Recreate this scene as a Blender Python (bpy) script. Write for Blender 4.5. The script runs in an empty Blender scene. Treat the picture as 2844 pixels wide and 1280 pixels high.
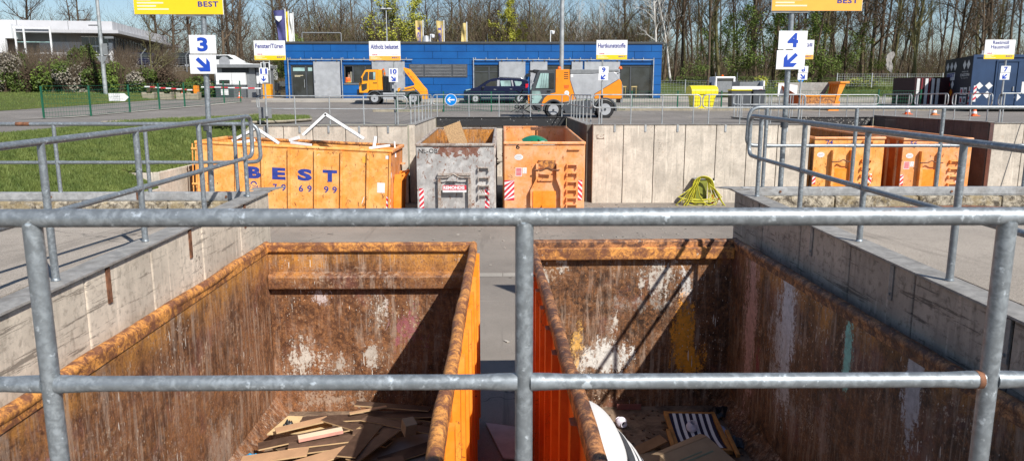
import bpy, math, random
from mathutils import Vector as V, Matrix, noise as mnoise
R=math.radians
C=bpy.context.scene.collection
SC=bpy.context.scene
# ------------------------------------------------------------------ mesh builder
class M:
    def __init__(s): s.v=[];s.f=[];s.mi=[];s.m=0;s.T=None
    def mat(s,i): s.m=i; return s
    def add(s,vs,fs):
        o=len(s.v)
        for p in vs:
            p=V(p); s.v.append(tuple(s.T@p if s.T else p))
        for f in fs: s.f.append([o+i for i in f]); s.mi.append(s.m)
        return s
    def box(s,x0,x1,y0,y1,z0,z1):
        return s.add([(x0,y0,z0),(x1,y0,z0),(x1,y1,z0),(x0,y1,z0),(x0,y0,z1),(x1,y0,z1),(x1,y1,z1),(x0,y1,z1)],
          [(0,3,2,1),(4,5,6,7),(0,1,5,4),(1,2,6,5),(2,3,7,6),(3,0,4,7)])
    def obox(s,c,size,rot=None):
        hx,hy,hz=[k/2 for k in size]; R3=rot or Matrix.Identity(3); c=V(c)
        vs=[c+R3@V(p) for p in [(-hx,-hy,-hz),(hx,-hy,-hz),(hx,hy,-hz),(-hx,hy,-hz),(-hx,-hy,hz),(hx,-hy,hz),(hx,hy,hz),(-hx,hy,hz)]]
        return s.add(vs,[(0,3,2,1),(4,5,6,7),(0,1,5,4),(1,2,6,5),(2,3,7,6),(3,0,4,7)])
    def prism(s,pts,d0,d1,plane='xz'):
        n=len(pts)
        def P(a,b,d): return (a,d,b) if plane=='xz' else ((d,a,b) if plane=='yz' else (a,b,d))
        vs=[P(a,b,d0) for a,b in pts]+[P(a,b,d1) for a,b in pts]
        fs=[list(range(n))[::-1],list(range(n,2*n))]+[(i,(i+1)%n,n+(i+1)%n,n+i) for i in range(n)]
        return s.add(vs,fs)
    def poly(s,pts): return s.add(pts,[list(range(len(pts)))])
    def tube(s,path,r,n=10,closed=False,caps=True):
        P=[V(p) for p in path]; k=len(P); rs=r if isinstance(r,(list,tuple)) else [r]*k
        rings=[]; prev=None
        for i in range(k):
            if closed: t=(P[(i+1)%k]-P[i-1])
            else: t=P[min(i+1,k-1)]-P[max(i-1,0)]
            t.normalize()
            if prev is None:
                a=V((0,0,1)) if abs(t.z)<.9 else V((1,0,0)); u=t.cross(a).normalized()
            else: u=(prev-t*prev.dot(t)); u=u.normalized() if u.length>1e-6 else t.orthogonal().normalized()
            prev=u; w=t.cross(u)
            rings.append([P[i]+(u*math.cos(2*math.pi*j/n)+w*math.sin(2*math.pi*j/n))*rs[i] for j in range(n)])
        vs=[p for q in rings for p in q]; fs=[]
        for i in range(k if closed else k-1):
            b=(i+1)%k
            for j in range(n): fs.append((i*n+j,i*n+(j+1)%n,b*n+(j+1)%n,b*n+j))
        if caps and not closed: fs+= [list(range(n))[::-1],[(k-1)*n+j for j in range(n)]]
        return s.add(vs,fs)
    def cyl(s,p0,p1,r0,r1=None,n=12): return s.tube([p0,p1],[r0,r0 if r1 is None else r1],n)
    def lathe(s,prof,c=(0,0,0),axis='z',n=20):
        c=V(c); vs=[]; fs=[]; k=len(prof)
        for r,h in prof:
            for j in range(n):
                a=2*math.pi*j/n; x,y=r*math.cos(a),r*math.sin(a)
                vs.append(c+(V((x,y,h)) if axis=='z' else V((x,h,y)) if axis=='y' else V((h,x,y))))
        for i in range(k-1):
            for j in range(n): fs.append((i*n+j,i*n+(j+1)%n,(i+1)*n+(j+1)%n,(i+1)*n+j))
        fs+=[list(range(n)),[(k-1)*n+j for j in range(n)]]
        return s.add(vs,fs)
    def build(s,name,mats,parent=None,smooth=0,bevel=0,fix=True,label=None):
        me=bpy.data.meshes.new(name); me.from_pydata(s.v,[],s.f)
        if not isinstance(mats,(list,tuple)): mats=[mats]
        for m in mats: me.materials.append(m)
        me.polygons.foreach_set('material_index',s.mi)
        if fix:
            import bmesh
            b=bmesh.new(); b.from_mesh(me); bmesh.ops.recalc_face_normals(b,faces=b.faces[:]); b.to_mesh(me); b.free()
        if smooth:
            me.polygons.foreach_set('use_smooth',[True]*len(me.polygons)); me.set_sharp_from_angle(angle=R(smooth))
        me.update()
        o=bpy.data.objects.new(name,me); C.objects.link(o)
        if parent: o.parent=parent
        if bevel:
            b=o.modifiers.new('bevel','BEVEL'); b.width=bevel; b.segments=2; b.limit_method='ANGLE'; b.angle_limit=R(40)
        if label: o['label']=label
        return o
def tag(o,label=None,cat=None,group=None,kind=None):
    if label:o['label']=label
    if cat:o['category']=cat
    if group:o['group']=group
    if kind:o['kind']=kind
    return o
def thing(name,label,cat,loc=(0,0,0),rot=(0,0,0),group=None):
    o=bpy.data.objects.new(name,None); C.objects.link(o); o.empty_display_size=.2
    o.location=loc; o.rotation_euler=rot
    return tag(o,label,cat,group)
def dup(o,parent=None,**kw):
    c=o.copy(); C.objects.link(c); c.parent=parent
    for ch in list(o.children): dup(ch,c)
    for k,v in kw.items():
        if k in('label','group'): c[k]=v
        else: setattr(c,k,v)
    return c
def bentloop(pts,r=.12,k=6):
    """rounded polyline"""
    P=[V(p) for p in pts]; out=[P[0]]
    for i in range(1,len(P)-1):
        a=(P[i-1]-P[i]); b=(P[i+1]-P[i]); d=min(r,a.length*.49,b.length*.49); a.normalize(); b.normalize()
        p0=P[i]+a*d; p1=P[i]+b*d
        for j in range(k+1):
            t=j/k; out.append((1-t)**2*p0+2*t*(1-t)*P[i]+t*t*p1)
    out.append(P[-1]); return out
_tc={}
def text_geo(body,bold=0.0,spacing=1.0):
    key=(body,bold,spacing)
    if key in _tc: return _tc[key]
    cu=bpy.data.curves.new('t','FONT'); cu.body=body; cu.size=1; cu.offset=bold; cu.space_character=spacing
    cu.resolution_u=3; cu.extrude=.0; cu.align_x='CENTER'
    ob=bpy.data.objects.new('t',cu); C.objects.link(ob)
    bpy.context.view_layer.update()
    me=bpy.data.meshes.new_from_object(ob.evaluated_get(bpy.context.evaluated_depsgraph_get()))
    vs=[v.co.copy() for v in me.vertices]; fs=[list(p.vertices) for p in me.polygons]
    x0=min(v.x for v in vs);x1=max(v.x for v in vs);y0=min(v.y for v in vs);y1=max(v.y for v in vs)
    bpy.data.objects.remove(ob); bpy.data.curves.remove(cu); bpy.data.meshes.remove(me)
    _tc[key]=(vs,fs,x0,x1,y0,y1); return _tc[key]
def text(m,body,x0,x1,z0,z1,y,bold=.02,spacing=1.0,T=None,slant=0):
    """fit the text into the rectangle x0..x1, z0..z1 on plane y (reads from -y)"""
    vs,fs,a,b,c,d=text_geo(body,bold,spacing)
    sx=(x1-x0)/(b-a); sz=(z1-z0)/(d-c)
    m.add([(x0+(v.x-a)*sx+slant*(v.y-c)*sz,y,z0+(v.y-c)*sz) for v in vs],fs)
# ------------------------------------------------------------------ ground height of the upper level
GK=[(-50,.3),(22,.3),(26,.385),(36,.30),(50,.72),(58,1.05),(63,1.12),(80,3.0),(140,6.0),(520,9.0)]
def g(y):
    if y<=GK[0][0]: return GK[0][1]
    for (a,u),(b,v) in zip(GK,GK[1:]):
        if y<=b: return u+(v-u)*(y-a)/(b-a)
    return GK[-1][1]
def clip(poly,y0,y1):
    def half(P,f):
        out=[]
        for i in range(len(P)):
            a,b=P[i],P[(i+1)%len(P)]; fa,fb=f(a),f(b)
            if fa>=0: out.append(a)
            if fa*fb<0:
                t=fa/(fa-fb); out.append((a[0]+(b[0]-a[0])*t,a[1]+(b[1]-a[1])*t))
        return out
    P=half(poly,lambda p:p[1]-y0)
    if len(P)>2: P=half(P,lambda p:y1-p[1])
    return P if len(P)>2 else None
def drape(m,poly,off):
    ks=[k[0] for k in GK]
    for a,b in zip(ks,ks[1:]):
        P=clip(poly,a,b)
        if P: m.poly([(x,y,g(y)+off) for x,y in P])
# ------------------------------------------------------------------ materials
class N:
    def __init__(s,name):
        s.m=bpy.data.materials.new(name); s.m.use_nodes=True; s.t=s.m.node_tree; s.b=s.t.nodes['Principled BSDF']
        s.geo=None; s.tc=None
    def n(s,ty,**k):
        o=s.t.nodes.new(ty)
        for a,b in k.items(): setattr(o,a,b)
        return o
    def l(s,a,b): s.t.links.new(a,b)
    def set(s,sock,v):
        if isinstance(v,bpy.types.NodeSocket): s.l(v,sock)
        elif isinstance(v,(tuple,list)) and len(v)==3 and sock.type=='RGBA': sock.default_value=(*v,1)
        else: sock.default_value=v
    def pos(s):
        if not s.geo: s.geo=s.n('ShaderNodeNewGeometry')
        return s.geo.outputs['Position']
    def nor(s): s.pos(); return s.geo.outputs['Normal']
    def obj(s):
        if not s.tc: s.tc=s.n('ShaderNodeTexCoord')
        return s.tc.outputs['Object']
    def vec(s,v,scale=(1,1,1),loc=(0,0,0)):
        m=s.n('ShaderNodeMapping'); s.l(v,m.inputs[0]); m.inputs['Scale'].default_value=scale; m.inputs['Location'].default_value=loc; return m.outputs[0]
    def noise(s,v,scale,det=4,rough=.55,dist=0,loc=None,color=False):
        if loc: v=s.vec(v,loc=loc)
        m=s.n('ShaderNodeTexNoise'); s.l(v,m.inputs['Vector']); m.inputs['Scale'].default_value=scale; m.inputs['Detail'].default_value=det
        m.inputs['Roughness'].default_value=rough; m.inputs['Distortion'].default_value=dist
        return m.outputs['Color' if color else 'Fac']
    def vor(s,v,scale,feat='F1',out='Distance'):
        m=s.n('ShaderNodeTexVoronoi',feature=feat); s.l(v,m.inputs['Vector']); m.inputs['Scale'].default_value=scale; return m.outputs[out]
    def ramp(s,f,st,interp='LINEAR'):
        r=s.n('ShaderNodeValToRGB'); s.set(r.inputs[0],f); e=r.color_ramp.elements; r.color_ramp.interpolation=interp
        while len(e)<len(st): e.new(.5)
        for i,(p,c) in enumerate(st):
            e[i].position=p; e[i].color=(c,c,c,1) if isinstance(c,(int,float)) else (*c,1)
        return r.outputs[0]
    def step(s,f,a,b):
        m=s.n('ShaderNodeMapRange'); s.set(m.inputs[0],f); m.inputs[1].default_value=a; m.inputs[2].default_value=b; m.interpolation_type='SMOOTHSTEP'; return m.outputs[0]
    def math(s,op,a,b=0,c=0):
        m=s.n('ShaderNodeMath',operation=op); s.set(m.inputs[0],a); s.set(m.inputs[1],b)
        if op=='MULTIPLY_ADD': s.set(m.inputs[2],c)
        return m.outputs[0]
    def mix(s,f,a,b,mode='MIX'):
        m=s.n('ShaderNodeMix',data_type='RGBA',blend_type=mode); s.set(m.inputs[0],f); s.set(m.inputs[6],a); s.set(m.inputs[7],b); return m.outputs[2]
    def xyz(s,v):
        m=s.n('ShaderNodeSeparateXYZ'); s.l(v,m.inputs[0]); return m.outputs
    def warp(s,v,amt,sc=1.3):
        nz=s.noise(v,sc,4,.6,color=True); a=s.n('ShaderNodeVectorMath',operation='SUBTRACT'); s.l(nz,a.inputs[0]); a.inputs[1].default_value=(.5,.5,.5)
        b=s.n('ShaderNodeVectorMath',operation='MULTIPLY_ADD'); s.l(a.outputs[0],b.inputs[0]); b.inputs[1].default_value=(amt,)*3; s.l(v,b.inputs[2]); return b.outputs[0]
    def bump(s,h,st=.3,d=.01):
        m=s.n('ShaderNodeBump'); m.inputs['Strength'].default_value=st; m.inputs['Distance'].default_value=d; s.set(m.inputs['Height'],h); s.l(m.outputs[0],s.b.inputs['Normal'])
    def out(s,col=None,rough=None,metal=None,spec=None):
        if col is not None: s.set(s.b.inputs['Base Color'],col)
        if rough is not None: s.set(s.b.inputs['Roughness'],rough)
        if metal is not None: s.set(s.b.inputs['Metallic'],metal)
        if spec is not None: s.b.inputs['Specular IOR Level'].default_value=spec
        return s.m
def plain(name,col,rough=.6,metal=0,var=.12,scale=6,spec=.4,dirt=0):
    n=N(name); p=n.obj(); a=n.noise(p,scale,5,.6)
    c=n.mix(n.step(a,.3,.7),tuple(k*(1-var) for k in col),tuple(min(1,k*(1+var)) for k in col))
    if dirt: c=n.mix(n.math('MULTIPLY',n.step(n.noise(p,scale*.7,8,.7,loc=(5,3,1)),.52,.72),dirt),c,(.09,.06,.04))
    return n.out(c,rough,metal,spec)
def galv(name,base=(.36,.39,.42),rust=.0):
    n=N(name); p=n.pos(); a=n.noise(p,38,5,.65,.4); b=n.noise(p,7,5,.6,loc=(3,1,2)); sp=n.noise(p,160,3,.6)
    c=n.mix(n.step(a,.38,.66),tuple(k*.74 for k in base),tuple(k*1.2 for k in base))
    c=n.mix(n.step(b,.45,.7),c,tuple(k*.8 for k in base))
    c=n.mix(n.step(n.noise(p,26,4,.6,loc=(9,2,4)),.62,.7),c,tuple(min(1,k*1.9) for k in base))
    r=n.step(n.noise(p,5.5,8,.75,loc=(1,7,3)),.655-rust,.71-rust)
    c=n.mix(r,c,(.16,.062,.026))
    n.bump(n.math('ADD',a,n.math('MULTIPLY',sp,.4)),.22,.003)
    return n.out(c,n.math('MULTIPLY_ADD',a,.3,.33),n.math('MULTIPLY_ADD',r,-.5,.55))
MT={}
MT['galv']=galv('galvanised_steel',(.29,.32,.345))
MT['galv_far']=plain('galvanised_light',(.40,.42,.43),.45,.35,.25,3)
def platem(name,base):
    n=N(name); p=n.pos(); a=n.noise(p,9,8,.7,.4); b=n.noise(p,3,6,.7,loc=(2,5,1)); f=n.noise(p,60,5,.7)
    c=n.mix(n.step(a,.36,.66),tuple(k*.75 for k in base),tuple(k*1.2 for k in base)); c=n.mix(n.math('MULTIPLY',n.step(b,.5,.68),.5),c,(.16,.14,.12))
    c=n.mix(n.step(n.noise(p,7,7,.75,loc=(8,8,8)),.66,.70),c,(.55,.53,.5)); c=n.mix(n.step(n.noise(p,6,8,.75,loc=(1,9,4)),.67,.70),c,(.15,.07,.035)); c=n.mix(n.math('MULTIPLY',n.step(f,.55,.7),.5),c,tuple(k*.5 for k in base))
    n.bump(a,.2,.003); return n.out(c,.55,.12,.4)
MT['galv_dark']=platem('weathered_steel_plate',(.31,.295,.275)); MT['beam']=platem('grey_steel_beam',(.34,.345,.35))
MT['rust']=plain('brown_rusted_steel',(.17,.075,.04),.75,0,.5,18)
MT['rubber']=plain('black_rubber',(.018,.018,.02),.7)
MT['black']=plain('black_plastic',(.02,.021,.024),.45)
MT['dgrey']=plain('dark_grey_paint',(.06,.066,.075),.5)
MT['mgrey']=plain('mid_grey_paint',(.2,.21,.22),.5)
MT['white']=plain('white_paint',(.78,.79,.8),.45,var=.04)
MT['whitep']=plain('white_plastic',(.8,.8,.8),.35,var=.05)
MT['signyellow']=plain('sign_yellow',(.84,.56,.015),.5,var=.03)
MT['signorange']=plain('sign_orange',(.84,.42,.06),.5,var=.03)
MT['blueink']=plain('blue_lettering',(.01,.06,.42),.5,var=.05)
MT['skipink']=plain('faded_blue_lettering',(.03,.05,.27),.5,var=.25)
MT['navyink']=plain('navy_lettering',(.03,.035,.25),.5,var=.05)
MT['redink']=plain('red_lettering',(.62,.03,.05),.5,var=.05)
MT['greyink']=plain('grey_lettering',(.5,.45,.46),.5,var=.05)
MT['paleink']=plain('cream_lettering',(.85,.75,.5),.5,var=.05)
MT['blackink']=plain('black_lettering',(.02,.02,.02),.5)
MT['hazwhite']=plain('marker_white',(.72,.72,.72),.4,var=.06)
MT['green']=plain('green_fence_paint',(.012,.10,.055),.45)
MT['silver']=plain('silver_panel',(.42,.43,.45),.4,.25,.12,2,dirt=.25)
MT['chrome']=plain('bare_metal',(.55,.55,.56),.3,.8)
MT['vehorange']=plain('municipal_orange_paint',(.83,.26,.015),.35,var=.06,scale=3,dirt=.3)
MT['truckorange']=plain('amber_orange_paint',(.85,.34,.015),.38,var=.07,scale=4,dirt=.4)
MT['navy']=plain('navy_car_paint',(.012,.016,.05),.25,.3,.1)
MT['yellow']=plain('yellow_bin_plastic',(.85,.70,.02),.42,var=.06)
MT['amber']=plain('amber_lens',(.75,.13,.01),.25)
MT['redlens']=plain('red_lens',(.6,.01,.03),.25)
MT['bluepaint']=plain('round_sign_blue',(.0,.2,.62),.4,var=.03)
MT['cream']=plain('cream_wall',(.62,.56,.42),.8,var=.08)
def glassm(name,col,rough=.08):
    n=N(name); p=n.obj(); a=n.noise(p,1.3,3,.5)
    return n.out(n.mix(n.step(a,.35,.65),tuple(k*.6 for k in col),tuple(k*1.4 for k in col)),rough,0,.8)
MT['glass']=glassm('dark_window_glass',(.02,.024,.028))
MT['tealglass']=glassm('pale_teal_window_glass',(.24,.36,.35),.15)
def concrete(name,base=(.42,.385,.33),dark=.5,streak=True,seed=0,board=0,dirt=.35):
    n=N(name); p=n.pos(); ob=n.obj()
    a=n.noise(p,1.7,9,.68,.3,loc=(seed,0,0)); b=n.noise(p,14,7,.7); st=n.noise(n.vec(p,(5,5,.35)),1.6,7,.65,loc=(0,seed,0)); fine=n.noise(p,90,4,.6)
    c=n.mix(n.step(a,.32,.7),tuple(k*.72 for k in base),tuple(k*1.2 for k in base))
    c=n.mix(n.math('MULTIPLY',n.step(st,.5,.72),.55),c,tuple(k*.42 for k in base))
    c=n.mix(n.math('MULTIPLY',n.step(n.noise(n.vec(p,(9,9,.5)),1.8,6,.6,loc=(4,4,seed)),.56,.7),.6),c,tuple(min(1,k*1.55) for k in base))
    c=n.mix(n.math('MULTIPLY',n.step(b,.50,.66),dirt),c,(.12,.095,.07))
    c=n.mix(n.math('MULTIPLY',n.step(n.noise(p,2.6,6,.7,loc=(8,seed,2)),.6,.74),.45),c,(.36,.20,.09))
    cr=n.math('MULTIPLY',n.step(n.noise(n.vec(p,(.8,.55,11)) ,1.9,8,.78,.12,loc=(seed,1,1)),.575,.6),board)
    c=n.mix(cr,c,(.06,.045,.035))
    sc=n.vor(n.warp(n.vec(p,(1.3,1.3,1.0)),1.6),.9,'DISTANCE_TO_EDGE')
    c=n.mix(n.math('MULTIPLY',n.math('LESS_THAN',sc,.003),n.step(n.noise(p,.9,2,.5,loc=(2,2,2)),.56,.66)),c,(.13,.1,.08))
    c=n.mix(n.math('MULTIPLY',n.step(fine,.6,.72),.4),c,tuple(k*.5 for k in base))
    rnd=n.n('ShaderNodeObjectInfo').outputs['Random']
    c=n.mix(.22,c,n.ramp(rnd,[(0,tuple(k*.8 for k in base)),(1,tuple(min(1,k*1.15) for k in base))]),'MIX')
    n.bump(n.math('ADD',n.math('MULTIPLY',b,.6),fine),.35,.006)
    return n.out(c,.88,0,.25)
MT['conc_far']=concrete('pale_concrete_panel',(.58,.515,.435),seed=1)
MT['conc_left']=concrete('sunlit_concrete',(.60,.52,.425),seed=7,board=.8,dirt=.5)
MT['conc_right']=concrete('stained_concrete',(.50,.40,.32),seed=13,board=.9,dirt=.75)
MT['conc_shade']=concrete('shade_dark_concrete',(.12,.108,.098),seed=23,board=.5,dirt=.6)  # darkened concrete: the shade on the right bay walls is in its colour
MT['conc_edge']=concrete('rough_concrete_edge',(.33,.29,.22),seed=3)
n=N('lichen_concrete'); p=n.pos(); a=n.noise(p,11,10,.78,.6); b=n.noise(p,3.1,8,.75,loc=(4,4,4)); f=n.noise(p,50,6,.75)
c=n.mix(n.step(a,.40,.60),(.07,.055,.04),(.50,.44,.34)); c=n.mix(n.math('MULTIPLY',n.step(b,.48,.6),.75),c,(.30,.23,.12)); c=n.mix(n.step(n.noise(p,8,9,.8,loc=(1,0,9)),.60,.64),c,(.62,.58,.5)); c=n.mix(n.math('MULTIPLY',n.step(f,.5,.66),.6),c,(.06,.05,.04)); n.bump(a,.8,.02)
MT['lichen']=n.out(c,.9)
def asphalt(name,base,spots=.5,grit=.5):
    n=N(name); p=n.pos(); a=n.noise(p,.35,7,.6); f=n.noise(p,120,3,.7); m=n.noise(p,3.2,8,.7,.5)
    c=n.mix(n.step(a,.3,.7),tuple(k*.8 for k in base),tuple(k*1.18 for k in base))
    c=n.mix(n.math('MULTIPLY',n.step(m,.55,.75),spots),c,tuple(k*.55 for k in base))
    c=n.mix(n.math('MULTIPLY',n.step(f,.5,.68),grit),c,tuple(min(1,k*1.75) for k in base)); c=n.mix(n.math('MULTIPLY',n.step(n.noise(p,75,5,.8,loc=(6,6,1)),.52,.62),grit),c,tuple(k*.45 for k in base)); c=n.mix(n.math('MULTIPLY',n.step(n.noise(p,1.1,9,.75,loc=(2,7,1)),.54,.64),.35),c,tuple(k*.6 for k in base))
    c=n.mix(n.step(n.noise(p,6.5,5,.6,loc=(3,9,0)),.71,.735),c,(.42,.41,.39))
    c=n.mix(n.math('MULTIPLY',n.step(n.noise(n.vec(p,(.3,3,1)),1.2,5,.6),.58,.7),.35),c,tuple(k*1.35 for k in base))
    c=n.mix(n.math('MULTIPLY',n.math('MULTIPLY',n.step(n.noise(n.warp(n.vec(p,(2.2,.10,1),(5,5,5)),.25,.3),1.3,6,.7),.54,.64),n.step(a,.4,.6)),.55),c,tuple(k*.5 for k in base)); c=n.mix(n.step(n.noise(p,1.9,5,.6,.5,loc=(14,3,1)),.70,.73),c,tuple(k*.3 for k in base))
    cr=n.vor(n.warp(n.vec(p,(.28,.4,1)),1.5,.9),.5,'DISTANCE_TO_EDGE')
    c=n.mix(n.math('MULTIPLY',n.math('MULTIPLY',n.math('LESS_THAN',cr,.0016),n.step(a,.5,.6)),.6),c,(.03,.03,.03))
    n.bump(f,.5,.006)
    return n.out(c,.9,0,.3)
MT['asphalt']=asphalt('worn_asphalt',(.20,.182,.166))
MT['yardfloor']=asphalt('yard_asphalt',(.235,.208,.182),.35)
MT['deckfloor']=asphalt('gravelly_deck_asphalt',(.33,.288,.245),.45,.85)
MT['paving']=asphalt('pale_pavement',(.36,.33,.29),.2)
def grassm(name,c1,c2,c3):
    n=N(name); p=n.pos(); a=n.noise(p,.5,7,.7); b=n.noise(p,9,7,.75,.6); f=n.noise(n.vec(p,(1,.6,1)),60,4,.7)
    c=n.mix(n.step(b,.3,.68),c1,c2); c=n.mix(n.math('MULTIPLY',n.step(a,.45,.7),.6),c,c3); c=n.mix(n.math('MULTIPLY',n.step(f,.45,.7),.5),c,tuple(k*.35 for k in c1))
    n.bump(n.math('ADD',b,f),.9,.05); return n.out(c,.85,0,.2)
MT['grass']=grassm('spring_grass',(.05,.075,.018),(.14,.18,.04),(.20,.18,.07))
MT['soil']=grassm('leaf_litter_ground',(.07,.05,.03),(.13,.095,.055),(.05,.07,.02))
def leafm(name,c1,c2,tr=.25):
    n=N(name); p=n.obj(); a=n.noise(p,2.2,4,.6); w=n.n('ShaderNodeTexWhiteNoise'); n.l(n.vec(p,(9,9,9)),w.inputs[0])
    n.out(n.mix(n.step(n.math('ADD',n.math('MULTIPLY',a,.6),n.math('MULTIPLY',w.outputs[0],.4)),.3,.7),c1,c2),.6,0,.25); return n.m
MT['blade']=leafm('grass_blades',(.05,.09,.02),(.20,.24,.065))
MT['ivy']=leafm('dark_evergreen_leaves',(.022,.045,.01),(.11,.15,.025))
MT['shrubgreen']=leafm('fresh_green_leaves',(.05,.09,.015),(.17,.23,.04))
MT['bud']=leafm('yellow_green_buds',(.24,.26,.03),(.46,.45,.06))
MT['blossom']=leafm('whitish_dry_leaves',(.14,.12,.09),(.34,.31,.26))
def barkm(name,c1,c2):
    n=N(name); p=n.obj(); a=n.noise(n.vec(p,(4,4,1)),3,5,.65)
    rnd=n.n('ShaderNodeObjectInfo').outputs['Random']
    c=n.mix(n.step(a,.35,.65),c1,c2); c=n.mix(n.math('MULTIPLY',rnd,.35),c,tuple(k*1.5 for k in c2)); return n.out(c,.9,0,.15)
MT['bark']=barkm('grey_brown_bark',(.05,.037,.026),(.135,.10,.07))
MT['barkd']=barkm('dark_brown_bark',(.03,.021,.015),(.09,.063,.043))
MT['birch']=barkm('white_birch_bark',(.30,.28,.25),(.6,.58,.55))
MT['moss']=barkm('mossy_bark',(.055,.048,.024),(.13,.12,.055))
def orange_ext(name,base,rust=.5,fade=(.85,.40,.2),metal=0):
    n=N(name); p=n.pos(); a=n.noise(p,2.2,8,.7,.4); s=n.noise(n.vec(p,(1,1,.5)),9,8,.75,.8); t=n.noise(n.vec(p,(6,6,.6)),2.6,6,.65,loc=(2,4,1)); f=n.noise(p,3.4,9,.8,1.6,loc=(7,7,2))
    c=n.mix(n.step(a,.38,.66),base,fade)
    c=n.mix(n.math('MULTIPLY',n.step(t,.55,.7),.35),c,tuple(k*.62 for k in base))
    c=n.mix(n.step(s,.66-rust*.12,.69-rust*.1),c,(.20,.075,.03))
    c=n.mix(n.math('MULTIPLY',n.step(f,.65-.06*rust,.665-.06*rust),.85),c,(.12,.04,.02))
    c=n.mix(n.math('MULTIPLY',n.step(n.noise(p,5,7,.7,1.2,loc=(1,2,8)),.69,.71),.8),c,(.75,.66,.58))
    lines=n.vor(n.warp(n.vec(p,(1.4,1.4,1.2)),2.2,1.8),1.6,'DISTANCE_TO_EDGE')
    c=n.mix(n.math('MULTIPLY',n.math('LESS_THAN',lines,.006),n.step(n.noise(p,2.3,3,.5,loc=(3,5,3)),.55,.62)),c,(.2,.06,.02))
    n.bump(n.noise(p,3.5,3,.5),.35,.03)
    return n.out(c,.5 if not metal else .42,metal,.4)
MT['skipo']=orange_ext('scratched_orange_paint',(.80,.31,.06),.62,(.84,.46,.17))
MT['skippink']=orange_ext('faded_salmon_orange_paint',(.78,.30,.085),.55,(.82,.43,.24))
MT['skipbright']=orange_ext('bright_orange_paint',(.82,.25,.015),.35,(.85,.33,.05))
MT['skipshadow']=orange_ext('shadow_deep_orange_paint',(.55,.085,.01),.3,(.70,.15,.02))  # deepened orange: shadow on the right skip's outside is mixed into the colour
MT['skipgrey']=orange_ext('dented_grey_paint',(.36,.345,.335),.8,(.60,.58,.56),.1)
MT['rim']=None
def rimm(name,base,dark,amt):
    n=N(name); p=n.pos(); a=n.noise(p,8,13,.8,.6); b=n.noise(p,34,8,.78,loc=(4,1,2)); q=n.noise(p,2.1,6,.7,loc=(9,4,2))
    c=n.mix(n.step(a,.43-amt,.57-amt),base,dark)
    c=n.mix(n.math('MULTIPLY',n.step(q,.48,.64),.7),c,tuple(k*.55 for k in dark))
    c=n.mix(n.math('MULTIPLY',n.step(b,.48,.62),.75),c,(.16,.06,.03))
    c=n.mix(n.math('MULTIPLY',n.step(n.noise(p,33,7,.75,loc=(2,9,1)),.58,.66),.6),c,tuple(min(1,k*1.25+.05) for k in base))
    c=n.mix(n.step(n.noise(p,12,8,.75,loc=(0,9,5)),.655,.68),c,(.62,.55,.45))
    n.bump(n.math('ADD',a,n.math('MULTIPLY',b,.5)),.6,.012); return n.out(c,n.math('MULTIPLY_ADD',b,.5,.3),0,.35)
MT['rim']=rimm('chipped_orange_rim',(.76,.33,.08),(.21,.085,.045),.005)
MT['rim2']=rimm('scraped_dark_rim',(.58,.26,.10),(.10,.05,.035),.02)
MT['rimgrey']=rimm('rusty_grey_rim',(.45,.42,.38),(.26,.14,.09),-.06)
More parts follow.
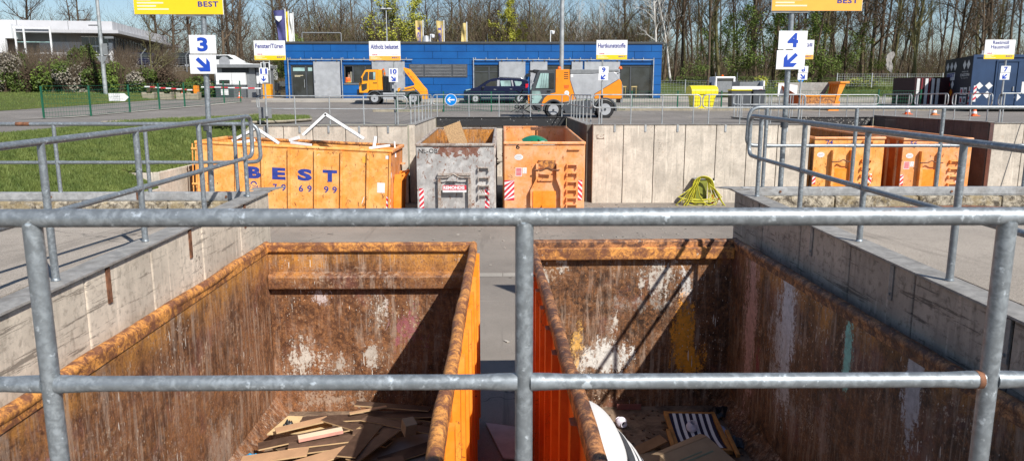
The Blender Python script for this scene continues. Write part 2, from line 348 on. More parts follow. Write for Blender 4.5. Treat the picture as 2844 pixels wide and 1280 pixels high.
# ---- inside of the two near skips: rust, scraped paint, runs and splashes
def inner(name,brown,dk,orange,otop,blots,pale=.5,spl=.5,olim=.5,warm=(.36,.15,.05)):
    n=N(name); p=n.pos(); X,Y,Z=n.xyz(p)
    n1=n.noise(p,1.9,12,.74,.5); n2=n.noise(p,15,10,.78,.3); n3=n.noise(p,42,8,.8,loc=(5,2,8))
    st=n.noise(n.vec(p,(5,5,.8)),1.5,12,.78,.5); st2=n.noise(n.vec(p,(12,12,1.0)),1.3,10,.78,.1,loc=(3,8,4)); st3=n.noise(n.vec(p,(26,26,1.6)),1.3,6,.7,.05,loc=(7,3,1))
    c=n.mix(n.step(n1,.40,.60),dk,brown)
    c=n.mix(n.math('MULTIPLY',n.step(n2,.44,.62),.75),c,warm)
    c=n.mix(n.math('MULTIPLY',n.step(n3,.53,.60),.7),c,tuple(k*.4 for k in dk)); c=n.mix(n.math('MULTIPLY',n.step(n.noise(p,30,9,.8,loc=(1,8,2)),.57,.62),.6),c,tuple(min(1,k*1.7) for k in warm))
    c=n.mix(n.math('MULTIPLY',n.step(n.noise(p,1.5,7,.65,loc=(6,1,9)),.54,.66),.35),c,(.30,.12,.11))
    h=n.math('ADD',n.math('MULTIPLY_ADD',Z,1.0,-otop+olim),n.math('MULTIPLY_ADD',n1,1.5,-.95))
    om=n.math('MULTIPLY',n.step(h,.0,.5),n.step(n.math('MULTIPLY_ADD',n2,.6,n.math('MULTIPLY',n3,.4)),.6,.46))
    c=n.mix(om,c,orange)
    c=n.mix(n.math('MULTIPLY',n.math('MULTIPLY',n.step(st,.46,.64),n.step(n.noise(p,1.3,6,.6,loc=(9,9,1)),.38,.6)),.85),c,tuple(k*.25 for k in brown))
    c=n.mix(n.math('MULTIPLY',n.math('MULTIPLY',n.step(st3,.55,.68),n.step(n2,.42,.55)),.6),c,tuple(k*.22 for k in brown))
    # pale scraping, runs
    reg=n.step(n.noise(p,1.1,8,.7,loc=(1,5,5)),.38,.58)
    c=n.mix(n.math('MULTIPLY',n.math('MULTIPLY',n.step(st2,.48,.60),reg),pale),c,(.46,.34,.26))
    c=n.mix(n.math('MULTIPLY',n.math('MULTIPLY',n.step(n.math('MULTIPLY_ADD',n2,.5,n.math('MULTIPLY',n3,.5)),.53,.58),n.step(n.noise(p,1.7,9,.75,loc=(2,2,7)),.50,.62)),pale*1.3),c,(.66,.53,.40))
    # bigger splashes, each with a place and a colour of its own; ragged, worn through and running down
    warp=n.noise(n.vec(p,(3.0,3.0,.9)),2.0,11,.8,.2,loc=(4,0,1)); brk=n.math('MULTIPLY_ADD',n2,.55,n.math('MULTIPLY',n3,.45))
    for ax,u,z,du,dz,col,k in blots:
        U=X if ax=='x' else Y
        a=n.math('DIVIDE',n.math('SUBTRACT',U,u),du); b=n.math('DIVIDE',n.math('SUBTRACT',Z,z),dz)
        d=n.math('SQRT',n.math('ADD',n.math('MULTIPLY',a,a),n.math('MULTIPLY',b,b)))
        e=n.math('ADD',d,n.math('MULTIPLY_ADD',warp,5.5,-2.75)); e=n.math('ADD',e,n.math('MULTIPLY_ADD',st2,2.4,-1.2)); e=n.math('ADD',e,n.math('MULTIPLY_ADD',brk,7.0,-3.5+(.55 if k<.95 else -.35)))
        sel=n.step(n.math('ABSOLUTE',n.xyz(n.nor())[1 if ax=='x' else 0]),.5,.6)
        c=n.mix(n.math('MULTIPLY',n.math('MULTIPLY',n.step(e,1.15,.75),sel),k),c,n.mix(n.step(n2,.4,.62),col,tuple(q*.7 for q in col)))
    # flecks and drips of very different size
    sz=n.step(n.noise(p,1.4,3,.5,loc=(11,3,3)),.40,.66)
    ve=n.vor(n.warp(n.vec(p,(1,1,.5)),.06,9),30); c=n.mix(n.math('MULTIPLY',n.math('LESS_THAN',ve,n.math('MULTIPLY',sz,.16)),spl),c,(.62,.54,.45))
    ve=n.vor(n.warp(n.vec(p,(1.8,1.8,.22),(3,3,3)),.10,7),11); c=n.mix(n.math('MULTIPLY',n.math('LESS_THAN',ve,n.math('MULTIPLY',sz,.13)),spl),c,(.72,.67,.6))
    ve=n.vor(n.warp(n.vec(p,(1,1,.8),(8,1,3)),.08,12),17); c=n.mix(n.math('MULTIPLY',n.math('LESS_THAN',ve,n.math('MULTIPLY',n.step(n1,.4,.62),.13)),.7),c,dk)
    # scratches
    for sc_,lo in (((2.2,2.2,12),(1,1,1)),((9,9,1.2),(4,2,1))):
        sc=n.noise(n.vec(p,sc_,lo),1.7,3,.45,.9); c=n.mix(n.math('MULTIPLY',n.math('MULTIPLY',n.step(n.math('ABSOLUTE',n.math('SUBTRACT',sc,.5)),.005,.0),n.step(n1,.45,.55)),.55),c,(.52,.41,.32))
    n.bump(n.math('ADD',n.math('MULTIPLY',n1,2.0),n.math('ADD',n.math('MULTIPLY',n2,.9),n.math('MULTIPLY',n3,.4))),.6,.014)
    return n.out(c,n.math('MULTIPLY_ADD',n2,.5,.30),0,.4)
W=(.72,.66,.58)
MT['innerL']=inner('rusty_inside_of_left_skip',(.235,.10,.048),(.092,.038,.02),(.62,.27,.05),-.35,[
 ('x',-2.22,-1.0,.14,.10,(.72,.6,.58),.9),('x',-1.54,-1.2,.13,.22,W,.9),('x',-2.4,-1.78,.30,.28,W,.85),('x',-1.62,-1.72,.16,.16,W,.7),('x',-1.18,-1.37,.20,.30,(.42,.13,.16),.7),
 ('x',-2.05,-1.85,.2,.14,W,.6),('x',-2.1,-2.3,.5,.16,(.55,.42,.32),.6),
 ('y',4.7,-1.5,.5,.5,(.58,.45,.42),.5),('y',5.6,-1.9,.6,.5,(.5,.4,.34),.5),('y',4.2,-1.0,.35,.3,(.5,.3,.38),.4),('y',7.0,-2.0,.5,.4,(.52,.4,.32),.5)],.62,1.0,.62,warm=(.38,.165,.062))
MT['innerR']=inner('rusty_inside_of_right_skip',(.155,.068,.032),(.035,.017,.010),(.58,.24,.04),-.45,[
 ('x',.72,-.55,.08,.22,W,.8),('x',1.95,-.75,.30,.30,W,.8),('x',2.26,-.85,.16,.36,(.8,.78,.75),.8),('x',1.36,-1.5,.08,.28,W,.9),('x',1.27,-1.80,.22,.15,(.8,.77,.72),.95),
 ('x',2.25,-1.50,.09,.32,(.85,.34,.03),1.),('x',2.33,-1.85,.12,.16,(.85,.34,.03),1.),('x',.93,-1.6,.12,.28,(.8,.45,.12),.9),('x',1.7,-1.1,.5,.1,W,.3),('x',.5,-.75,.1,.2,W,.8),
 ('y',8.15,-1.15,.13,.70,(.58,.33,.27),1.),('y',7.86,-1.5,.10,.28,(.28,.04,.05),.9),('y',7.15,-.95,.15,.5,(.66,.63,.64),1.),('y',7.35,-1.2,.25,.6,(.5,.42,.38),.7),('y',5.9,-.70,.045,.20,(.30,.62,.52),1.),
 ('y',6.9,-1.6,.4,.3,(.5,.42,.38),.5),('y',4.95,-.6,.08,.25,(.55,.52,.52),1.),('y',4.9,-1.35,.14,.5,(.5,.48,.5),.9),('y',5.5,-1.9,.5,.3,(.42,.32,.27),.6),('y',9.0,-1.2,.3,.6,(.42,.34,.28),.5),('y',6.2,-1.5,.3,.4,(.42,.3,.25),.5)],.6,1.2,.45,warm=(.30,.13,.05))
n=N('skip_floor_grime'); p=n.pos(); a=n.noise(p,3,9,.75,.4)
MT['skipfloor']=n.out(n.mix(n.step(a,.3,.7),(.05,.03,.02),(.30,.21,.14)),.85)
def near_skip(loc,rotz,mat,matrim,ext,label,ledge,Wd=2.6):
    """local frame: x across 0..2.5, y along, 0 = near end, L = far end, z 0 = rim top"""
    L=6.35; H=2.3
    t=thing('roll_off_skip',label,'skip',loc,(0,0,rotz),'open skips in front of the camera')
    b=M(); th=.05
    # shell: side walls, end walls, floor
    b.box(.03,.03+th,.02,L-.02,-H+.14,-.1); b.box(Wd-.03-th,Wd-.03,.02,L-.02,-H+.14,-.1)
    b.build('side_wall',mat,t,fix=True)
    b=M(); b.box(.03+th,Wd-.03-th,L-.06,L-.02,-H+.14,-.1).build('end_wall',mat,t)
    b=M(); b.box(.03+th,Wd-.03-th,.02,.06,-H+.14,-.1).build('end_wall',mat,t)
    b=M(); b.box(.04,Wd-.04,.04,L-.04,-H+.08,-H+.139).build('floor_plate',MT['skipfloor'],t)
    b=M(); c=.16   # sloping corner plates between floor and sides
    for x0,x1 in ((.081,.081+c),(Wd-.081,Wd-.081-c)):
        b.add([(x0,.061,-H+.14+c*1.3),(x1,.061,-H+.141),(x0,L-.061,-H+.14+c*1.3),(x1,L-.061,-H+.141)],[(0,1,3,2)])
    b.build('corner_plate',mat,t)
    b=M()
    for x0 in (.45,1.55): b.box(x0,x0+.14,.1,L-.1,-H-.04,-H+.079)
    for y in (.5,L-.5): b.lathe([(.1,-.13),(.1,.13)],(.3,y,-H-.0),'x',14); b.lathe([(.1,-.13),(.1,.13)],(Wd-.3,y,-H-.0),'x',14)
    b.build('skid_rail',MT['rust'],t)
    # rim: dented rolled section
    def dent(k,a): return a*(mnoise.noise(V((k*1.7+loc[0],3.1,7.7)))*.9+mnoise.noise(V((k*5.3,loc[0],1.7)))*.4)
    for nm,x,s in (('rim',.05,1),('rim',Wd-.05,2)):
        path=[(x+dent(y*.6+s*9,.02),y,-.05+dent(y*.8+s*3,.012)) for y in [L*i/60 for i in range(61)]]
        m=M(); m.tube(path,.047,12)
        # squared lower half of the rim
        m.box(x-.04,x+.04,.0,L,-.125,-.055)
        m.build(nm,matrim,t,smooth=50)
    m=M(); zr=-.012
    m.box(.05,Wd-.05,L-.10,L+.0,zr-.11,zr); m.build('end_rim',matrim,t,bevel=.02)
    m=M(); m.box(.05,Wd-.05,0,.10,zr-.11,zr); m.build('end_rim',matrim,t,bevel=.02)
    if ledge:
        m=M(); y=L-.062
        m.prism([(y,-.36),(y-.09,-.40),(y-.10,-.42),(y-.085,-.56),(y-.06,-.575),(y,-.56)],.083,Wd-.083,'yz')
        m.build('cross_beam',mat,t,bevel=.012)
    else:
        m=M(); y=L-.062
        m.prism([(y,-.09),(y-.085,-.095),(y-.09,-.24),(y-.04,-.25),(y,-.25)],.083,Wd-.083,'yz'); m.build('cross_beam',MT['rim'],t,bevel=.012)
    # outside ribs on both long sides
    for x,sg in ((0.03,-1),(Wd-.03,1)):
        for k in range(11):
            y=.25+k*.58
            m=M(); x1=x+sg*.055
            m.prism([(x,y),(x1,y+.02),(x1,y+.12),(x,y+.14)],-H+.14,-.12,'xy'); m.build('side_rib',ext,t)
        m=M(); m.box(min(x,x+sg*.004),max(x,x+sg*.004),.03,L-.03,-H+.15,-.12); m.build('side_sheet',ext,t)
    m=M()
    m.box(.1,Wd-.1,L-.02,L+.03,-1.35,-1.2); m.box(.1,Wd-.1,L-.02,L+.03,-2.1,-1.98)
    for x in (.1,1.2,Wd-.2): m.box(x,x+.1,L-.018,L+.05,-H+.15,-.12)
    m.build('door_frame',ext,t)
    return t
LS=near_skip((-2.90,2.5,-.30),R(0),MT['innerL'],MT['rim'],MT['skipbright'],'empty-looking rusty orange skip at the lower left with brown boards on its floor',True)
RS=near_skip((.442,2.52,-.28),R(1.35),MT['innerR'],MT['rim2'],MT['skipshadow'],'paint-splashed dark skip at the lower right holding a striped deck chair',False)
# ------------------------------------------------------------------ front railing
def post(par,x,y,z0,z1,r=.0265,name='post',mat=None,flange=True,far=False):
    m=M(); m.cyl((x,y,z0),(x,y,z1),r,n=16 if not far else 8)
    if flange: m.lathe([(r+.006,0),(r+.006,.004),(r+.001,.012),(r,.02)],(x,y,z0),'z',14)
    return m.build(name,mat or MT['galv'],par,smooth=40)
t=thing('railing','galvanised tube railing running right across the foreground','railing',(0,2.15,.1),(0,0,0))
dz=-.1
m=M(); m.tube([(x,0,1.094+dz) for x in [-4+.5*i for i in range(17)]],.0272,20); m.build('top_rail',MT['galv'],t,smooth=60)
px=[-2.80,-1.368,.064,1.493,2.925]
for a,b in zip(px,px[1:]):
    m=M(); m.tube([(a+.02,0,.586+dz),(a+.07,0,.586+dz),(a+.13,0,.586+dz),(b-.13,0,.586+dz),(b-.07,0,.586+dz),(b-.02,0,.586+dz)],[.0275,.0265,.0235,.0235,.0265,.0275],20)
    m.build('mid_rail',MT['galv'],t,smooth=60)
m=M(); m.tube([(1.515,0,.486),(1.57,0,.486),(1.585,0,.486)],[.0262,.0262,.0262],20)
for x in px: post(t,x,0,0,1.094+dz-.015,.027)
m=M(); m.tube([(1.452,0,.486),(1.462,0,.486),(1.47,0,.486)],[.0284,.0278,.0284],20); m.build('weld_rust',MT['rust'],t,smooth=60)
# ------------------------------------------------------------------ decks (platforms)
def dk(y): return .09+.0105*y
def deck(name,x0,x1,y0,y1,mat,off=0,bot=-2.8):
    ym=5.2
    def zz(y): return dk(y)-.004 if y<=ym else dk(ym)-.004-(y-ym)*.042
    if abs(x0)<3.295 and abs(x1)<3.295: m=M(); m.box(x0,x1,y0,y1,bot,dk(y1)-.004)
    else:
        m=M(); m.prism([(y0,bot),(y1,bot),(y1,zz(y1)),(ym,zz(ym)),(y0,zz(y0))],x0,x1,'yz')
    return tag(m.build(name,mat),kind='structure')
deck('platform',-14.5,-3.30,-4,9.72,MT['deckfloor']); deck('platform',3.30,14.5,-4,9.72,MT['deckfloor']); deck('platform',-3.29,3.29,-4,2.22,MT['deckfloor'])
def side_wall(sg,mat,label):
    t=thing('retaining_wall',label,'wall',(sg*3.06,0,-2.65))
    seams=[2.23,3.15,4.25,5.33,6.37,7.48,8.59,9.70]
    for i,(a,b) in enumerate(zip(seams,seams[1:])):
        m=M(); e=.008; x0=0; x1=sg*.23
        xs=sorted((x0,x1)); za=dk(a)+2.65-.014; zb=dk(b)+2.65-.014
        m.add([(xs[0],a+e,0),(xs[1],a+e,0),(xs[1],b-e,0),(xs[0],b-e,0),(xs[0],a+e,za),(xs[1],a+e,za),(xs[1],b-e,zb),(xs[0],b-e,zb)],[(0,3,2,1),(4,5,6,7),(0,1,5,4),(1,2,6,5),(2,3,7,6),(3,0,4,7)])
        m.build('wall_panel',mat,t,bevel=.012)
        m=M(); m.box(min(sg*.012,sg*.06),max(sg*.012,sg*.06),b-e,b+e,.01,zb-.02); m.build('joint',MT['conc_far'] if sg<0 else MT['rubber'],t)
    # steel edge plate with the front lip, and the straps that hold it
    m=M(); y0,y1=2.23,9.86
    def pl(xa,xb,lo,hi):
        xa,xb=sorted((sg*xa,sg*xb))
        m.add([(xa,y0,dk(y0)+2.65+lo),(xb,y0,dk(y0)+2.65+lo),(xb,y1,dk(y1)+2.65+lo),(xa,y1,dk(y1)+2.65+lo),(xa,y0,dk(y0)+2.65+hi),(xb,y0,dk(y0)+2.65+hi),(xb,y1,dk(y1)+2.65+hi),(xa,y1,dk(y1)+2.65+hi)],[(0,3,2,1),(4,5,6,7),(0,1,5,4),(1,2,6,5),(2,3,7,6),(3,0,4,7)])
    pl(-.03,.19,-.006,.010); m.build('edge_plate',MT['galv_dark'],t)
    for y in (5.64,7.18,8.75,4.28):
        m=M(); xa,xb=sorted((-sg*.012,-sg*.001)); z=dk(y)+2.65
        m.box(xa,xb,y-.028,y+.028,z-.30,z-.02); m.lathe([(.012,-.022),(.012,.0)],(0 if sg<0 else -.0,y,z-.25),'x',8); m.build('strap',MT['rust'] if sg<0 else MT['galv_dark'],t)
    return t
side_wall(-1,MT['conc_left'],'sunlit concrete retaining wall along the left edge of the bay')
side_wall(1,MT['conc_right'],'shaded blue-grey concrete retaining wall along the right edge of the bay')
def platform_end(sg,label):
    t=thing('retaining_wall',label,'wall',(sg*3.3,9.74,-2.65))
    for k in range(10):
        m=M(); xa,xb=sorted((sg*(.01+k*1.12),sg*(.01+(k+1)*1.12-.016)))
        m.box(xa,xb,0,.24,0,2.65+(.052 if sg<0 else .108)); m.build('wall_panel',MT['lichen'],t,bevel=.02)
platform_end(-1,'rough concrete kerb wall under the steel beam behind the left platform'); platform_end(1,'rough concrete kerb wall under the steel beam behind the right platform')
# side railings of the platforms
def side_rail(sg,label,end,ys):
    t=thing('railing',label,'railing',(sg*3.15,5,dk(5)+.01))
    z=lambda y:1.072+.0105*y-dk(5)-.01
    P=bentloop([(0,y-5,z(y)) for y in (2.0,4,6,8,end)]+[(0,end-5,z(end)-.49),(0,ys[-1]-5,z(ys[-1])-.50)],.13)
    m=M(); m.tube(P,.0255,14); m.build('top_rail',MT['galv'],t,smooth=60)
    yy=[2.2]+ys
    for a,b in zip(yy,yy[1:]):
        m=M(); za,zb=z(a)-.5,z(b)-.5; f=lambda k:za+(zb-za)*k; d=b-a
        m.tube([(0,a-5+d*k,f(k)) for k in (.015,.05,.10,.90,.95,.985)],[.027,.026,.0235,.0235,.026,.027],14); m.build('mid_rail',MT['galv'],t,smooth=60)
    for y in ys: post(t,0,y-5,dk(y)-dk(5)+.002,z(y)-.01,.0255)
side_rail(-1,'sloping tube railing along the edge of the left platform',9.45,[3.8,5.14,6.48,7.82,9.17]); side_rail(1,'sloping tube railing along the edge of the right platform',9.5,[3.72,5.06,6.41,7.77,9.1])
def rear_rail(sg,label,zt,zb,x0,posts,rusty):
    Y=9.86; t=thing('railing',label,'railing',(sg*x0,Y,zb))
    h=zt-zb
    P=bentloop([(sg*11,0,h),(sg*.0,0,h),(-sg*.02,0,h-.49),(sg*.18,0,h-.5)],.14)
    P=[V((sg*11,0,h)),V((sg*6,0,h)),V((sg*3,0,h)),V((sg*1,0,h))]+P[1:]
    m=M(); m.tube(P,.0255,12); m.build('top_rail',MT['galv'],t,smooth=60)
    pp=[p-x0 for p in posts]
    for a,b in zip(pp,pp[1:]):
        d=b-a; m=M(); m.tube([(sg*(a+d*k),0,h-.5) for k in (.015,.06,.12,.88,.94,.985)],[.027,.026,.022,.022,.026,.027],12); m.build('mid_rail',MT['galv'],t,smooth=60)
    for a in pp: post(t,sg*a,0,.105,h-.01,.0245,flange=False)
    m=M(); xa,xb=sorted((-sg*.05,sg*11)); m.box(xa,xb,-.055,.05,-.005,.012); m.box(xa,xb,-.06,-.045,.012,.105); m.box(xa,xb,-.045,.05,.095,.105)
    m.build('base_beam',MT['beam'],t,bevel=.004)
    for k in range(9):
        m=M(); x=sg*(.45+k*1.15); m.lathe([(.017,-.012),(.017,0)],(x,-.0601,.05),'y',6); m.build('bolt',MT['rust'],t)
    if rusty:
        for a,b in ((2.95,3.13),(3.55,5.6)):
            m=M(); m.tube([(sg*a,0,h),(sg*b,0,h)],.0262,12); m.build('rust_band',MT['rust'],t,smooth=60)
        m=M(); m.box(-1.63,-1.58,-.0625,-.0455,.01,.107); m.build('rust_patch',MT['rust'],t)
rear_rail(-1,'tube railing with brown rusted bands on a grey beam behind the left platform',1.058,.06,3.2,[3.51,4.67,5.85,7.03,8.21,9.39,10.57],True)
rear_rail(1,'long tube railing on a light grey beam behind the right platform',1.268,.115,3.25,[3.48,4.67,5.82,7.0,8.17,9.34,10.5],False)
t=tag(M().tube([(4.38,9.35,.0),(5.2,9.45,.0),(6.0,9.45,.015),(6.9,9.25,.0)],.017,8).build('rusty_tube',MT['rust'],smooth=60),'thin brown tube lying on the right platform by the kerb','tube')
# end plate with torn concrete at the tip of the left wall
m=M(); m.prism([(-3.30,9.70),(-3.0,9.70),(-2.93,10.05),(-3.02,10.0),(-3.3,9.90)],dk(9.8)+.012,dk(9.8)+.022,'xy'); tag(m.build('steel_plate',MT['galv_dark']),'pointed grey steel corner plate at the tip of the left wall','plate')
m=M(); m.prism([(3.30,9.70),(3.02,9.70),(2.86,9.9),(3.02,9.98),(3.3,9.90)],dk(9.8)+.012,dk(9.8)+.022,'xy'); tag(m.build('steel_plate',MT['galv_dark']),'pointed steel corner plate at the tip of the right wall','plate')
# ------------------------------------------------------------------ the yard floor
def yz(x,y):
    z=-2.62
    if y>9: z+=.27*min(1,(y-9)/12.)
    if y>17 and x<-3.4: z+=.045*(-3.4-x)*min(1,(y-17)/4)
    return z
m=M(); xs=[-10.5+i*.75 for i in range(48)]; ys=[1.9+i*.8 for i in range(42)]
for a,b in zip(xs,xs[1:]):
    for c,d in zip(ys,ys[1:]):
        m.add([(a,c,yz(a,c)),(b,c,yz(b,c)),(b,d,yz(b,d)),(a,d,yz(a,d))],[(0,1,2,3)])
tag(m.build('yard_ground',MT['yardfloor'],smooth=30,fix=False),kind='structure')
m=M()
for k in range(6): a=-3.0+k*1.0; m.add([(a+.01,15.75,yz(0,15.75)+.006),(a+.99,15.75,yz(0,15.75)+.006),(a+.99,16.05,yz(0,16.05)+.006),(a+.01,16.05,yz(0,16.05)+.006)],[(0,1,2,3)])
tag(m.build('drain_channel',MT['paving'],fix=False),kind='structure')
m=M(); rl=random.Random(12)
for k in range(260):
    x=rl.uniform(-3,10.5); y=rl.uniform(10,25.6) if k%3 else rl.uniform(24.6,25.9); m.obox((x,y,yz(x,y)+.012),(rl.uniform(.02,.10),rl.uniform(.02,.06),.012),Matrix.Rotation(rl.uniform(0,3),3,'Z'))
tag(m.build('yard_litter',plain('pale_litter',(.35,.32,.28),.8,var=.6,scale=3)),'small scattered litter and stones on the yard floor','litter',kind='stuff')
# low shaded panel between the skips
m=M(); m.add([(0,0,0),(.50,-.16,0),(.46,-.98,0),(.22,-.92,0),(0,0,.022),(.50,-.16,.022),(.46,-.98,.022),(.22,-.92,.022)],[(3,2,1,0),(4,5,6,7),(0,1,5,4),(1,2,6,5),(2,3,7,6),(3,0,4,7)])
o=m.build('board',plain('pale_grey_board',(.42,.38,.38),.8),bevel=.004); o.location=(-.22,8.72,yz(0,8)+.01); tag(o,'pale grey board lying on the ground between the two skips','board')
# ------------------------------------------------------------------ boards in the left skip
fz=-2.46
lam=[plain('dark_laminate',(.085,.05,.035),.45,var=.25,scale=9),plain('brown_laminate',(.13,.08,.055),.45,var=.2,scale=9),plain('tan_board_back',(.50,.30,.17),.6,var=.1,scale=5)]
edge=plain('fibreboard_edge',(.55,.37,.20),.7)
rnd=random.Random(5)
def plank(a,b,w,th,top,label,z=None,cat='board',name='floor_board',roll=0,edg=None):
    a=V(a);b=V(b);d=b-a;L=d.length; ang=math.atan2(d.y,d.x); pitch=-math.atan2(d.z,math.hypot(d.x,d.y))
    o=M(); o.mat(0).box(0,L,-w/2,w/2,0,th)
    o.mi=[1,0,1,1,1,1]
    o=o.build(name,[top,edg or edge],bevel=0); o.location=a; o.rotation_euler=(roll,pitch,ang)
    return tag(o,label,cat,'boards dumped in the left skip')
PL=[((-2.29,7.95,-2.20),(-.75,8.04,-2.17),.17,0,'long dark board lying crosswise at the back of the left skip'),
((-2.60,7.39,-2.24),(-1.35,7.86,-2.16),.17,0,'long dark board slanting up from the left wall'),
((-2.24,7.26,-2.17),(-1.55,7.40,-2.15),.16,1,'brown board in front of the pale block, upper of two'),
((-2.22,7.16,-2.19),(-1.58,7.30,-2.17),.16,0,'brown board in front of the pale block, lower of two'),
((-2.66,7.04,-2.22),(-2.0,7.12,-2.16),.19,2,'pale tan board at the lower left above the blue bag'),
((-2.12,6.86,-2.2),(-1.5,7.17,-2.14),.20,2,'tan board with rounded shine at the bottom middle'),
((-1.40,7.70,-2.12),(-1.56,6.88,-2.10),.20,0,'broad dark board pointing at the viewer across the shadow edge'),
((-1.18,7.52,-2.12),(-1.50,6.86,-2.13),.15,1,'second dark board slanting beside the broad one'),
((-1.62,7.52,-2.15),(-.95,7.62,-2.12),.14,1,'brown board in the shadow under the small block'),
((-1.72,8.22,-2.12),(-.85,8.10,-2.14),.12,0,'thin dark board against the end wall'),
((-2.02,7.90,-2.16),(-1.60,7.66,-2.17),.11,0,'short dark offcut under the long crosswise board'),
((-1.55,7.80,-2.11),(-.70,7.45,-2.12),.13,1,'dark board leaning toward the right wall in shadow'),
((-2.40,7.50,-2.28),(-1.9,7.10,-2.28),.16,1,'dark board half buried on the left side'),
((-1.85,7.62,-2.22),(-1.2,7.35,-2.2),.15,0,'dark board buried in the middle of the heap'),
((-2.6,7.15,-2.3),(-1.8,7.5,-2.28),.17,1,'brown board at the bottom of the heap on the left'),
((-1.25,7.05,-2.25),(-.75,7.35,-2.22),.2,0,'dark board in the lower right corner of the heap'),
((-2.3,6.75,-2.3),(-1.2,6.9,-2.26),.22,0,'dark wide board at the very front of the heap'),
((-1.9,6.7,-2.22),(-1.0,7.0,-2.2),.2,1,'brown board across the very front of the heap'),
((-1.3,8.25,-2.25),(-.65,8.0,-2.24),.16,0,'dark board in the far right corner of the heap'),
((-1.75,7.99,-2.14),(-1.35,8.13,-2.12),.05,2,'small orange-brown strip near the end wall')]
for a,b,w,k,l in PL: plank(a,b,w,.014,lam[k],l)
plank((-2.40,7.86,-2.26),(-2.0,7.93,-2.19),.10,.02,MT['white'],'white strip at the left of the heap')
plank((-2.50,7.68,-2.2),(-1.98,7.92,-2.17),.13,.015,lam[2],'pinkish tan strip beside the white one')
o=plank((-2.15,7.32,-2.13),(-1.72,7.48,-2.11),.10,.035,plain('pale_foam',(.78,.62,.45),.7,var=.05),'pale block with a pink edge on top of the heap',edg=plain('pink_edge',(.60,.30,.24),.7))
o=tag(M().obox((0,0,0),(.13,.13,.15),Matrix.Rotation(.5,3,'Z')@Matrix.Rotation(.3,3,'X')).build('wood_block',plain('raw_timber',(.42,.31,.20),.8),bevel=.006),'small raw timber block standing on the dark boards','block'); o.location=(-1.0,7.42,-2.03)
o=tag(M().prism([(-2.62,7.75),(-2.52,8.22),(-2.0,8.18),(-1.9,7.8)],-2.275,-2.26,'xy').build('chipboard_sheet',plain('yellowish_chipboard',(.62,.45,.24),.8)),'yellowish sheet lying under the boards by the end wall','board')
o=tag(M().prism([(-1.75,6.8),(-1.55,7.5),(-.8,7.75),(-.45,7.3),(-.45,6.7)],-2.27,-2.255,'xy').build('grey_sheet',plain('grey_brown_sheet',(.27,.22,.19),.7)),'grey-brown sheet under the boards in the shaded corner','board')
def crumple(name,c,sx,sy,h,mat,seed,n=14,amp=1):
    m=M(); r=random.Random(seed); vs=[];fs=[]
    for i in range(n):
        for j in range(n):
            u,v=i/(n-1)*2-1,j/(n-1)*2-1; e=max(0,1-(u*u+v*v)**1.5*.6)
            z=h*e*(.55+.75*mnoise.noise(V((u*2.3+seed,v*2.3,seed))))+amp*.02*mnoise.noise(V((u*9,v*9,seed)))
            vs.append((c[0]+sx*u*(1+.15*mnoise.noise(V((v*2,seed,1)))),c[1]+sy*v*(1+.15*mnoise.noise(V((u*2,seed,5)))),c[2]+max(0,z)))
    for i in range(n-1):
        for j in range(n-1): a=i*n+j; fs.append((a,a+1,a+n+1,a+n))
    return m.add(vs,fs).build(name,mat,fix=False,smooth=30)
tag(crumple('plastic_bag',(-2.58,7.22,-2.36),.17,.16,.16,plain('light_blue_plastic',(.03,.30,.55),.3),3),'light blue plastic bag at the lower left of the boards','bag')
tag(crumple('black_bag',(-2.45,7.98,-2.3),.06,.07,.12,MT['black'],8,8),'small black bag lying beside the left wall','bag')
m=M()
for k in range(46):
    a=rnd.uniform(0,6.28); x=rnd.uniform(-2.55,-.5); y=rnd.uniform(6.7,8.3); L=rnd.uniform(.05,.2)
    m.obox((x,y,fz+rnd.uniform(.02,.2)),(L,rnd.uniform(.02,.08),.012),Matrix.Rotation(a,3,'Z')@Matrix.Rotation(rnd.uniform(-.4,.4),3,'X'))
tag(m.build('wood_scraps',lam[1]),'brown splinters and scraps between the boards','wood scraps',kind='stuff')
# ------------------------------------------------------------------ contents of the right skip
fz=-2.44
t=thing('deck_chair','folded wooden deck chair with navy and white striped cloth lying in the right skip','deck chair',(1.90,7.47,fz+.06),(R(3),0,R(-3)))
wood=plain('worn_orange_wood',(.42,.20,.06),.6,var=.2)
for x,n_ in ((0,'side_bar'),(.56,'side_bar')): M().box(x-.022,x+.022,0,.9,0,.045).build(n_,wood,t,bevel=.005)
for x in (-.05,.61): M().box(x-.02,x+.02,-.12,.42,.03,.07).build('arm_rest',wood,t,bevel=.005)
M().box(-.02,.58,.84,.88,.01,.05).build('cross_bar',wood,t,bevel=.004); M().box(-.02,.58,.0,.04,.01,.05).build('cross_bar',wood,t,bevel=.004)
navy=plain('navy_canvas',(.02,.018,.045),.8); wc=plain('white_canvas',(.72,.72,.72),.8,var=.05)
m=M(); ns=13
for i in range(ns):
    m.mat(i%2); w=.50/ns
    for j in range(6):
        y0,y1=.05+j*.13,.05+(j+1)*.13; f=lambda y:.05-.06*math.sin(math.pi*(y-.05)/.78)
        m.add([(.03+i*w,y0,f(y0)),(.03+(i+1)*w,y0,f(y0)),(.03+(i+1)*w,y1,f(y1)),(.03+i*w,y1,f(y1))],[(0,1,2,3)])
m.build('striped_cloth',[navy,wc],t,fix=False)
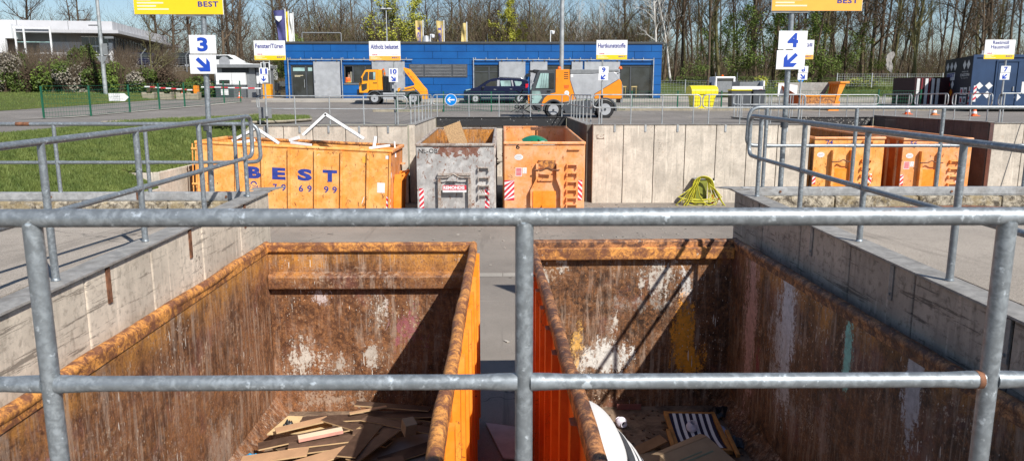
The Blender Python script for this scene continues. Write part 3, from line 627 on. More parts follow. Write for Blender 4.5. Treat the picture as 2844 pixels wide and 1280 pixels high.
for loc,rx,l in (((1.40,8.25,fz+.062),R(90),'small white ribbed pot lying alone on the floor of the right skip'),((2.17,7.98,fz+.125),R(20),'small white ribbed pot resting on the striped deck chair')):
    t=thing('ribbed_pot',l,'pot',loc,(rx,0,.4),'white ribbed pots')
    pr=[(.001,-.06),(.045,-.06)]
    for k in range(9): z=-.055+k*.0135; r_=.062*math.sin(math.pi*(.22+.56*k/8)); pr+= [(r_,z),(r_+.004,z+.005)]
    pr+=[(.042,.066),(.034,.066),(.034,.02),(.001,.02)]
    M().lathe(pr,(0,0,0),'z',22).build('pot_body',plain('lilac_white_plastic',(.68,.64,.72),.4),t,smooth=30)
    M().lathe([(.033,.021),(.001,.022)],(0,0,0),'z',16).build('opening',MT['dgrey'],t)
# folded white mattress
t=thing('folded_mattress','thick white folded mattress lying against the left wall of the right skip','mattress',(.83,6.85,-2.20),(0,0,R(4)))
wm=plain('white_quilt',(.66,.66,.67),.8,var=.03,scale=3)
def pad(z0,z1,rx,ry,ox,oy,nm,mat,dome=0):
    m=M(); n_=40; prof=[(.0001,z1+dome)]+[(k,z1+dome*(1-k**2.4)) for k in (.3,.55,.75,.9)]+[(.965,z1-.006),(1,z1-(z1-z0)*.35),(1,z0+(z1-z0)*.35),(.965,z0+.003),(.0001,z0)]
    vs=[];fs=[]
    for r_,z_ in prof:
        for k in range(n_):
            a=6.2832*k/n_; c_,s_=math.cos(a),math.sin(a); q=r_*(1+.02*mnoise.noise(V((c_*2,s_*2,z0*9))))
            x_=ox+rx*q*math.copysign(abs(c_)**.85,c_); x_=max(x_,-.19); vs.append((x_,oy+ry*q*math.copysign(abs(s_)**.85,s_),z_+.008*mnoise.noise(V((c_*3,s_*3,z1*5)))*(1-r_)))
    for i_ in range(len(prof)-1):
        for k in range(n_): fs.append((i_*n_+k,i_*n_+(k+1)%n_,(i_+1)*n_+(k+1)%n_,(i_+1)*n_+k))
    m.add(vs,fs); return m.build(nm,mat,t,smooth=60)
pad(.20,.31,.375,.90,-.02,.10,'top_fold',wm,.17)
M().prism([(-.18,-.9),(.52,-.85),(.6,0),(.5,.7),(-.18,.75)],-.25,-.10,'xy').build('cushion_base',wm,t,bevel=.05)
for i in range(4):
    pad(.125-.07*i,.185-.07*i,.47+.06*i,.90-.02*i,.0,-.02-.04*i,'fold',wm); pad(.187-.07*i,.197-.07*i,.44+.06*i,.86-.02*i,.0,-.02-.04*i,'fold_shade',MT['dgrey'])  # dark grey layers stand in for the shade between the folds
tag(crumple('blue_cloth',(1.14,6.98,-2.2),.12,.10,.12,plain('turquoise_cloth',(.0,.28,.42),.8),21),'turquoise cloth tucked below the rolled mattress','cloth')
# cardboard box
t=thing('cardboard_box','brown cardboard box tipped over in front of the deck chair','box',(1.98,6.82,-2.40),(R(10),R(-8),R(24)))
cb=plain('brown_cardboard',(.33,.23,.14),.85,var=.08); m=M(); m.box(-.30,.30,-.3,.30,0,.29); m.build('carton',cb,t,bevel=.008)
m=M(); m.add([(-.30,.30,.29),(.30,.30,.29),(.32,.44,.22),(-.30,.44,.20)],[(0,1,2,3)]); m.add([(-.30,.3003,.284),(.30,.3003,.284),(.32,.44,.214),(-.30,.44,.194)],[(0,1,2,3)]); m.build('flap',cb,t,fix=False)
m=M(); m.box(-.17,.20,.08,.10,.2915,.293); m.box(-.2,.1,.13,.145,.2915,.293); m.build('faded_print',plain('faded_green_print',(.16,.2,.14),.8),t)
tag(M().lathe([(.03,-.12),(.035,-.1),(.035,.05),(.015,.09),(.014,.12)],(2.55,8.02,fz+.06),'y',14).build('plastic_bottle',plain('clear_bluish_plastic',(.45,.5,.68),.2),smooth=40),'clear bluish plastic bottle beside the deck chair','bottle')
tag(M().box(-.2,.2,-.07,.07,0,.02).build('wood_offcut',plain('brown_board',(.28,.15,.07),.7)),'short brown board offcut between mattress and deck chair','board'); o=bpy.data.objects['wood_offcut']; o.location=(1.62,7.66,fz+.05); o.rotation_euler=(R(8),R(-12),R(25))
tag(M().prism([(1.35,7.72),(1.62,7.68),(1.95,7.2),(1.3,6.6),(1.1,7.0)],fz+.012,fz+.024,'xy').build('card_sheet',cb),'flat grey-brown card sheet on the floor beside the box','cardboard')
tag(crumple('dark_bag',(2.66,8.55,fz+.0),.13,.13,.18,MT['black'],31,10),'black crumpled bag in the far right corner of the right skip','bag')
tag(crumple('dark_cloth',(2.62,7.8,fz+.0),.1,.12,.12,MT['dgrey'],35,10),'dark crumpled cloth between bottle and right wall','cloth')
tag(M().box(0,.3,0,.012,0,.07).build('red_strip',plain('dull_red_strip',(.2,.07,.06),.7)),'dull red strip against the end wall of the right skip','strip'); o=bpy.data.objects['red_strip']; o.location=(1.42,8.70,fz+.02)
m=M()
for k in range(240):
    x=rnd.uniform(.7,2.8); y=rnd.uniform(6.5,8.75); s_=rnd.uniform(.008,.03)
    m.obox((x,y,fz+.01),(s_*2,s_,.01),Matrix.Rotation(rnd.uniform(0,3),3,'Z'))
tag(m.build('debris_crumbs',lam[1]),'small crumbs and dirt on the floor of the right skip','debris',kind='stuff')
# ------------------------------------------------------------------ far retaining walls
def wall_run(label,origin,axis,edges,z0,ztop,mat,thick=.22,face=-1,straps=(),lip=True,seam=.011):
    """axis 'x': runs along x, face looks to -y ; axis 'y': runs along y, face looks to face*x"""
    t=thing('retaining_wall',label,'wall',origin)
    for i,(a,b) in enumerate(zip(edges,edges[1:])):
        m=M()
        if axis=='x': m.box(a+seam,b-seam,0,thick,0,ztop-origin[2]-.012)
        else:
            xa,xb=sorted((0,-face*thick)); m.box(xa,xb,a+seam,b-seam,0,ztop-origin[2]-.012)
        m.build('wall_panel',mat,t,bevel=.014)
    m=M(); a,b=edges[0],edges[-1]
    if axis=='x': m.box(a+.02,b-.02,.03,thick-.02,.01,ztop-origin[2]-.03)
    else:
        xa,xb=sorted((-face*.03,-face*(thick-.02))); m.box(xa,xb,a+.02,b-.02,.01,ztop-origin[2]-.03)
    m.build('joint_filler',MT['rubber'],t)
    if lip:
        m=M()
        if axis=='x': m.box(a,b,-.03,thick+.05,ztop-origin[2]-.011,ztop-origin[2]+.006)
        else:
            xa,xb=sorted((face*.03,-face*(thick+.05))); m.box(xa,xb,a,b,ztop-origin[2]-.011,ztop-origin[2]+.006)
        m.build('edge_plate',MT['galv_dark'],t)
    for s_ in straps:
        m=M()
        if axis=='x': m.box(s_-.035,s_+.035,-.022,-.003,ztop-origin[2]-.26,ztop-origin[2]-.02)
        m.build('strap',MT['galv_far'],t,bevel=.004)
    return t
zy=-2.5; zt=.395
wall_run('pale concrete wall panels between the two far bays, above the yellow hose','' or (0,26,zy),'x',[3.14,4.21,5.28,6.37,7.45,8.53,9.6,10.74],zy,zt,MT['conc_far'],straps=(3.9,4.97,6.09,7.76,9.9))
wall_run('pale concrete wall panels rising behind the long orange skip',(0,26,zy),'x',[-8.75,-7.57,-6.56,-5.43,-4.34,-3.29],zy,.36,MT['conc_far'],straps=(-7.0,-6.0,-4.95,-3.95,-8.2))
wall_run('concrete wall panels right of the far right bay',(0,26,zy),'x',[17.16,18.25,19.35,20.4,21.5,22.6,24],zy,.44,MT['conc_far'])
ed=[26.23+i*1.035 for i in range(9)]
wall_run('sunlit left side wall of the middle bay',(-3.05,0,zy),'y',ed,zy,.385,MT['conc_far'],face=1,seam=.007)
wall_run('shaded right side wall of the middle bay',(2.95,0,zy),'y',ed,zy,.385,MT['conc_shade'],face=-1,seam=.007)
wall_run('left side wall of the far right bay',(10.75,0,zy),'y',ed,zy,.40,MT['conc_far'],face=1)
wall_run('dark shaded right side wall of the far right bay',(17.14,0,zy),'y',ed,zy,.46,MT['conc_shade'],face=-1,seam=.007)
wall_run('rear wall of the middle bay',(0,34.52,zy),'x',[-3.05,-2.0,-1,0,1,2,2.95],zy,.375,MT['conc_far'])
wall_run('rear wall of the far right bay',(0,34.52,zy),'x',[10.75,11.8,12.9,14,15,16,17.14],zy,.375,MT['conc_far'])
# wall end faces (square corner posts)
def rubb(label,x0,x1,pale):
    n=N('spattered_rubber'+str(x0)); p=n.pos(); v=n.noise(p,9,7,.75,.4); w=n.vor(p,7)
    c=n.mix(n.step(v,.66-.10*pale,.70-.10*pale),(.022,.022,.024),(.5,.47,.42)); c=n.mix(n.math('LESS_THAN',w,.11),c,(.45,.45,.45)); n.out(c,.7)
    m=M(); m.box(0,x1-x0,-.03,.0,-.40,.0); m.prism([(-.06,0),(.10,0),(.10,-.03),(-.06,-.03)],0,x1-x0,'yz')
    o=m.build('rubber_apron',n.m,bevel=.006); o.location=(x0,34.45,.385); return tag(o,label,'rubber apron')
rubb('black rubber apron with white spatters along the top of the middle bay',-3.0,2.9,0)
rubb('white-spattered rubber apron along the top of the far right bay',10.85,17.0,1)
# left boundary of the yard, stepped blocks
t=thing('retaining_wall','low stepped pale concrete blocks left of the long orange skip','wall',(-9.9,22.5,-2.45))
for y0,y1,zz in ((21.0,25.9,-.73),(19.3,21.0,-1.18),(17.6,19.3,-1.75),(15.6,17.6,-2.2)):
    M().box(-.02,.24,y0-22.5,y1-22.5-.02,-.4,zz+2.45).build('concrete_block',MT['conc_far'],t,bevel=.02)
M().box(-.6,-.03,21.0-22.5,21.2-22.5,-.4,-.73+2.45-.02).build('concrete_block',MT['conc_far'],t,bevel=.02)
# ------------------------------------------------------------------ upper level ground
def sheet(name,polys,off,mat,kind='structure',**k):
    m=M()
    for p in polys: drape(m,p,off)
    o=m.build(name,mat,fix=False); return tag(o,kind=kind)
big=520
base=[[(-3.27,26.22),(-8.75,26.22),(-8.75,34.76),(-3.27,34.76)],[(2.95+.2,26.22),(10.75-.2,26.22),(10.55,34.76),(3.15,34.76)],[(17.3,26.22),(60,26.22),(60,34.76),(17.3,34.76)],
 [(-60,-50),(-14.6,-50),(-14.6,26.22),(-60,26.22)],[(24.2,-50),(60,-50),(60,26.22),(24.2,26.22)],[(-60,26.22),(-8.75,26.22),(-8.75,34.76),(-60,34.76)],[(-60,34.76),(60,34.76),(60,63),(-60,63)]]
base.append([(-14.62,21.5),(-13.75,26.4),(-14.62,26.4)])
sheet('road',base,0,MT['asphalt'])
sheet('terrain',[[(-500,63),(500,63),(500,519),(-500,519)],[(-500,-50),(-60,-50),(-60,63),(-500,63)],[(60,-50),(500,-50),(500,63),(60,63)]],0,MT['soil'])
# dashed kerb line and paler strips on the road
def strip(m,x0,x1,y0,y1,off): drape(m,[(x0,y0),(x1,y0),(x1,y1),(x0,y1)],off)
m=M()
for k in range(30): strip(m,-9+k*.9,-8.45+k*.9,31.6,31.66,.006)
for k in range(8): strip(m,12+k*.9,12.5+k*.9,38.2,38.26,.006)
tag(m.build('road_marking',plain('worn_white_marking',(.4,.39,.37),.8),fix=False),kind='structure')
# pavement in front of the blue building with a kerb
m=M(); P=[(-17.5,52.9),(30,52.9),(30,62.5),(-17.5,62.5)]
for a,b in ((52.9,58),(58,62.5)):
    m.add([(-17.5,a,g(a)+.12),(30,a,g(a)+.12),(30,b,g(b)+.12),(-17.5,b,g(b)+.12)],[(0,1,2,3)])
m.add([(-17.5,52.9,g(52.9)-.02),(30,52.9,g(52.9)-.02),(30,52.9,g(52.9)+.12),(-17.5,52.9,g(52.9)+.12)],[(0,1,2,3)])
m.add([(-17.5,52.9,g(52.9)-.02),(-17.5,62.5,g(62.5)-.02),(-17.5,62.5,g(62.5)+.12),(-17.5,52.9,g(52.9)+.12)],[(0,1,2,3)])
tag(m.build('pavement',MT['paving'],fix=False),kind='structure')
sheet('pavement',[[(6.4,42.4),(30,42.4),(30,48.2),(6.4,48.2)],[(-21.4,33.4),(-20.9,33.4),(-18,52.9),(-18.6,52.9)]],.03,MT['paving'])
m=M()
for x0,x1,y in ((6.4,30,42.35),(-7.1,-3.2,41.3)): m.box(x0,x1,y,y+.12,g(y)-.05,g(y)+.12)
tag(m.build('kerb',MT['conc_edge'],bevel=.015),kind='structure')
# near grass bank
def gh(x,y):
    z=g(y)-.02 if y>24.5 else g(24.5)-.02-.285*(24.5-y)
    if y<24.5: z=max(z,-2.7)
    z+=.05*mnoise.noise(V((x*.8,y*.8,0)))
    return z
m=M(); xs=[-14.62,-14,-13.3,-12.6,-11.9,-11.2,-10.5,-9.9]
nx,ny=24,34
def row(y):
    xl=-14.6 if y<22 else -14.6+(y-22)*.18
    xr=-9.70 if y<25.9 else -8.77
    return xl,xr
def bankz(x,y):
    xl,xr=row(y); z=gh(x,y); bt=-.76 if 21<=y<25.9 else -1.2 if 19.3<=y<21 else -1.8 if y>=17.6 else -2.3
    if y<25.9: t_=max(0,1-(xr-x)/1.5); z=z+(min(bt,z)-z)*t_*t_
    e_=max(0,min(1,(x-xl)/4.2)); zt_=g(y)-.03; return zt_+(z-zt_)*e_*e_*(3-2*e_)
rows=[9.9+i*(26.2-9.9)/ny for i in range(ny+1)]
vs=[];fs=[]
for y in rows:
    xl,xr=row(y)
    for i in range(nx+1):
        x=xl+(xr-xl)*i/nx; z=bankz(x,y)
        vs.append((x,y,z))
for j in range(ny):
    for i in range(nx): a=j*(nx+1)+i; fs.append((a,a+1,a+nx+2,a+nx+1))
m.add(vs,fs)
tag(m.build('grass_bank',MT['grass'],fix=False,smooth=40),kind='structure')
GT=[(-13.85,26.2),(-8.77,26.2),(-7.9,27.5),(-7.6,30),(-8.4,33),(-9.2,36),(-12.1,37.4),(-13.2,33),(-13.6,29)]
sheet('lawn',[GT],.035,MT['grass'])
m=M(); P=[(x,y,g(y)+.08) for x,y in GT[1:]+[GT[0]]]
m.tube(P,.05,6); tag(m.build('kerb',MT['conc_edge']),kind='structure')
def tufts(name,n,fn,h,seed,mat,label):
    r=random.Random(seed); m=M(); vs=[];fs=[]
    for k in range(n):
        x,y,z=fn(r); hh=h*r.uniform(.5,1.4)
        for q in range(3):
            a=r.uniform(0,6.28); w=.012+.008*r.random(); dx,dy=math.cos(a),math.sin(a); lx,ly=r.uniform(-.5,.5)*hh,r.uniform(-.5,.5)*hh
            o=len(vs); vs+=[(x-dx*w,y-dy*w,z-.01),(x+dx*w,y+dy*w,z-.01),(x+lx,y+ly,z+hh)]; fs.append((o,o+1,o+2))
    m.v=vs;m.f=fs;m.mi=[0]*len(fs)
    return tag(m.build(name,mat,fix=False),label,'grass',kind='stuff')
def fb(r):
    y=17.5+8.6*r.random(); xl,xr=row(y); x=r.uniform(xl+.1,xr-.02); return x,y,bankz(x,y)
tufts('grass',34000,fb,.085,3,MT['blade'],'short green grass growing on the bank behind the left railing')
def inpoly(x,y,P):
    c=False
    for i in range(len(P)):
        (x1,y1),(x2,y2)=P[i],P[i-1]
        if (y1>y)!=(y2>y) and x<(x2-x1)*(y-y1)/(y2-y1)+x1: c=not c
    return c
def ft(r):
    while True:
        x,y=r.uniform(-14,-7.5),r.uniform(26.2,37.4)
        if inpoly(x,y,GT): return x,y,g(y)+.03
tufts('grass',7000,ft,.12,4,MT['blade'],'grass growing on the small verge above the far wall')
t=M()
for x,y in ((-13.3,19.3),(-12.2,18.9),(-11.0,18.9)):
    for k in range(40): t.obox((x+rnd.uniform(-.25,.25),y+rnd.uniform(-.2,.2),gh(x,y)+rnd.uniform(.03,.2)),(.07,.05,.01),Matrix.Rotation(rnd.uniform(0,3),3,'X')@Matrix.Rotation(rnd.uniform(0,3),3,'Z'))
tag(t.build('weeds',MT['bud'],fix=False),'yellow-green weeds at the foot of the grass bank','weeds',kind='stuff')
# ------------------------------------------------------------------ railings of the upper level
def loop_rail(label,p0,p1,n,h=1.0,mid=.44,leg=True,mat='galv_far',r=.022,open0=False,open1=False,zoff=0,xs=None):
    p0=V(p0);p1=V(p1); d=p1-p0; L=math.hypot(d.x,d.y); ang=math.atan2(d.y,d.x)
    t=thing('railing',label,'railing',p0,(0,0,ang),'tube railings along the far walls')
    s=d.z/L; Z=lambda x,z:z+s*x
    q=.2 if leg else 0
    c=bentloop([(L/2,0,Z(L/2,h)),(-.0,0,Z(0,h)),(0,0,Z(0,h-mid)),(.3,0,Z(.3,h-mid))],.16,5)
    e=bentloop([(L-.3,0,Z(L-.3,h-mid)),(L,0,Z(L,h-mid)),(L,0,Z(L,h)),(L/2,0,Z(L/2,h))],.16,5)
    m=M(); m.tube(e+c[1:],r,8); m.build('top_rail',MT[mat],t,smooth=60)
    m=M(); m.tube([(.25,0,Z(.25,h-mid)),(L-.25,0,Z(L-.25,h-mid))],r*.9,8); m.build('mid_rail',MT[mat],t,smooth=60)
    for x in (xs or [.2+(L-.4)*i/(n-1) for i in range(n)]): post(t,x,0,Z(x,0),Z(x,h-.01),r,far=True,mat=MT[mat],flange=False)
    return t
Y=26.27
loop_rail('tube railing on the far wall above the long orange skip',(-8.5,Y,.36),(-3.32,Y,.36),5,xs=[.07,1.3,2.5,3.68,4.86])
loop_rail('tube railing on the far wall above the left half of the bare panels',(3.16,Y,.40),(6.93,Y,.40),4,xs=[.22,1.33,2.43,3.52])
loop_rail('tube railing on the far wall just left of the sign with the number 4',(7.0,Y,.40),(10.6,Y,.41),4,xs=[.22,1.32,2.4,3.4])
loop_rail('railing seen end-on above the left side wall of the middle bay',(-3.24,26.5,.385),(-3.24,34.5,.385),7)
loop_rail('railing with close rusty posts above the right side wall of the middle bay',(3.14,26.5,.385),(3.14,34.5,.385),7)
loop_rail('tube railing along the rear edge of the middle bay, in front of the dark car',(-3.2,34.78,.385),(3.1,34.78,.385),4,xs=[.2,1.66,3.05,4.5,5.95])
loop_rail('railing seen end-on above the left side wall of the far right bay',(10.62,26.4,.40),(10.62,34.6,.385),8)
loop_rail('tube railing along the rear edge of the far right bay before the small orange skip',(10.7,34.78,.385),(17.45,34.78,.385),6)
loop_rail('first short railing along the dark right edge of the far right bay',(17.42,34.4,.4),(17.40,31.9,.42),3)
loop_rail('second short railing along the dark right edge of the far right bay',(17.38,31.6,.42),(17.36,29.2,.44),3)
loop_rail('third short railing along the dark right edge of the far right bay',(17.35,28.9,.44),(17.33,26.5,.45),3)
loop_rail('railing at the far right above the shadowed wall',(17.4,26.27,.45),(22.4,26.27,.45),5)
M_=M().box(-.45,0,-.004,.004,-.38,0); o=M_.build('grey_sheet',MT['mgrey']); o.location=(-8.0,26.23,.98); tag(o,'small grey sheet hanging in the left end of the far railing','panel')
# round blue arrow sign on the rear railing
t=thing('arrow_sign','round blue traffic sign with a white arrow pointing left on the rear railing','sign',(-2.36,34.72,1.16))
M().lathe([(.27,0),(.27,.012)],(0,0,0),'y',32).build('sign_rim',MT['white'],t)
m=M(); m.lathe([(.25,-.004),(.25,-.001)],(0,0,0),'y',32); m.build('sign_disc',MT['bluepaint'],t)
M().prism([(-.17,0),(-.06,.12),(-.0,.12),(-.08,.03),(.17,.03),(.17,-.03),(-.08,-.03),(-.0,-.12),(-.06,-.12)],-.009,-.005).build('arrow',MT['white'],t)
# ------------------------------------------------------------------ hook-lift skips of the far bays
def hazard(t,x0,x1,z0,z1,y,lean,name='hazard_marker'):
    m=M(); m.mat(0).box(x0,x1,y-.003,y,z0,z1); h=(z1-z0); w=x1-x0; k=0
    z=z0-w
    while z<z1:
        pts=[(x0,z),(x1,z+w*lean*1.0),(x1,z+w*lean+.085),(x0,z+.085)] if lean>0 else [(x0,z+w),(x1,z),(x1,z+.085),(x0,z+w+.085)]
        pts=[(a,min(max(b,z0),z1)) for a,b in pts]
        if max(b for a,b in pts)-min(b for a,b in pts)>.02: m.mat(1).add([(a,y-.006,b) for a,b in pts],[(0,1,2,3)])
        z+=.17
    m.build(name,[MT['hazwhite'],MT['redink']],t,fix=False)
def rung(t,x,z,y,w=.3,drop=.07,mat=None):
    m=M(); m.box(x,x+w,y-.10,y,z-.012,z+.012); m.box(x-.02,x+.012,y-.10,y,z-drop,z+.02); m.box(x+w-.012,x+w+.02,y-.10,y,z-drop,z+.02)
    m.build('ladder_rung',mat,t)
def oval(t,x,z,y,a,b):
    m=M(); m.mat(0).add([(x+a*math.cos(k*math.pi/12),y,z+b*math.sin(k*math.pi/12)) for k in range(24)],[list(range(24))])
    for s_ in (.8,): 
        m.mat(1)
        P=[(x+a*.72*math.cos(k*math.pi/12),y-.003,z+b*.62*math.sin(k*math.pi/12)) for k in range(24)]; Q=[(x+a*.66*math.cos(k*math.pi/12),y-.003,z+b*.52*math.sin(k*math.pi/12)) for k in range(24)]
        m.add(P+Q,[(k,(k+1)%24,24+(k+1)%24,24+k) for k in range(24)])
        m.box(x-a*.5,x+a*.5,y-.004,y-.002,z-b*.08,z+b*.12)
    m.build('oval_sticker',[MT['hazwhite'],MT['greyink']],t,fix=False)
def redlabel(t,x,z,y,w,h):
    m=M(); m.mat(0).box(x,x+w,y-.003,y,z-h,z); m.mat(1)
    for k in range(6): m.box(x+w*.08,x+w*.92,y-.005,y-.003,z-h*(.16+.15*k),z-h*(.06+.15*k))
    m.mat(0).box(x+w+.02,x+w*1.75,y-.003,y,z-h*.68,z); m.mat(2)
    for a,b in ((.3,.15),(.2,.5),(.5,.5)): m.box(x+w*(1.12+a),x+w*(1.22+a),y-.005,y-.003,z-h*(b+.1),z-h*b)
    m.build('label',[MT['hazwhite'],MT['redink'],MT['greyink']],t)
def hook_skip(loc,L,label,ext,rimm_,kind,rise=0,W_=2.45,H=2.3,inner_=None,rotz=0):
    """local: x 0..W across the front, y back, z 0 rim of the front"""
    t=thing('roll_off_skip',label,'skip',loc,(math.atan(rise/L),0,rotz),'orange and grey roll-off skips in the far bays')
    inn=inner_ or ext
    ch=.16
    m=M(); m.prism([(0.03,-.1),(.03,-H+.12+ch),(.03+ch*1.3,-H+.12),(W_-.03-ch*1.3,-H+.12),(W_-.03,-H+.12+ch),(W_-.03,-.1)],0,.05); m.build('front_wall',ext,t,bevel=.006)
    m=M(); m.prism([(0.03,-.02),(.03,-H+.12+ch),(.03+ch*1.3,-H+.12),(W_-.03-ch*1.3,-H+.12),(W_-.03,-H+.12+ch),(W_-.03,-.02)],L-.05,L); m.build('end_wall',inn,t)
    for x0 in (.031,W_-.081):
        m=M(); m.box(x0,x0+.05,.051,L-.051,-H+.14,-.06); m.build('side_wall',inn,t)
    m=M(); m.box(.082,W_-.082,.051,L-.051,-H+.13,-H+.18); m.build('floor_plate',MT['skipfloor'],t)
    for sg,x in ((-1,.031),(1,W_-.031)):
        for k in range(int(L/.62)):
            y=.3+k*.62; m=M(); x1=x+sg*.05; m.prism([(x,y),(x1,y+.02),(x1,y+.1),(x,y+.12)],-H+.15,-.1,'xy'); m.build('side_rib',ext,t)
    m=M(); m.box(0,W_,-.045,.055,-.085,.0); m.build('rim',rimm_,t,bevel=.025)
    m=M(); m.box(0,W_,L-.05,L+.03,-.08,.004); m.build('rim',rimm_,t,bevel=.02)
    for x in (.05,W_-.05):
        m=M(); m.tube([(x,y*L/14,-.045+.008*mnoise.noise(V((y,x,1)))) for y in range(15)],.05,10); m.build('rim',rimm_,t,smooth=50)
    m=M()
    for x in (.55,W_-.7): m.box(x,x+.14,.1,L-.1,-H,-H+.119)
    m.lathe([(.09,-.1),(.09,.1)],(.3,.5,-H+.09),'x',12); m.lathe([(.09,-.1),(.09,.1)],(W_-.3,.5,-H+.09),'x',12)
    m.build('skid_rail',MT['rust'],t)
    return t
gry=hook_skip((-2.60,22.3,-.012),6.7,'dented grey skip with a red name board between the two orange ones',MT['skipgrey'],MT['rimgrey'],'g',.16,2.38,inner_=MT['innerR'])
o6=hook_skip((.03,22.3,.036),6.7,'orange skip number 6 with a green lid poking out',MT['skippink'],MT['skippink'],'6',.17,2.46,inner_=MT['skippink'])
# front of number 6
t=o6; k=.003072
def kx(px): return (px+77)*k
def kz(py): return -(py-330)*k
m=M(); text(m,'6',kx(44),kx(82),kz(402),kz(353),-.0035,.03); m.build('number',MT['blackink'],t,fix=False)
oval(t,kx(72),kz(480),-.004,43*k,29*k); redlabel(t,kx(42),kz(582),-.001,62*k,86*k)
M().box(kx(550),kx(668),-.06,0,kz(408),kz(398)).build('ladder_rung',MT['skippink'],t)
for z in (550,635,720,800,880,948): rung(t,kx(545),kz(z),0,94*k,.10,MT['skippink'])
hazard(t,.0305,kx(29),kz(905),kz(705),-.001,1); hazard(t,kx(657),kx(697),kz(905),kz(705),-.001,-1)
m=M(); m.box(kx(262),kx(432),-.05,-.001,kz(590),kz(508)); m.build('hook_plate',MT['rim'],t,bevel=.005)
for a,b,c,d in ((238,262,185,205),(438,462,480,498)):
    m=M(); m.prism([(kx(a),kz(540)),(kx(b),kz(540)),(kx(b),kz(680)),(kx(d),kz(800)),(kx(d),kz(960)),(kx(c),kz(960)),(kx(c),kz(800)),(kx(a),kz(690))],-.16,-.001); m.build('hook_frame',MT['skippink'],t,bevel=.006)
m=M(); P=bentloop([(kx(225),-.17,kz(600)),(kx(300),-.17,kz(600)),(kx(350),-.17,kz(570)),(kx(398),-.17,kz(600)),(kx(470),-.17,kz(600))],.14); m.tube(P,.02,8); m.build('hook_bar',MT['rust'],t,smooth=60)
m=M(); m.prism([(kx(268),kz(600)),(kx(350),kz(578)),(kx(396),kz(600)),(kx(384),kz(650)),(kx(274),kz(640))],-.15,-.13); m.build('hook_pocket',MT['skippink'],t)
m=M(); m.box(kx(214),kx(438),-.03,-.001,kz(985),kz(812)); m.build('new_paint_panel',MT['skipbright'],t)
M().box(kx(262),kx(404),-.05,-.001,kz(712),kz(640)).build('cross_plate',MT['skippink'],t)
M().box(kx(300),kx(375),-.12,-.031,kz(985),kz(952)).build('tow_eye',MT['skipbright'],t)
m=M(); m.obox((1.24,5.6,-.02),(.42,.5,.09)); m.cyl((1.22,5.6,-.5),(1.22,5.6,-.05),.03); m.build('rear_bracket',MT['rust'],t)
# front of the grey one: zoom 7.244 px per source px -> metres
t=gry; q=.010789/7.244
def hx(px): return (px-2)*q+.03
def hz(py): return -((py+8*7.244+239)*q)
m=M(); text(m,'NL-OB',.10,.66,-.30,-.16,-.0035,.01,1.05); m.build('lettering',MT['blackink'],t,fix=False)
rp=orange_ext('rust_band_on_grey',(.16,.06,.035),.5,(.30,.18,.15)); rp.node_tree.nodes['Principled BSDF'].inputs['Roughness'].default_value=.8
m=M(); rr=random.Random(4)
for i in range(60):
    x=.62+1.25*rr.random(); z=-.10-.26*rr.random()**1.3; w=rr.uniform(.04,.16); h=rr.uniform(.03,.12)
    n_=7; m.add([(x+w*rr.uniform(.5,1)*math.cos(a*6.28/n_),-.0012-.00002*i,z+h*rr.uniform(.4,1)*math.sin(a*6.28/n_)) for a in range(n_)],[list(range(n_))])
m.build('rust_stain',rp,t,fix=False)
hazard(t,hx(40),hx(132),hz(1030),hz(610),-.001,1); hazard(t,hx(40)+1.98,hx(132)+1.98,hz(1020),hz(600),-.001,-1)
for a,b in ((425,485),(1030,1092)): M().box(hx(a),hx(b),-.14,-.001,hz(1400),hz(390)).build('hook_frame',MT['rimgrey'],t,bevel=.006)
m=M(); m.box(hx(425),hx(1085),-.12,-.001,hz(345),hz(295)); m.build('hook_plate',MT['rimgrey'],t,bevel=.006)
m=M(); m.tube(bentloop([(hx(415),-.15,hz(378)),(hx(640),-.15,hz(378)),(hx(740),-.15,hz(290)),(hx(850),-.15,hz(378)),(hx(1085),-.15,hz(378))],.13),.018,8); m.build('hook_bar',MT['rimgrey'],t,smooth=60)
m=M(); m.prism([(hx(600),hz(450)),(hx(660),hz(375)),(hx(740),hz(330)),(hx(850),hz(385)),(hx(815),hz(455))],-.14,-.12); m.build('hook_pocket',MT['skipgrey'],t)
m=M(); m.mat(0).box(hx(525),hx(1000),-.16,-.155,hz(675),hz(530)); m.mat(1).box(hx(525),hx(1000),-.163,-.1605,hz(628),hz(532)); m.mat(0); text(m,'REMONDIS',hx(540),hx(965),hz(614),hz(546),-.166,.05)
m.mat(2); text(m,'0208 41082-206',hx(640),hx(935),hz(662),hz(640),-.1635,.0)
m.build('name_board',[MT['white'],MT['redink'],MT['greyink']],t,fix=False)
for z in (-.72,-1.02,-1.27,-1.55): rung(t,1.88,z,0,.3,.11,MT['rimgrey'])
M().box(.06,2.28,-.02,-.001,-.100,-.086).build('weld_seam',MT['rimgrey'],t)
# things sticking out of the grey one and number 6
o=tag(M().box(0,.62,0,.03,0,.72).build('chipboard',plain('mottled_chipboard',(.42,.27,.14),.8,var=.3,scale=25)),'slanted chipboard panel standing in the grey skip','board'); o.location=(-1.74,26.6,-.72); o.rotation_euler=(R(-12),R(-20),0); o.scale=(1,1,1.5)
m=M()
for kk in range(70):
    m.obox((rnd.uniform(-2.45,-.4),rnd.uniform(23.6,28.6),rnd.uniform(-1.4,-.75)),(rnd.uniform(.3,1.2),rnd.uniform(.05,.4),.02),Matrix.Rotation(rnd.uniform(0,3),3,'Z')@Matrix.Rotation(rnd.uniform(-.6,.6),3,'X'))
tag(m.build('mixed_timber',[lam[2]]),'broken timber filling the grey skip','timber',kind='stuff')
t=thing('green_lid','curved green plastic lid lying on the contents of skip number 6','lid',(1.12,24.6,-.16),(R(10),0,R(8)))
m=M(); vs=[];fs=[]
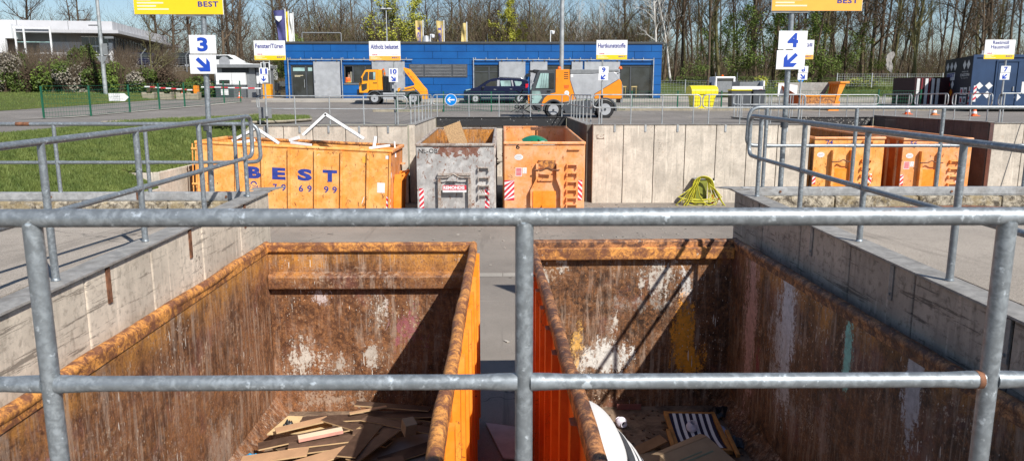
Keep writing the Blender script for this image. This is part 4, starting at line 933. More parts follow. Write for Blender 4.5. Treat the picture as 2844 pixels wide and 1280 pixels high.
for i in range(11):
    for j in range(9):
        u=i/10*2-1; v=j/8*2-1; vs.append((u*.42,v*.5,.20*(1-u*u*.9)*(1-.25*v*v)))
for i in range(10):
    for j in range(8): a=i*9+j; fs.append((a,a+1,a+10,a+9))
m.add(vs,fs); m.build('shell',plain('green_plastic',(.005,.20,.09),.35),t,fix=False,smooth=60); 
m=M()
for u in (-.5,0,.5): m.box(u*.42-.015,u*.42+.015,-.48,-.3,.20*(1-u*u*.9)-.02,.20*(1-u*u*.9)+.012)
m.build('rib',MT['green'],t)
o=tag(crumple('plastic_bag',(1.3,23.4,-.2),.35,.3,.22,plain('pale_foil',(.45,.55,.5),.3),12),'crumpled pale foil below the green lid','bag')
m=M()
for kk in range(60): m.obox((rnd.uniform(.2,2.3),rnd.uniform(23.2,28.6),rnd.uniform(-.9,-.45)),(rnd.uniform(.2,.7),rnd.uniform(.2,.5),.15),Matrix.Rotation(rnd.uniform(0,3),3,'Z')@Matrix.Rotation(rnd.uniform(-.6,.6),3,'X'))
tag(m.build('mixed_plastic',MT['mgrey']),'mixed hard plastic filling skip number 6','plastic waste',kind='stuff')
# ---- the two skips of the far right bay
s74=hook_skip((10.83,25.85,-.03),7.0,'orange skip number 74, left one in the far right bay',MT['skipo'],MT['skippink'],'74',.08,2.5,rotz=R(0),inner_=MT['innerR'])
s56=hook_skip((13.93,25.85,-.07),7.0,'orange skip number 56, right one in the far right bay',MT['skippink'],MT['skippink'],'56',.10,2.48,rotz=R(0),inner_=MT['skipshadow'])
for t,num,pl in ((s74,'74',0),(s56,'56',1)):
    m=M(); text(m,num,.42-.15*pl,.66-.15*pl,-.27,-.12,-.0035,.01); m.build('number',MT['navyink'],t,fix=False)
    oval(t,.27+.02*pl,-.62,-.004,.13,.09); hazard(t,.035,.15,-1.65,-1.28,-.001,1); hazard(t,2.0,2.12,-1.65,-1.28,-.001,-1)
    for z in (-.15,-.8,-1.07,-1.33,-1.6): rung(t,1.72,z,0,.30,.09,MT['skipo'])
    for a in (.62,1.28):
        m=M(); m.prism([(a,-.45),(a+.06,-.62),(a+.06,-.9),(a+.1,-1.2),(a+.1,-2.1),(a,-2.1)],-.17,-.001); m.build('hook_frame',MT['skipo'],t,bevel=.005)
    m=M(); m.tube(bentloop([(.6,-.17,-.85),(.88,-.17,-.85),(1.0,-.17,-.76),(1.12,-.17,-.85),(1.4,-.17,-.85)],.1),.02,8); m.build('hook_bar',MT['rust'],t,smooth=60)
    M().box(.70,1.27,-.05,-.001,-2.0,-1.1).build('new_paint_panel',MT['skipbright'],t)
redlabel(s56,.12,-.82,-.001,.2,.27)
# ---- long skip seen from its side
Lb=5.86; best=thing('roll_off_skip','long orange skip with big blue letters and white window frames sticking out','skip',(-3.28,22.3,-.205),(0,R(2.72),R(-.3)),'orange and grey roll-off skips in the far bays')
t=best; H=2.15
# local: x from 0 (right) to -Lb (left), y 0..2.5 back
def ux(px): return -(1300-px)*k
def uz(px,py): return -(py-(375+(px-200)*.033))*k
M().box(-Lb+.04,-.04,0,.05,-H+.12,-.09).build('long_wall',MT['skipo'],t)
M().box(-Lb+.04,-.04,2.45,2.5,-H+.12,-.09).build('long_wall',MT['skipo'],t)
M().box(-.09,-.04,.051,2.449,-H+.12,-.05).build('end_wall',MT['skippink'],t); M().box(-Lb+.04,-Lb+.09,.051,2.449,-H+.12,-.05).build('end_wall',MT['skipo'],t)
M().box(-Lb+.1,-.1,.06,2.44,-H+.1,-H+.14).build('floor_plate',MT['skipfloor'],t)
for y in (.02,2.46): M().tube([(-Lb*i/20,y,-.05+.012*mnoise.noise(V((i*.7,y,3)))) for i in range(21)],.052,10).build('rim',MT['skipo'] if y<1 else MT['rim'],t,smooth=50)
M().box(-.10,.02,.0,2.5,-.1,-.0).build('rim',MT['skippink'],t,bevel=.02); M().box(-Lb-.02,-Lb+.1,.0,2.5,-.1,.0).build('rim',MT['skipo'],t,bevel=.02)
for i in range(8):
    x=ux(1068)-.783*i if i<7 else -Lb+.12
    M().prism([(x-.042,0),(x-.032,-.085),(x+.032,-.085),(x+.042,0)],-H+.12,-.1,'xy').build('side_rib',MT['skipo'],t)
M().box(-.085,-.03,-.05,0,-H+.1,-.1).build('side_rib',MT['skipo'],t); M().box(-Lb+.02,-Lb+.08,-.05,0,-H+.1,-.1).build('side_rib',MT['skipo'],t)
M().box(-Lb,0,-.03,.05,-H+.04,-H+.12).build('bottom_rail',MT['skipo'],t)
m=M()
for y in (.5,1.9): m.box(-Lb+.2,-.2,y,y+.15,-H-.06,-H+.09)
for x in (-.4,-Lb+.5): m.lathe([(.1,-.1),(.1,.1)],(x,.25,-H+.02),'y',12)
m.build('skid_rail',MT['rust'],t)
for ch,a,b,z0,z1 in (('B',-60,75,0,0),('E',135,265,0,0),('S',382,522,0,0),('T',626,766,0,0)):
    a=a-40 if ch=='B' else a; b=b-50 if ch=='B' else b
    m=M(); text(m,ch,ux(a),ux(b),-1.045,-.69,-.004,.055); m.build('lettering',MT['skipink'],t,fix=False)
for ch,a,b in (('7',140,183),('9',222,268),('6',393,436),('9',475,520),('9',638,684),('9',720,765)):
    m=M(); text(m,ch,ux(a),ux(b),-1.38,-1.18,-.004,.02); m.build('lettering',MT['skipink'],t,fix=False)
m=M(); text(m,'(0 2041)',ux(-105),ux(28),-1.37,-1.24,-.004,.0); m.build('lettering',MT['skipink'],t,fix=False)
m=M(); 
P=[(ux(-45)+.1*math.cos(a),-.004,-1.22+.10*math.sin(a)) for a in [math.pi*j/8 for j in range(9)]]; Q=[(ux(-45)+.062*math.cos(a),-.004,-1.22+.062*math.sin(a)) for a in [math.pi*j/8 for j in range(9)]]
m.add(P+Q,[(j,j+1,10+j,9+j) for j in range(8)]); m.build('logo_arc',MT['skipink'],t,fix=False)
M().box(ux(1158),ux(1233),-.004,-.001,-1.3,-1.0).build('white_label',MT['hazwhite'],t); M().box(ux(1235),ux(1286),-.004,-.001,-.28,-.18).build('white_label',MT['hazwhite'],t)
M().box(ux(1010),ux(1055),-.004,-.001,-.42,-.24).build('yellow_label',MT['signorange'],t)
m=M(); m.prism([(ux(1005),-1.68),(ux(1012),-1.60),(ux(1028),-1.45),(ux(1034),-1.46),(ux(1018),-1.62)],-.004,-.001); m.build('scraped_mark',MT['hazwhite'],t)
hazard(t,ux(1249),ux(1293),-1.86,-1.40,-.001,-1); hazard(t,-Lb+.09,-Lb+.2,-1.62,-1.27,-.001,1)
# hook side on the right end and door gear on the left end
m=M(); m.prism([(.0,-.80),(.16,-.78),(.30,-.72),(.33,-.8),(.22,-1.0),(.20,-2.0),(-.02,-2.0),(-.03,-1.1)],.55,.66); m.build('hook_frame',MT['skipbright'],t,bevel=.006); m=M(); m.prism([(.0,-.80),(.16,-.78),(.30,-.72),(.33,-.8),(.22,-1.0),(.20,-2.0),(-.02,-2.0),(-.03,-1.1)],1.6,1.71); m.build('hook_frame',MT['skipbright'],t,bevel=.006)
M().box(.03,.2,.67,1.59,-1.9,-1.0).build('hook_plate',MT['skipbright'],t,bevel=.01); M().tube([(.27,.5,-.77),(.27,1.8,-.77)],.025,8).build('hook_bar',MT['skipbright'],t)
M().box(-.03,.1,2.0,2.3,-.62,-.58).build('ladder_rung',MT['skippink'],t)
for z in (-.2,-1.25): M().box(-Lb-.09,-Lb+.12,-.08,-.02,z-.06,z).build('door_hinge',MT['skipo'],t,bevel=.01)
M().cyl((-Lb-.06,-.04,-1.9),(-Lb-.06,-.04,-.08),.02,n=8).build('hinge_rod',MT['skipo'],t)
m=M(); text(m,'6',0,1,0,1,0,.02); m2=M(); m2.add([(.0215-.06,.15+.12*v[0],-.52+.16*v[2]) for v in m.v],m.f); m2.build('number',MT['navyink'],t,fix=False)
M().lathe([(.09,0),(.09,.003)],(-.039,.15,-.78),'x',20).build('round_sticker',MT['hazwhite'],t)
# white window frames and plastic
def frame(name,pts,y,w,label,mat='whitep'):
    t=thing(name,label,'window frame',(pts[1][0],y,pts[1][1]))
    P=[(a-pts[1][0],b-pts[1][1]) for a,b in pts]
    for a,b in zip(P,P[1:]):
        d=V((b[0]-a[0],0,b[1]-a[1])); L=d.length; ang=math.atan2(d.z,d.x); Rm=Matrix.Rotation(-ang,3,'Y'); c=V(((a[0]+b[0])/2,0,(a[1]+b[1])/2))
        M().obox(c,(L+w*.7,.07,w),Rm).build('frame_bar',MT[mat],t,bevel=.006)
        off=Rm@V((0,0,-w*.62)); M().obox(c+off+V((0,.02,0)),(L-w*.8,.04,w*.25),Rm).build('seal',MT['dgrey'],t)
    return t
frame('window_frame',[(-6.35,.16),(-5.62,.80),(-4.45,.04)],24.0,.085,'large white window frame corner pointing up out of the long orange skip')
frame('window_frame',[(-8.35,.02),(-7.62,.40),(-6.95,-.06)],23.3,.08,'smaller white window frame corner at the left in the long orange skip')
def stick(a,b,w,label,mat='whitep',name='plastic_profile'):
    a=V(a);b=V(b); d=b-a; Rm=d.to_track_quat('X','Z').to_matrix(); o=M().obox((d.length/2,0,0),(d.length,.04,w)).build(name,MT[mat],bevel=.004); o.location=a; o.rotation_euler=Rm.to_euler(); return tag(o,label,'plastic profile')
stick((-4.03,23.1,-.5),(-3.92,23.2,.15),.09,'upright white profile near the right end of the long orange skip')
stick((-3.32,23.2,-.5),(-3.36,23.3,-.02),.05,'thin upright white profile at the right corner of the long orange skip')
stick((-6.7,23.6,.0),(-6.35,23.5,.10),.10,'short stubby white profile in the middle of the long orange skip')
stick((-6.6,23.4,-.05),(-5.9,23.2,-.12),.08,'white profile lying right of the small frame corner')
stick((-8.4,23.0,-.08),(-7.6,23.1,.04),.09,'white profile lying across the left end of the long orange skip')
stick((-4.1,23.0,-.20),(-3.5,23.3,-.14),.07,'white profile lying flat at the right end of the long orange skip')
m=M()
for kk in range(150): m.mat(kk%4==0).obox((rnd.uniform(-8.7,-3.7),rnd.uniform(22.7,24.5),rnd.uniform(-.95,-.42)),(rnd.uniform(.3,1.1),.05,rnd.uniform(.04,.09)),Matrix.Rotation(rnd.uniform(0,3),3,'Z')@Matrix.Rotation(rnd.uniform(-.5,.5),3,'Y'))
tag(m.build('plastic_profiles',[MT['whitep'],MT['mgrey']]),'heap of broken white window profiles filling the long orange skip','window scrap',kind='stuff')
# ---- hose box and hose
t=thing('hydrant_box','olive green metal cabinet on the pale far wall carrying a coiled hose','cabinet',(6.90,25.75,-2.52))
oli=plain('olive_green_paint',(.21,.23,.035),.5,var=.15,dirt=.5)
M().box(-.2,.22,-.12,.2,.28,1.03).build('cabinet_body',oli,t,bevel=.012); M().box(-.17,.19,-.135,-.121,.31,.98).build('door',oli,t,bevel=.004)
M().box(-.24,.26,-.16,.22,1.031,1.06).build('cabinet_roof',MT['mgrey'],t,bevel=.006); M().box(-.12,-.06,.0,.06,0,.279).build('leg',MT['dgrey'],t); M().box(.10,.16,.0,.06,0,.279).build('leg',MT['dgrey'],t)
m=M(); m.prism([(-.2,.15),(.12,.28),(-.2,.28)],-.1,.1); m.build('bracket',oli,t)
hy=plain('yellow_hose_rubber',(.46,.43,.03),.5,var=.25,dirt=.4); t=thing('garden_hose','yellow hose looped many times over the green cabinet on the far wall','hose',(6.9,25.6,-2.5))
rr=random.Random(9)
for i in range(9):
    m=M(); w0=.19+.022*i+rr.uniform(-.012,.012); P=[]; top=1.10+.010*i; z1=top-w0; fl=.06+.040*i; Y0=-.15-.014*i
    bl=-(w0+fl*1.5); br=w0+fl*.95; zb=.06+.09*((i*5)%4)
    for q in range(6): t_=q/6; P.append((bl+(-w0-bl)*t_**.8+rr.uniform(-.006,.006),Y0,zb+.12+(z1-zb-.12)*t_))
    for q in range(13): a=math.pi*q/12; P.append((-w0*math.cos(a),Y0+rr.uniform(-.003,.003),z1+w0*math.sin(a)*.95))
    for q in range(1,7): t_=q/6; P.append((w0+(br-w0)*t_**1.25+rr.uniform(-.006,.006),Y0,z1+(zb+.12-z1)*t_))
    for q in range(1,8): t_=q/8; P.append((br+(bl-br)*t_,Y0-.05*math.sin(math.pi*t_),zb+.12-(.10+.02*(i%3))*math.sin(math.pi*t_)**.6))
    m.tube(P,.0185,7,closed=True); m.build('hose_loop',hy,t,smooth=60)
for i in range(3):
    m=M(); sx=-1 if i<2 else 1; m.tube(bentloop([(sx*.2,-.3,1.08-.1*i),(sx*(.32+.06*i),-.31,.7),(sx*(.5+.09*i),-.32,.25),(sx*(.66+.1*i),-.34,.03),(sx*(.8+.1*i),-.4,.025)],.3),.0185,7); m.build('hose_end',hy,t,smooth=60)
m=M(); m.tube([(-.10,-.22,1.12),(-.20,-.24,.85),(-.12,-.26,.5),(.08,-.28,.22),(.35,-.30,.07),(.62,-.30,.03)],.02,8); m.build('hose_end',hy,t,smooth=60)
t=thing('warning_pole','red and white striped pole leaning on the pale far wall','pole',(7.30,25.55,-2.5),(R(-6),R(2),0))
for i in range(6): M().cyl((0,0,.16*i+.02),(0,0,.16*(i+1)+.02),.03,n=10).build('pole_band',MT['redink'] if i%2==0 else MT['white'],t,smooth=40)
M().cyl((0,0,.985),(0,0,1.07),.032,n=10).build('pole_cap',MT['black'],t)
t=thing('barrier_stick','short red and white bar lying at the foot of the striped pole','bar',(7.25,25.5,-2.3),(0,R(60),0))
for i in range(3): M().cyl((0,0,.12*i),(0,0,.12*(i+1)),.025,n=8).build('bar_band',MT['redink'] if i%2==0 else MT['white'],t)
M().tube([(.0,0,-.0),(-.02,0,-.15),(.05,0,-.25)],.02,6).build('bar_end',MT['black'],t)
# small plate with holes on the wall
t=thing('anchor_plate','pale plate with five bolt holes on the far wall','plate',(3.42,25.98,-.02))
M().box(-.13,.13,-.004,.01,-.07,.07).build('plate',MT['conc_far'],t)
for x,z in ((-.1,.05),(.1,.05),(-.1,-.05),(.1,-.05),(0,0)): M().lathe([(.016,-.008),(.016,-.005)],(x,0,z),'y',8).build('bolt',MT['rust'],t)
# leaning thin poles in front of the right railing
for (x,y,dx,h,l) in ((19.2,25.3,.55,2.9,'thin brown pole leaning in front of the dark blue container, left one'),(20.3,25.2,.6,3.1,'thin brown pole leaning in front of the dark blue container, right one')):
    o=tag(M().cyl((0,0,0),(dx*1.5,.3,h+2.0),.02,.014,8).build('leaning_pole',MT['rust'],smooth=40),l,'pole'); o.location=(x-1.2,y,-1.8)
# ------------------------------------------------------------------ sign posts
def arrow_pts(kind):
    base=[(0,-.36),(-.30,-.06),(-.30,.12),(-.085,-.08),(-.085,.36),(.085,.36),(.085,-.08),(.30,.12),(.30,-.06)]
    a={'down':0,'dr':R(45),'dl':R(-45)}[kind]
    if kind=='down': return base
    # diagonal arrow with the tip in the corner
    b=[(.36,-.36),(.36,.10),(.20,.32),(.17,-.02),(-.22,.36),(-.36,.23),(.04,-.16),(-.34,-.16),(-.16,-.36)]
    return b if kind=='dr' else [(-x,z) for x,z in b]
def num_sign(loc,num,kind,title,size,npx,band,polelen,label,keine=True,boardx=0,boardz=None,yaw=0,roll=0,grp='signs beside the skips'):
    """loc: foot of the pole; size: (board width, height); npx: (x,z_top,w,h) of the two number plates"""
    t=thing('sign_post',label,'sign',loc,(0,0,yaw),grp)
    bw,bh=size; bz=boardz; x0=boardx
    M().cyl((0,.06,0),(roll,.06,bz+bh*.6),.035 if polelen>1 else .03,n=12).build('pole',MT['galv'] if abs(loc[1])<12 else MT['galv_far'],t,smooth=40)
    m=M(); m.box(x0,x0+bw,.0,.012,bz,bz+bh); m.mat(1).box(x0+.004,x0+bw-.004,-.003,-.0005,bz+.003,bz+bh*.235)
    m.build('board',[MT['white'],MT[band]],t)
    M().box(-.28,.20,.013,.03,bz-.02,bz+.012).build('bracket',MT['galv_far'],t)
    def T(s_,a,b,c,d,mat,bold=.02,sp=1.0):
        m=M(); text(m,s_,x0+bw*a,x0+bw*b,bz+bh*c,bz+bh*d,-.0045,bold,sp); m.build('lettering',MT[mat],t,fix=False)
    if isinstance(title,list):
        T(title[0],.25,.78,.77,.95,'navyink',.012); T(title[1],.20,.80,.54,.72,'navyink',.012)
    elif title: T(title,.05,.94,.60,.84,'navyink',.022,1.0)
    m=M(); m.box(x0+bw*.3,x0+bw*.72,-.004,-.002,bz+bh*.475,bz+bh*.487); m.build('small_print',MT['greyink'],t)
    T('KEINE',.10,.26,.275,.325,'redink',.03)
    if not keine: pass
    m=M(); m.box(x0+bw*.31,x0+bw*.93,-.004,-.002,bz+bh*.29,bz+bh*.305); m.build('small_print',MT['greyink'],t)
    T('BEST',.72,.95,.11,.19,'navyink',.03,1.1)
    m=M()
    for z,w in ((.2,.22),(.155,.42),(.11,.3),(.065,.5)): m.box(x0+bw*.04,x0+bw*(.04+w*.7),-.005,-.0035,bz+bh*z,bz+bh*(z+.022))
    m.build('small_print',MT['paleink'],t)
    nx,nz,nw,nh=npx
    M().box(nx,nx+nw,.0,.01,nz-nh,nz).build('number_plate',MT['white'],t,bevel=.002)
    M().box(nx-.012,nx+nw-.012,.0,.01,nz-2*nh-.02,nz-nh-.012).build('arrow_plate',MT['white'],t,bevel=.002)
    m=M(); cx=nx+nw/2; dw=.098*nh/.25*len(num)**.75; text(m,num,cx-dw/1.35,cx+dw/1.35,nz-nh*.88,nz-nh*.12,-.0035,.04); m.build('number',MT['blueink'],t,fix=False)
    s_=nh*.95*1.12; cz=nz-1.5*nh-.016
    m=M(); m.prism([(cx-.012+a*s_,cz+b*s_) for a,b in arrow_pts(kind)],-.0045,-.001); m.build('arrow',MT['blueink'],t)
    m=M()
    for z in (bz+bh*.08,nz-nh-.006): m.cyl((0,.06,z-.02),(0,.06,z+.02),.045,n=10)
    m.cyl((0,.06,.9),(0,.06,.98),.05,n=10); m.build('clamp',MT['dgrey'],t,smooth=40)
    return t
# near signs (their tops are cut by the picture)
s3=num_sign((-3.92,9.96,.06),'3','dr','Altholz',(1.14,.86),(-.13,2.13,.343,.235),'signyellow',2,'large sign with the number 3 and an arrow to the lower right',boardx=-.80,boardz=2.385,roll=.07)
t=s3; m=M(); text(m,'Polstermöbel, Gartenholz/-möbel',-.80+.32,-.80+1.10,2.385+.222,2.385+.26,-.0048,.0); m.build('lettering',MT['redink'],t,fix=False)
s4=num_sign((3.78,9.96,.1),'4','dl','Sperrmüll',(1.18,.86),(-.17,2.15,.375,.235),'signorange',2,'large sign with the number 4 and an arrow to the lower left',boardx=-.29,boardz=2.40,roll=0)
num_sign((-8.06,25.8,-.3),'11','down','Fenster/Türen',(1.05,.64),(-.15,2.60,.30,.235),'signyellow',1,'sign reading Fenster/Türen with the number 11 and a downward arrow',boardx=-.28,boardz=2.85)
num_sign((-3.74,26.32,.36),'10','dr','Altholz belastet',(1.075,.645),(-.17,1.94,.31,.222),'signorange',1,'sign reading Altholz belastet with the number 10',boardx=-.83,boardz=2.2)
num_sign((3.48,26.32,.40),'9','dl','Hartkunststoffe',(1.065,.65),(-.13,1.96,.335,.223),'signyellow',1,'sign reading Hartkunststoffe with the number 9',boardx=-.23,boardz=2.2)
num_sign((10.43,26.32,.40),'8','dr','Sperrmüll',(1.05,.65),(-.13,1.98,.335,.223),'signorange',1,'sign with the number 8 half hidden behind the number 4',boardx=-.70,boardz=2.21)
num_sign((17.42,26.1,.45),'7','dl',['Restmüll','Hausmüll'],(1.05,.65),(-.17,1.93,.335,.223),'signyellow',1,'sign reading Restmüll Hausmüll with the number 7',boardx=-.82,boardz=2.16)
# ------------------------------------------------------------------ blue building (local x 0..27.75 along, z 0 = pavement)
n=N('blue_cladding'); p=n.obj(); a=n.noise(p,.6,4,.6); sc=n.noise(n.vec(p,(1,1,.6)),2.2,7,.75,.8)
MT['bluewall']=n.out(n.mix(n.math('MULTIPLY',n.step(sc,.66,.74),.35),n.mix(n.step(a,.3,.7),(.004,.075,.27),(.006,.10,.33)),(.12,.25,.5)),.42,0,.4)
BL=27.72; BZ=g(56)+.14
bb=thing('flat_roofed_building','long low blue building with grey sliding shutters and a flat roof','building',(-15.97,56,BZ)); t=bb
rows_=[0,.33,.98,1.60,2.40,2.85,3.36,3.9]
seams={6:[2.17,3.43,5.29,8.2,10.28,11.48,13.35,14.63,17.7,19.56,21.99,26.94],5:[1.51,4.64,7.6,10.87,12.71,14.92,18.63,21.13,25.69],4:[.42,.95,2.1,4.2,9.3,11.5,13.6,21.9,27.15],3:[.4,9.0,13.6,27.15],2:[.4,4.2,9.1,10.9,13.6,17.8,27.15],1:[.4,4.2,6.0,9.1,11.5,13.6,17.8,27.15],0:[.4,4.2,9.1,10.9,13.6,17.8,27.15]}
holes=[(.45,2.12,0,2.38),(4.33,6.36,1.05,2.38),(13.88,15.72,0,2.36),(19.25,21.1,0,2.36),(24.62,27.1,0,2.36)]
m=M()
def cutrow(x0,x1,z0,z1):
    segs=[(x0,x1)]
    for a,b,c,d in holes:
        if c<z1-.02 and d>z0+.02:
            ns=[]
            for s0,s1 in segs:
                if b<=s0 or a>=s1: ns.append((s0,s1)); continue
                if a>s0: ns.append((s0,a))
                if b<s1: ns.append((b,s1))
            segs=ns
    return segs
for r_ in range(7):
    z0,z1=rows_[r_],rows_[r_+1]; xs=[0]+seams[r_]+[BL]
    for a,b in zip(xs,xs[1:]):
        for s0,s1 in cutrow(a+.012,b-.012,z0,z1):
            if s1-s0>.03: m.box(s0,s1,0,.06,z0+.012,z1-.012)
m.build('wall',MT['bluewall'],t)
M().box(.02,BL-.02,.9,9,-.2,3.9).build('core_wall',MT['dgrey'],t)
m=M()
for a,b,c,d in [(0,.45,0,3.9),(2.12,4.33,0,3.9),(4.33,6.36,0,1.05),(4.33,6.36,2.38,3.9),(.45,2.12,2.38,3.9),(6.36,13.88,0,3.9),(13.88,15.72,2.36,3.9),(15.72,19.25,0,3.9),(19.25,21.1,2.36,3.9),(21.1,24.62,0,3.9),(24.62,27.1,2.36,3.9),(27.1,BL,0,3.9)]: m.box(a,b,.065,.3,c-.1*(c==0),d)
m.build('inner_wall',MT['black'],t)
m=M(); m.box(0,.06,.07,9,0,3.9); m.build('side_wall',MT['bluewall'],t); M().box(BL-.06,BL,.07,9,0,3.9).build('side_wall',MT['bluewall'],t)
M().box(-.08,BL+.08,-.07,9.1,3.9,4.05).build('roof_edge',MT['dgrey'],t,bevel=.01); M().box(-.05,BL+.05,-.04,-.0,3.86,3.9).build('drip_edge',MT['black'],t)
def glazed(x0,x1,z0,z1,mull,nm='door',handle=None,trans=(),px0=None):
    fr=MT['dgrey']
    m=M(); w=.09
    m.box(x0,x1,.08,.2,z1-w,z1); m.box(x0,x1,.08,.2,z0,z0+w); m.box(x0,x0+w,.08,.2,z0+w,z1-w); m.box(x1-w,x1,.08,.2,z0+w,z1-w)
    for q in mull: m.box(q-w/2,q+w/2,.07,.19,z0+w,z1-w)
    for z in trans: m.box(x0+w,x1-w,.09,.18,z-.03,z+.03)
    f=m.build(nm,fr,t)
    M().box(px0 or x0+w,x1-w,.14,.15,z0+w,z1-w).build('pane',MT['glass'],f)
    if handle: M().cyl((handle,.0,z0+.75),(handle,.0,z0+1.35),.025,n=8).build('handle',MT['chrome'],f)
    return f
f=glazed(.45,2.12,0,2.38,[1.55],handle=1.42)
M().box(.6,1.45,.12,.135,1.95,2.2).build('blind',MT['tealglass'],f); M().box(1.7,2.0,.12,.135,1.95,2.2).build('blind',MT['tealglass'],f)
m=M()
for z,w in ((1.62,.62),(1.55,.4)): m.box(.7,.7+w,.125,.135,z,z+.03)
m.build('door_lettering',MT['paleink'],f)
f=glazed(4.33,6.36,1.05,2.38,[5.0,5.9],nm='window',px0=5.0); M().box(4.3,6.4,-.05,.2,.98,1.045).build('sill',MT['mgrey'],f); M().box(4.78,4.93,.26,.28,1.1,1.9).build('curtain',MT['cream'],f)
glazed(13.88,15.72,0,2.36,[15.0],trans=(1.9,)); glazed(19.25,21.1,0,2.36,[20.2]); 
f=glazed(24.62,27.1,0,2.36,[25.45])
m=M()
for x,z in ((24.75,.82),(25.55,.82)): m.box(x,x+.42,.09,.12,z-.03,z+.05); m.box(x+.03,x+.06,.09,.12,.1,z); m.box(x+.34,x+.37,.09,.12,.1,z)
m.build('chair_seen_inside',plain('light_wood',(.45,.35,.16),.6),f)
for a,b in ((2.15,4.08),(6.42,8.82),(15.74,17.67),(18.03,19.28),(21.08,21.88),(22.02,24.63)):
    s_=M().box(a,b,-.10,-.05,.03,2.62).build('sliding_shutter',MT['silver'],t,bevel=.004)
    m=M()
    for q in (a+.2,b-.2): m.box(q-.04,q+.04,-.13,-.02,2.62,2.74)
    m.build('hanger',MT['dgrey'],s_)
    M().box(a+.06,a+.09,-.125,-.1,1.1,1.3).build('handle',MT['dgrey'],s_)
m=M(); x0=9.17
M().box(9.13,13.41,-.03,.02,1.5,2.45).build('louvre_frame',MT['dgrey'],t)
for a,b in ((9.2,10.17),(10.3,12.22),(12.36,13.34)):
    m=M()
    for i in range(8): z=1.57+i*.105; m.add([(a,-.05,z),(b,-.05,z),(b,-.10,z+.055),(a,-.10,z+.055),(a,-.04,z+.012),(b,-.04,z+.012),(b,-.09,z+.067),(a,-.09,z+.067)],[(0,3,2,1),(4,5,6,7),(0,1,5,4),(1,2,6,5),(2,3,7,6),(3,0,4,7)])
    m.build('louvre',MT['silver'],t)
for a,b,ends in ((.33,9.4,(.33,4.22)),(13.87,27.1,(13.87,27.1))):
    m=M(); m.box(a,b,-.16,-.12,2.74,2.80); m.build('shutter_rail',MT['galv_far'],t)
    m=M()
    k_=0
    while a+.15+k_*.77<b: x=a+.15+k_*.77; m.box(x-.02,x+.02,-.12,0,2.76,2.92); k_+=1
    m.build('rail_bracket',MT['galv_far'],t)
    for x in ends: M().box(x-.03,x+.03,-.17,-.11,0,2.9).build('rail_post',MT['galv_far'],t)
o=tag(M().box(-.12,.12,-.15,.05,-.11,.11).build('floodlight',MT['black']),'small black floodlight on the blue wall behind the sweeper cab','lamp'); o.location=(-15.97+17.83,55.85,BZ+1.65)
# roof things
def lamp(label,x,y,z0,h,kind,lean=0):
    t=thing('street_lamp',label,'street lamp',(x,y,z0))
    M().cyl((0,0,0),(lean,0,h),.09 if kind==2 else .15 if h>11 else .11,.05 if kind==2 else .10,12).build('pole',MT['galv_far'],t,smooth=40)
    if kind==2:
        for s_ in (-1,1):
            m=M(); m.lathe([(.001,-.08),(.16,-.04),(.2,.02),(.1,.08),(.001,.09)],(0,0,0),'z',14); m.v=[(v[0]*1.5+s_*.26+lean,v[1],v[2]+h-.02) for v in m.v]; m.build('lamp_head',MT['white'],t,smooth=50)
    if kind==1: m=M(); m.obox((lean-.1,-.0,h+.02),(.9,.25,.12)); m.build('lamp_head',MT['mgrey'],t)
    return t
lamp('white double-headed street lamp behind the blue building',-10.2,68,g(68),8.75-g(68),2)
lamp('tall grey pole in front of the blue building rising behind the sweeper',2.93,37.6,g(37),9.5,1)
tl=lamp('tall grey lamp pole standing on the lawn at the left',-29.15,56,1.1,11.5,1,.05)
M().box(-.75,-.1,-.05,.05,5.15,5.22).build('camera_arm',MT['dgrey'],tl); M().box(.12,.5,-.15,-.1,3.1,3.9).build('sign_plate',MT['mgrey'],tl); M().prism([(.05,2.4),(.45,3.0),(-.35,3.0)],-.13,-.1).build('triangle_sign',MT['mgrey'],tl); M().box(.35,.95,-.1,.05,4.25,4.4).build('junction_box',MT['mgrey'],tl)
def smallmast(label,x,y,z0,z1,cat='camera mast'):
    t=thing('camera_mast',label,cat,(x,y,z0)); M().cyl((0,0,0),(0,0,z1-z0),.035,n=8).build('pole',MT['white'],t,smooth=40)
    M().lathe([(.001,-.17),(.12,-.12),(.15,0),(.15,.1),(.001,.13)],(.18,0,z1-z0-.1),'z',12).build('camera_dome',MT['white'],t,smooth=40); M().box(-.02,.2,-.03,.03,z1-z0-.02,z1-z0+.04).build('arm',MT['white'],t)
smallmast('white camera mast on the roof between flags and tall pole',3.78,60,BZ+4.0,6.24); smallmast('small white camera mast on the roof beside the sign with number 10',-5.6,60,BZ+4.0,5.95)
m=M(); m.lathe([(.001,0),(.34,0),(.30,.25),(.2,.62),(.001,.66)],(0,0,0),'z',16); o=m.build('roof_vent',MT['silver'],smooth=40); o.location=(-5.85,59,BZ+4.05); tag(o,'bright metal vent hood on the roof behind the sign with number 10','roof vent')
t=thing('pipe_gantry','thin grey pipe frame behind the left end of the blue roof','gantry',(-19.5,75,g(75))); z=7.24-g(75)
M().tube(bentloop([(0,0,0),(0,0,z),(3.8,0,z),(3.8,0,0)],.15),.06,8).build('frame_pipe',MT['mgrey'],t,smooth=50)
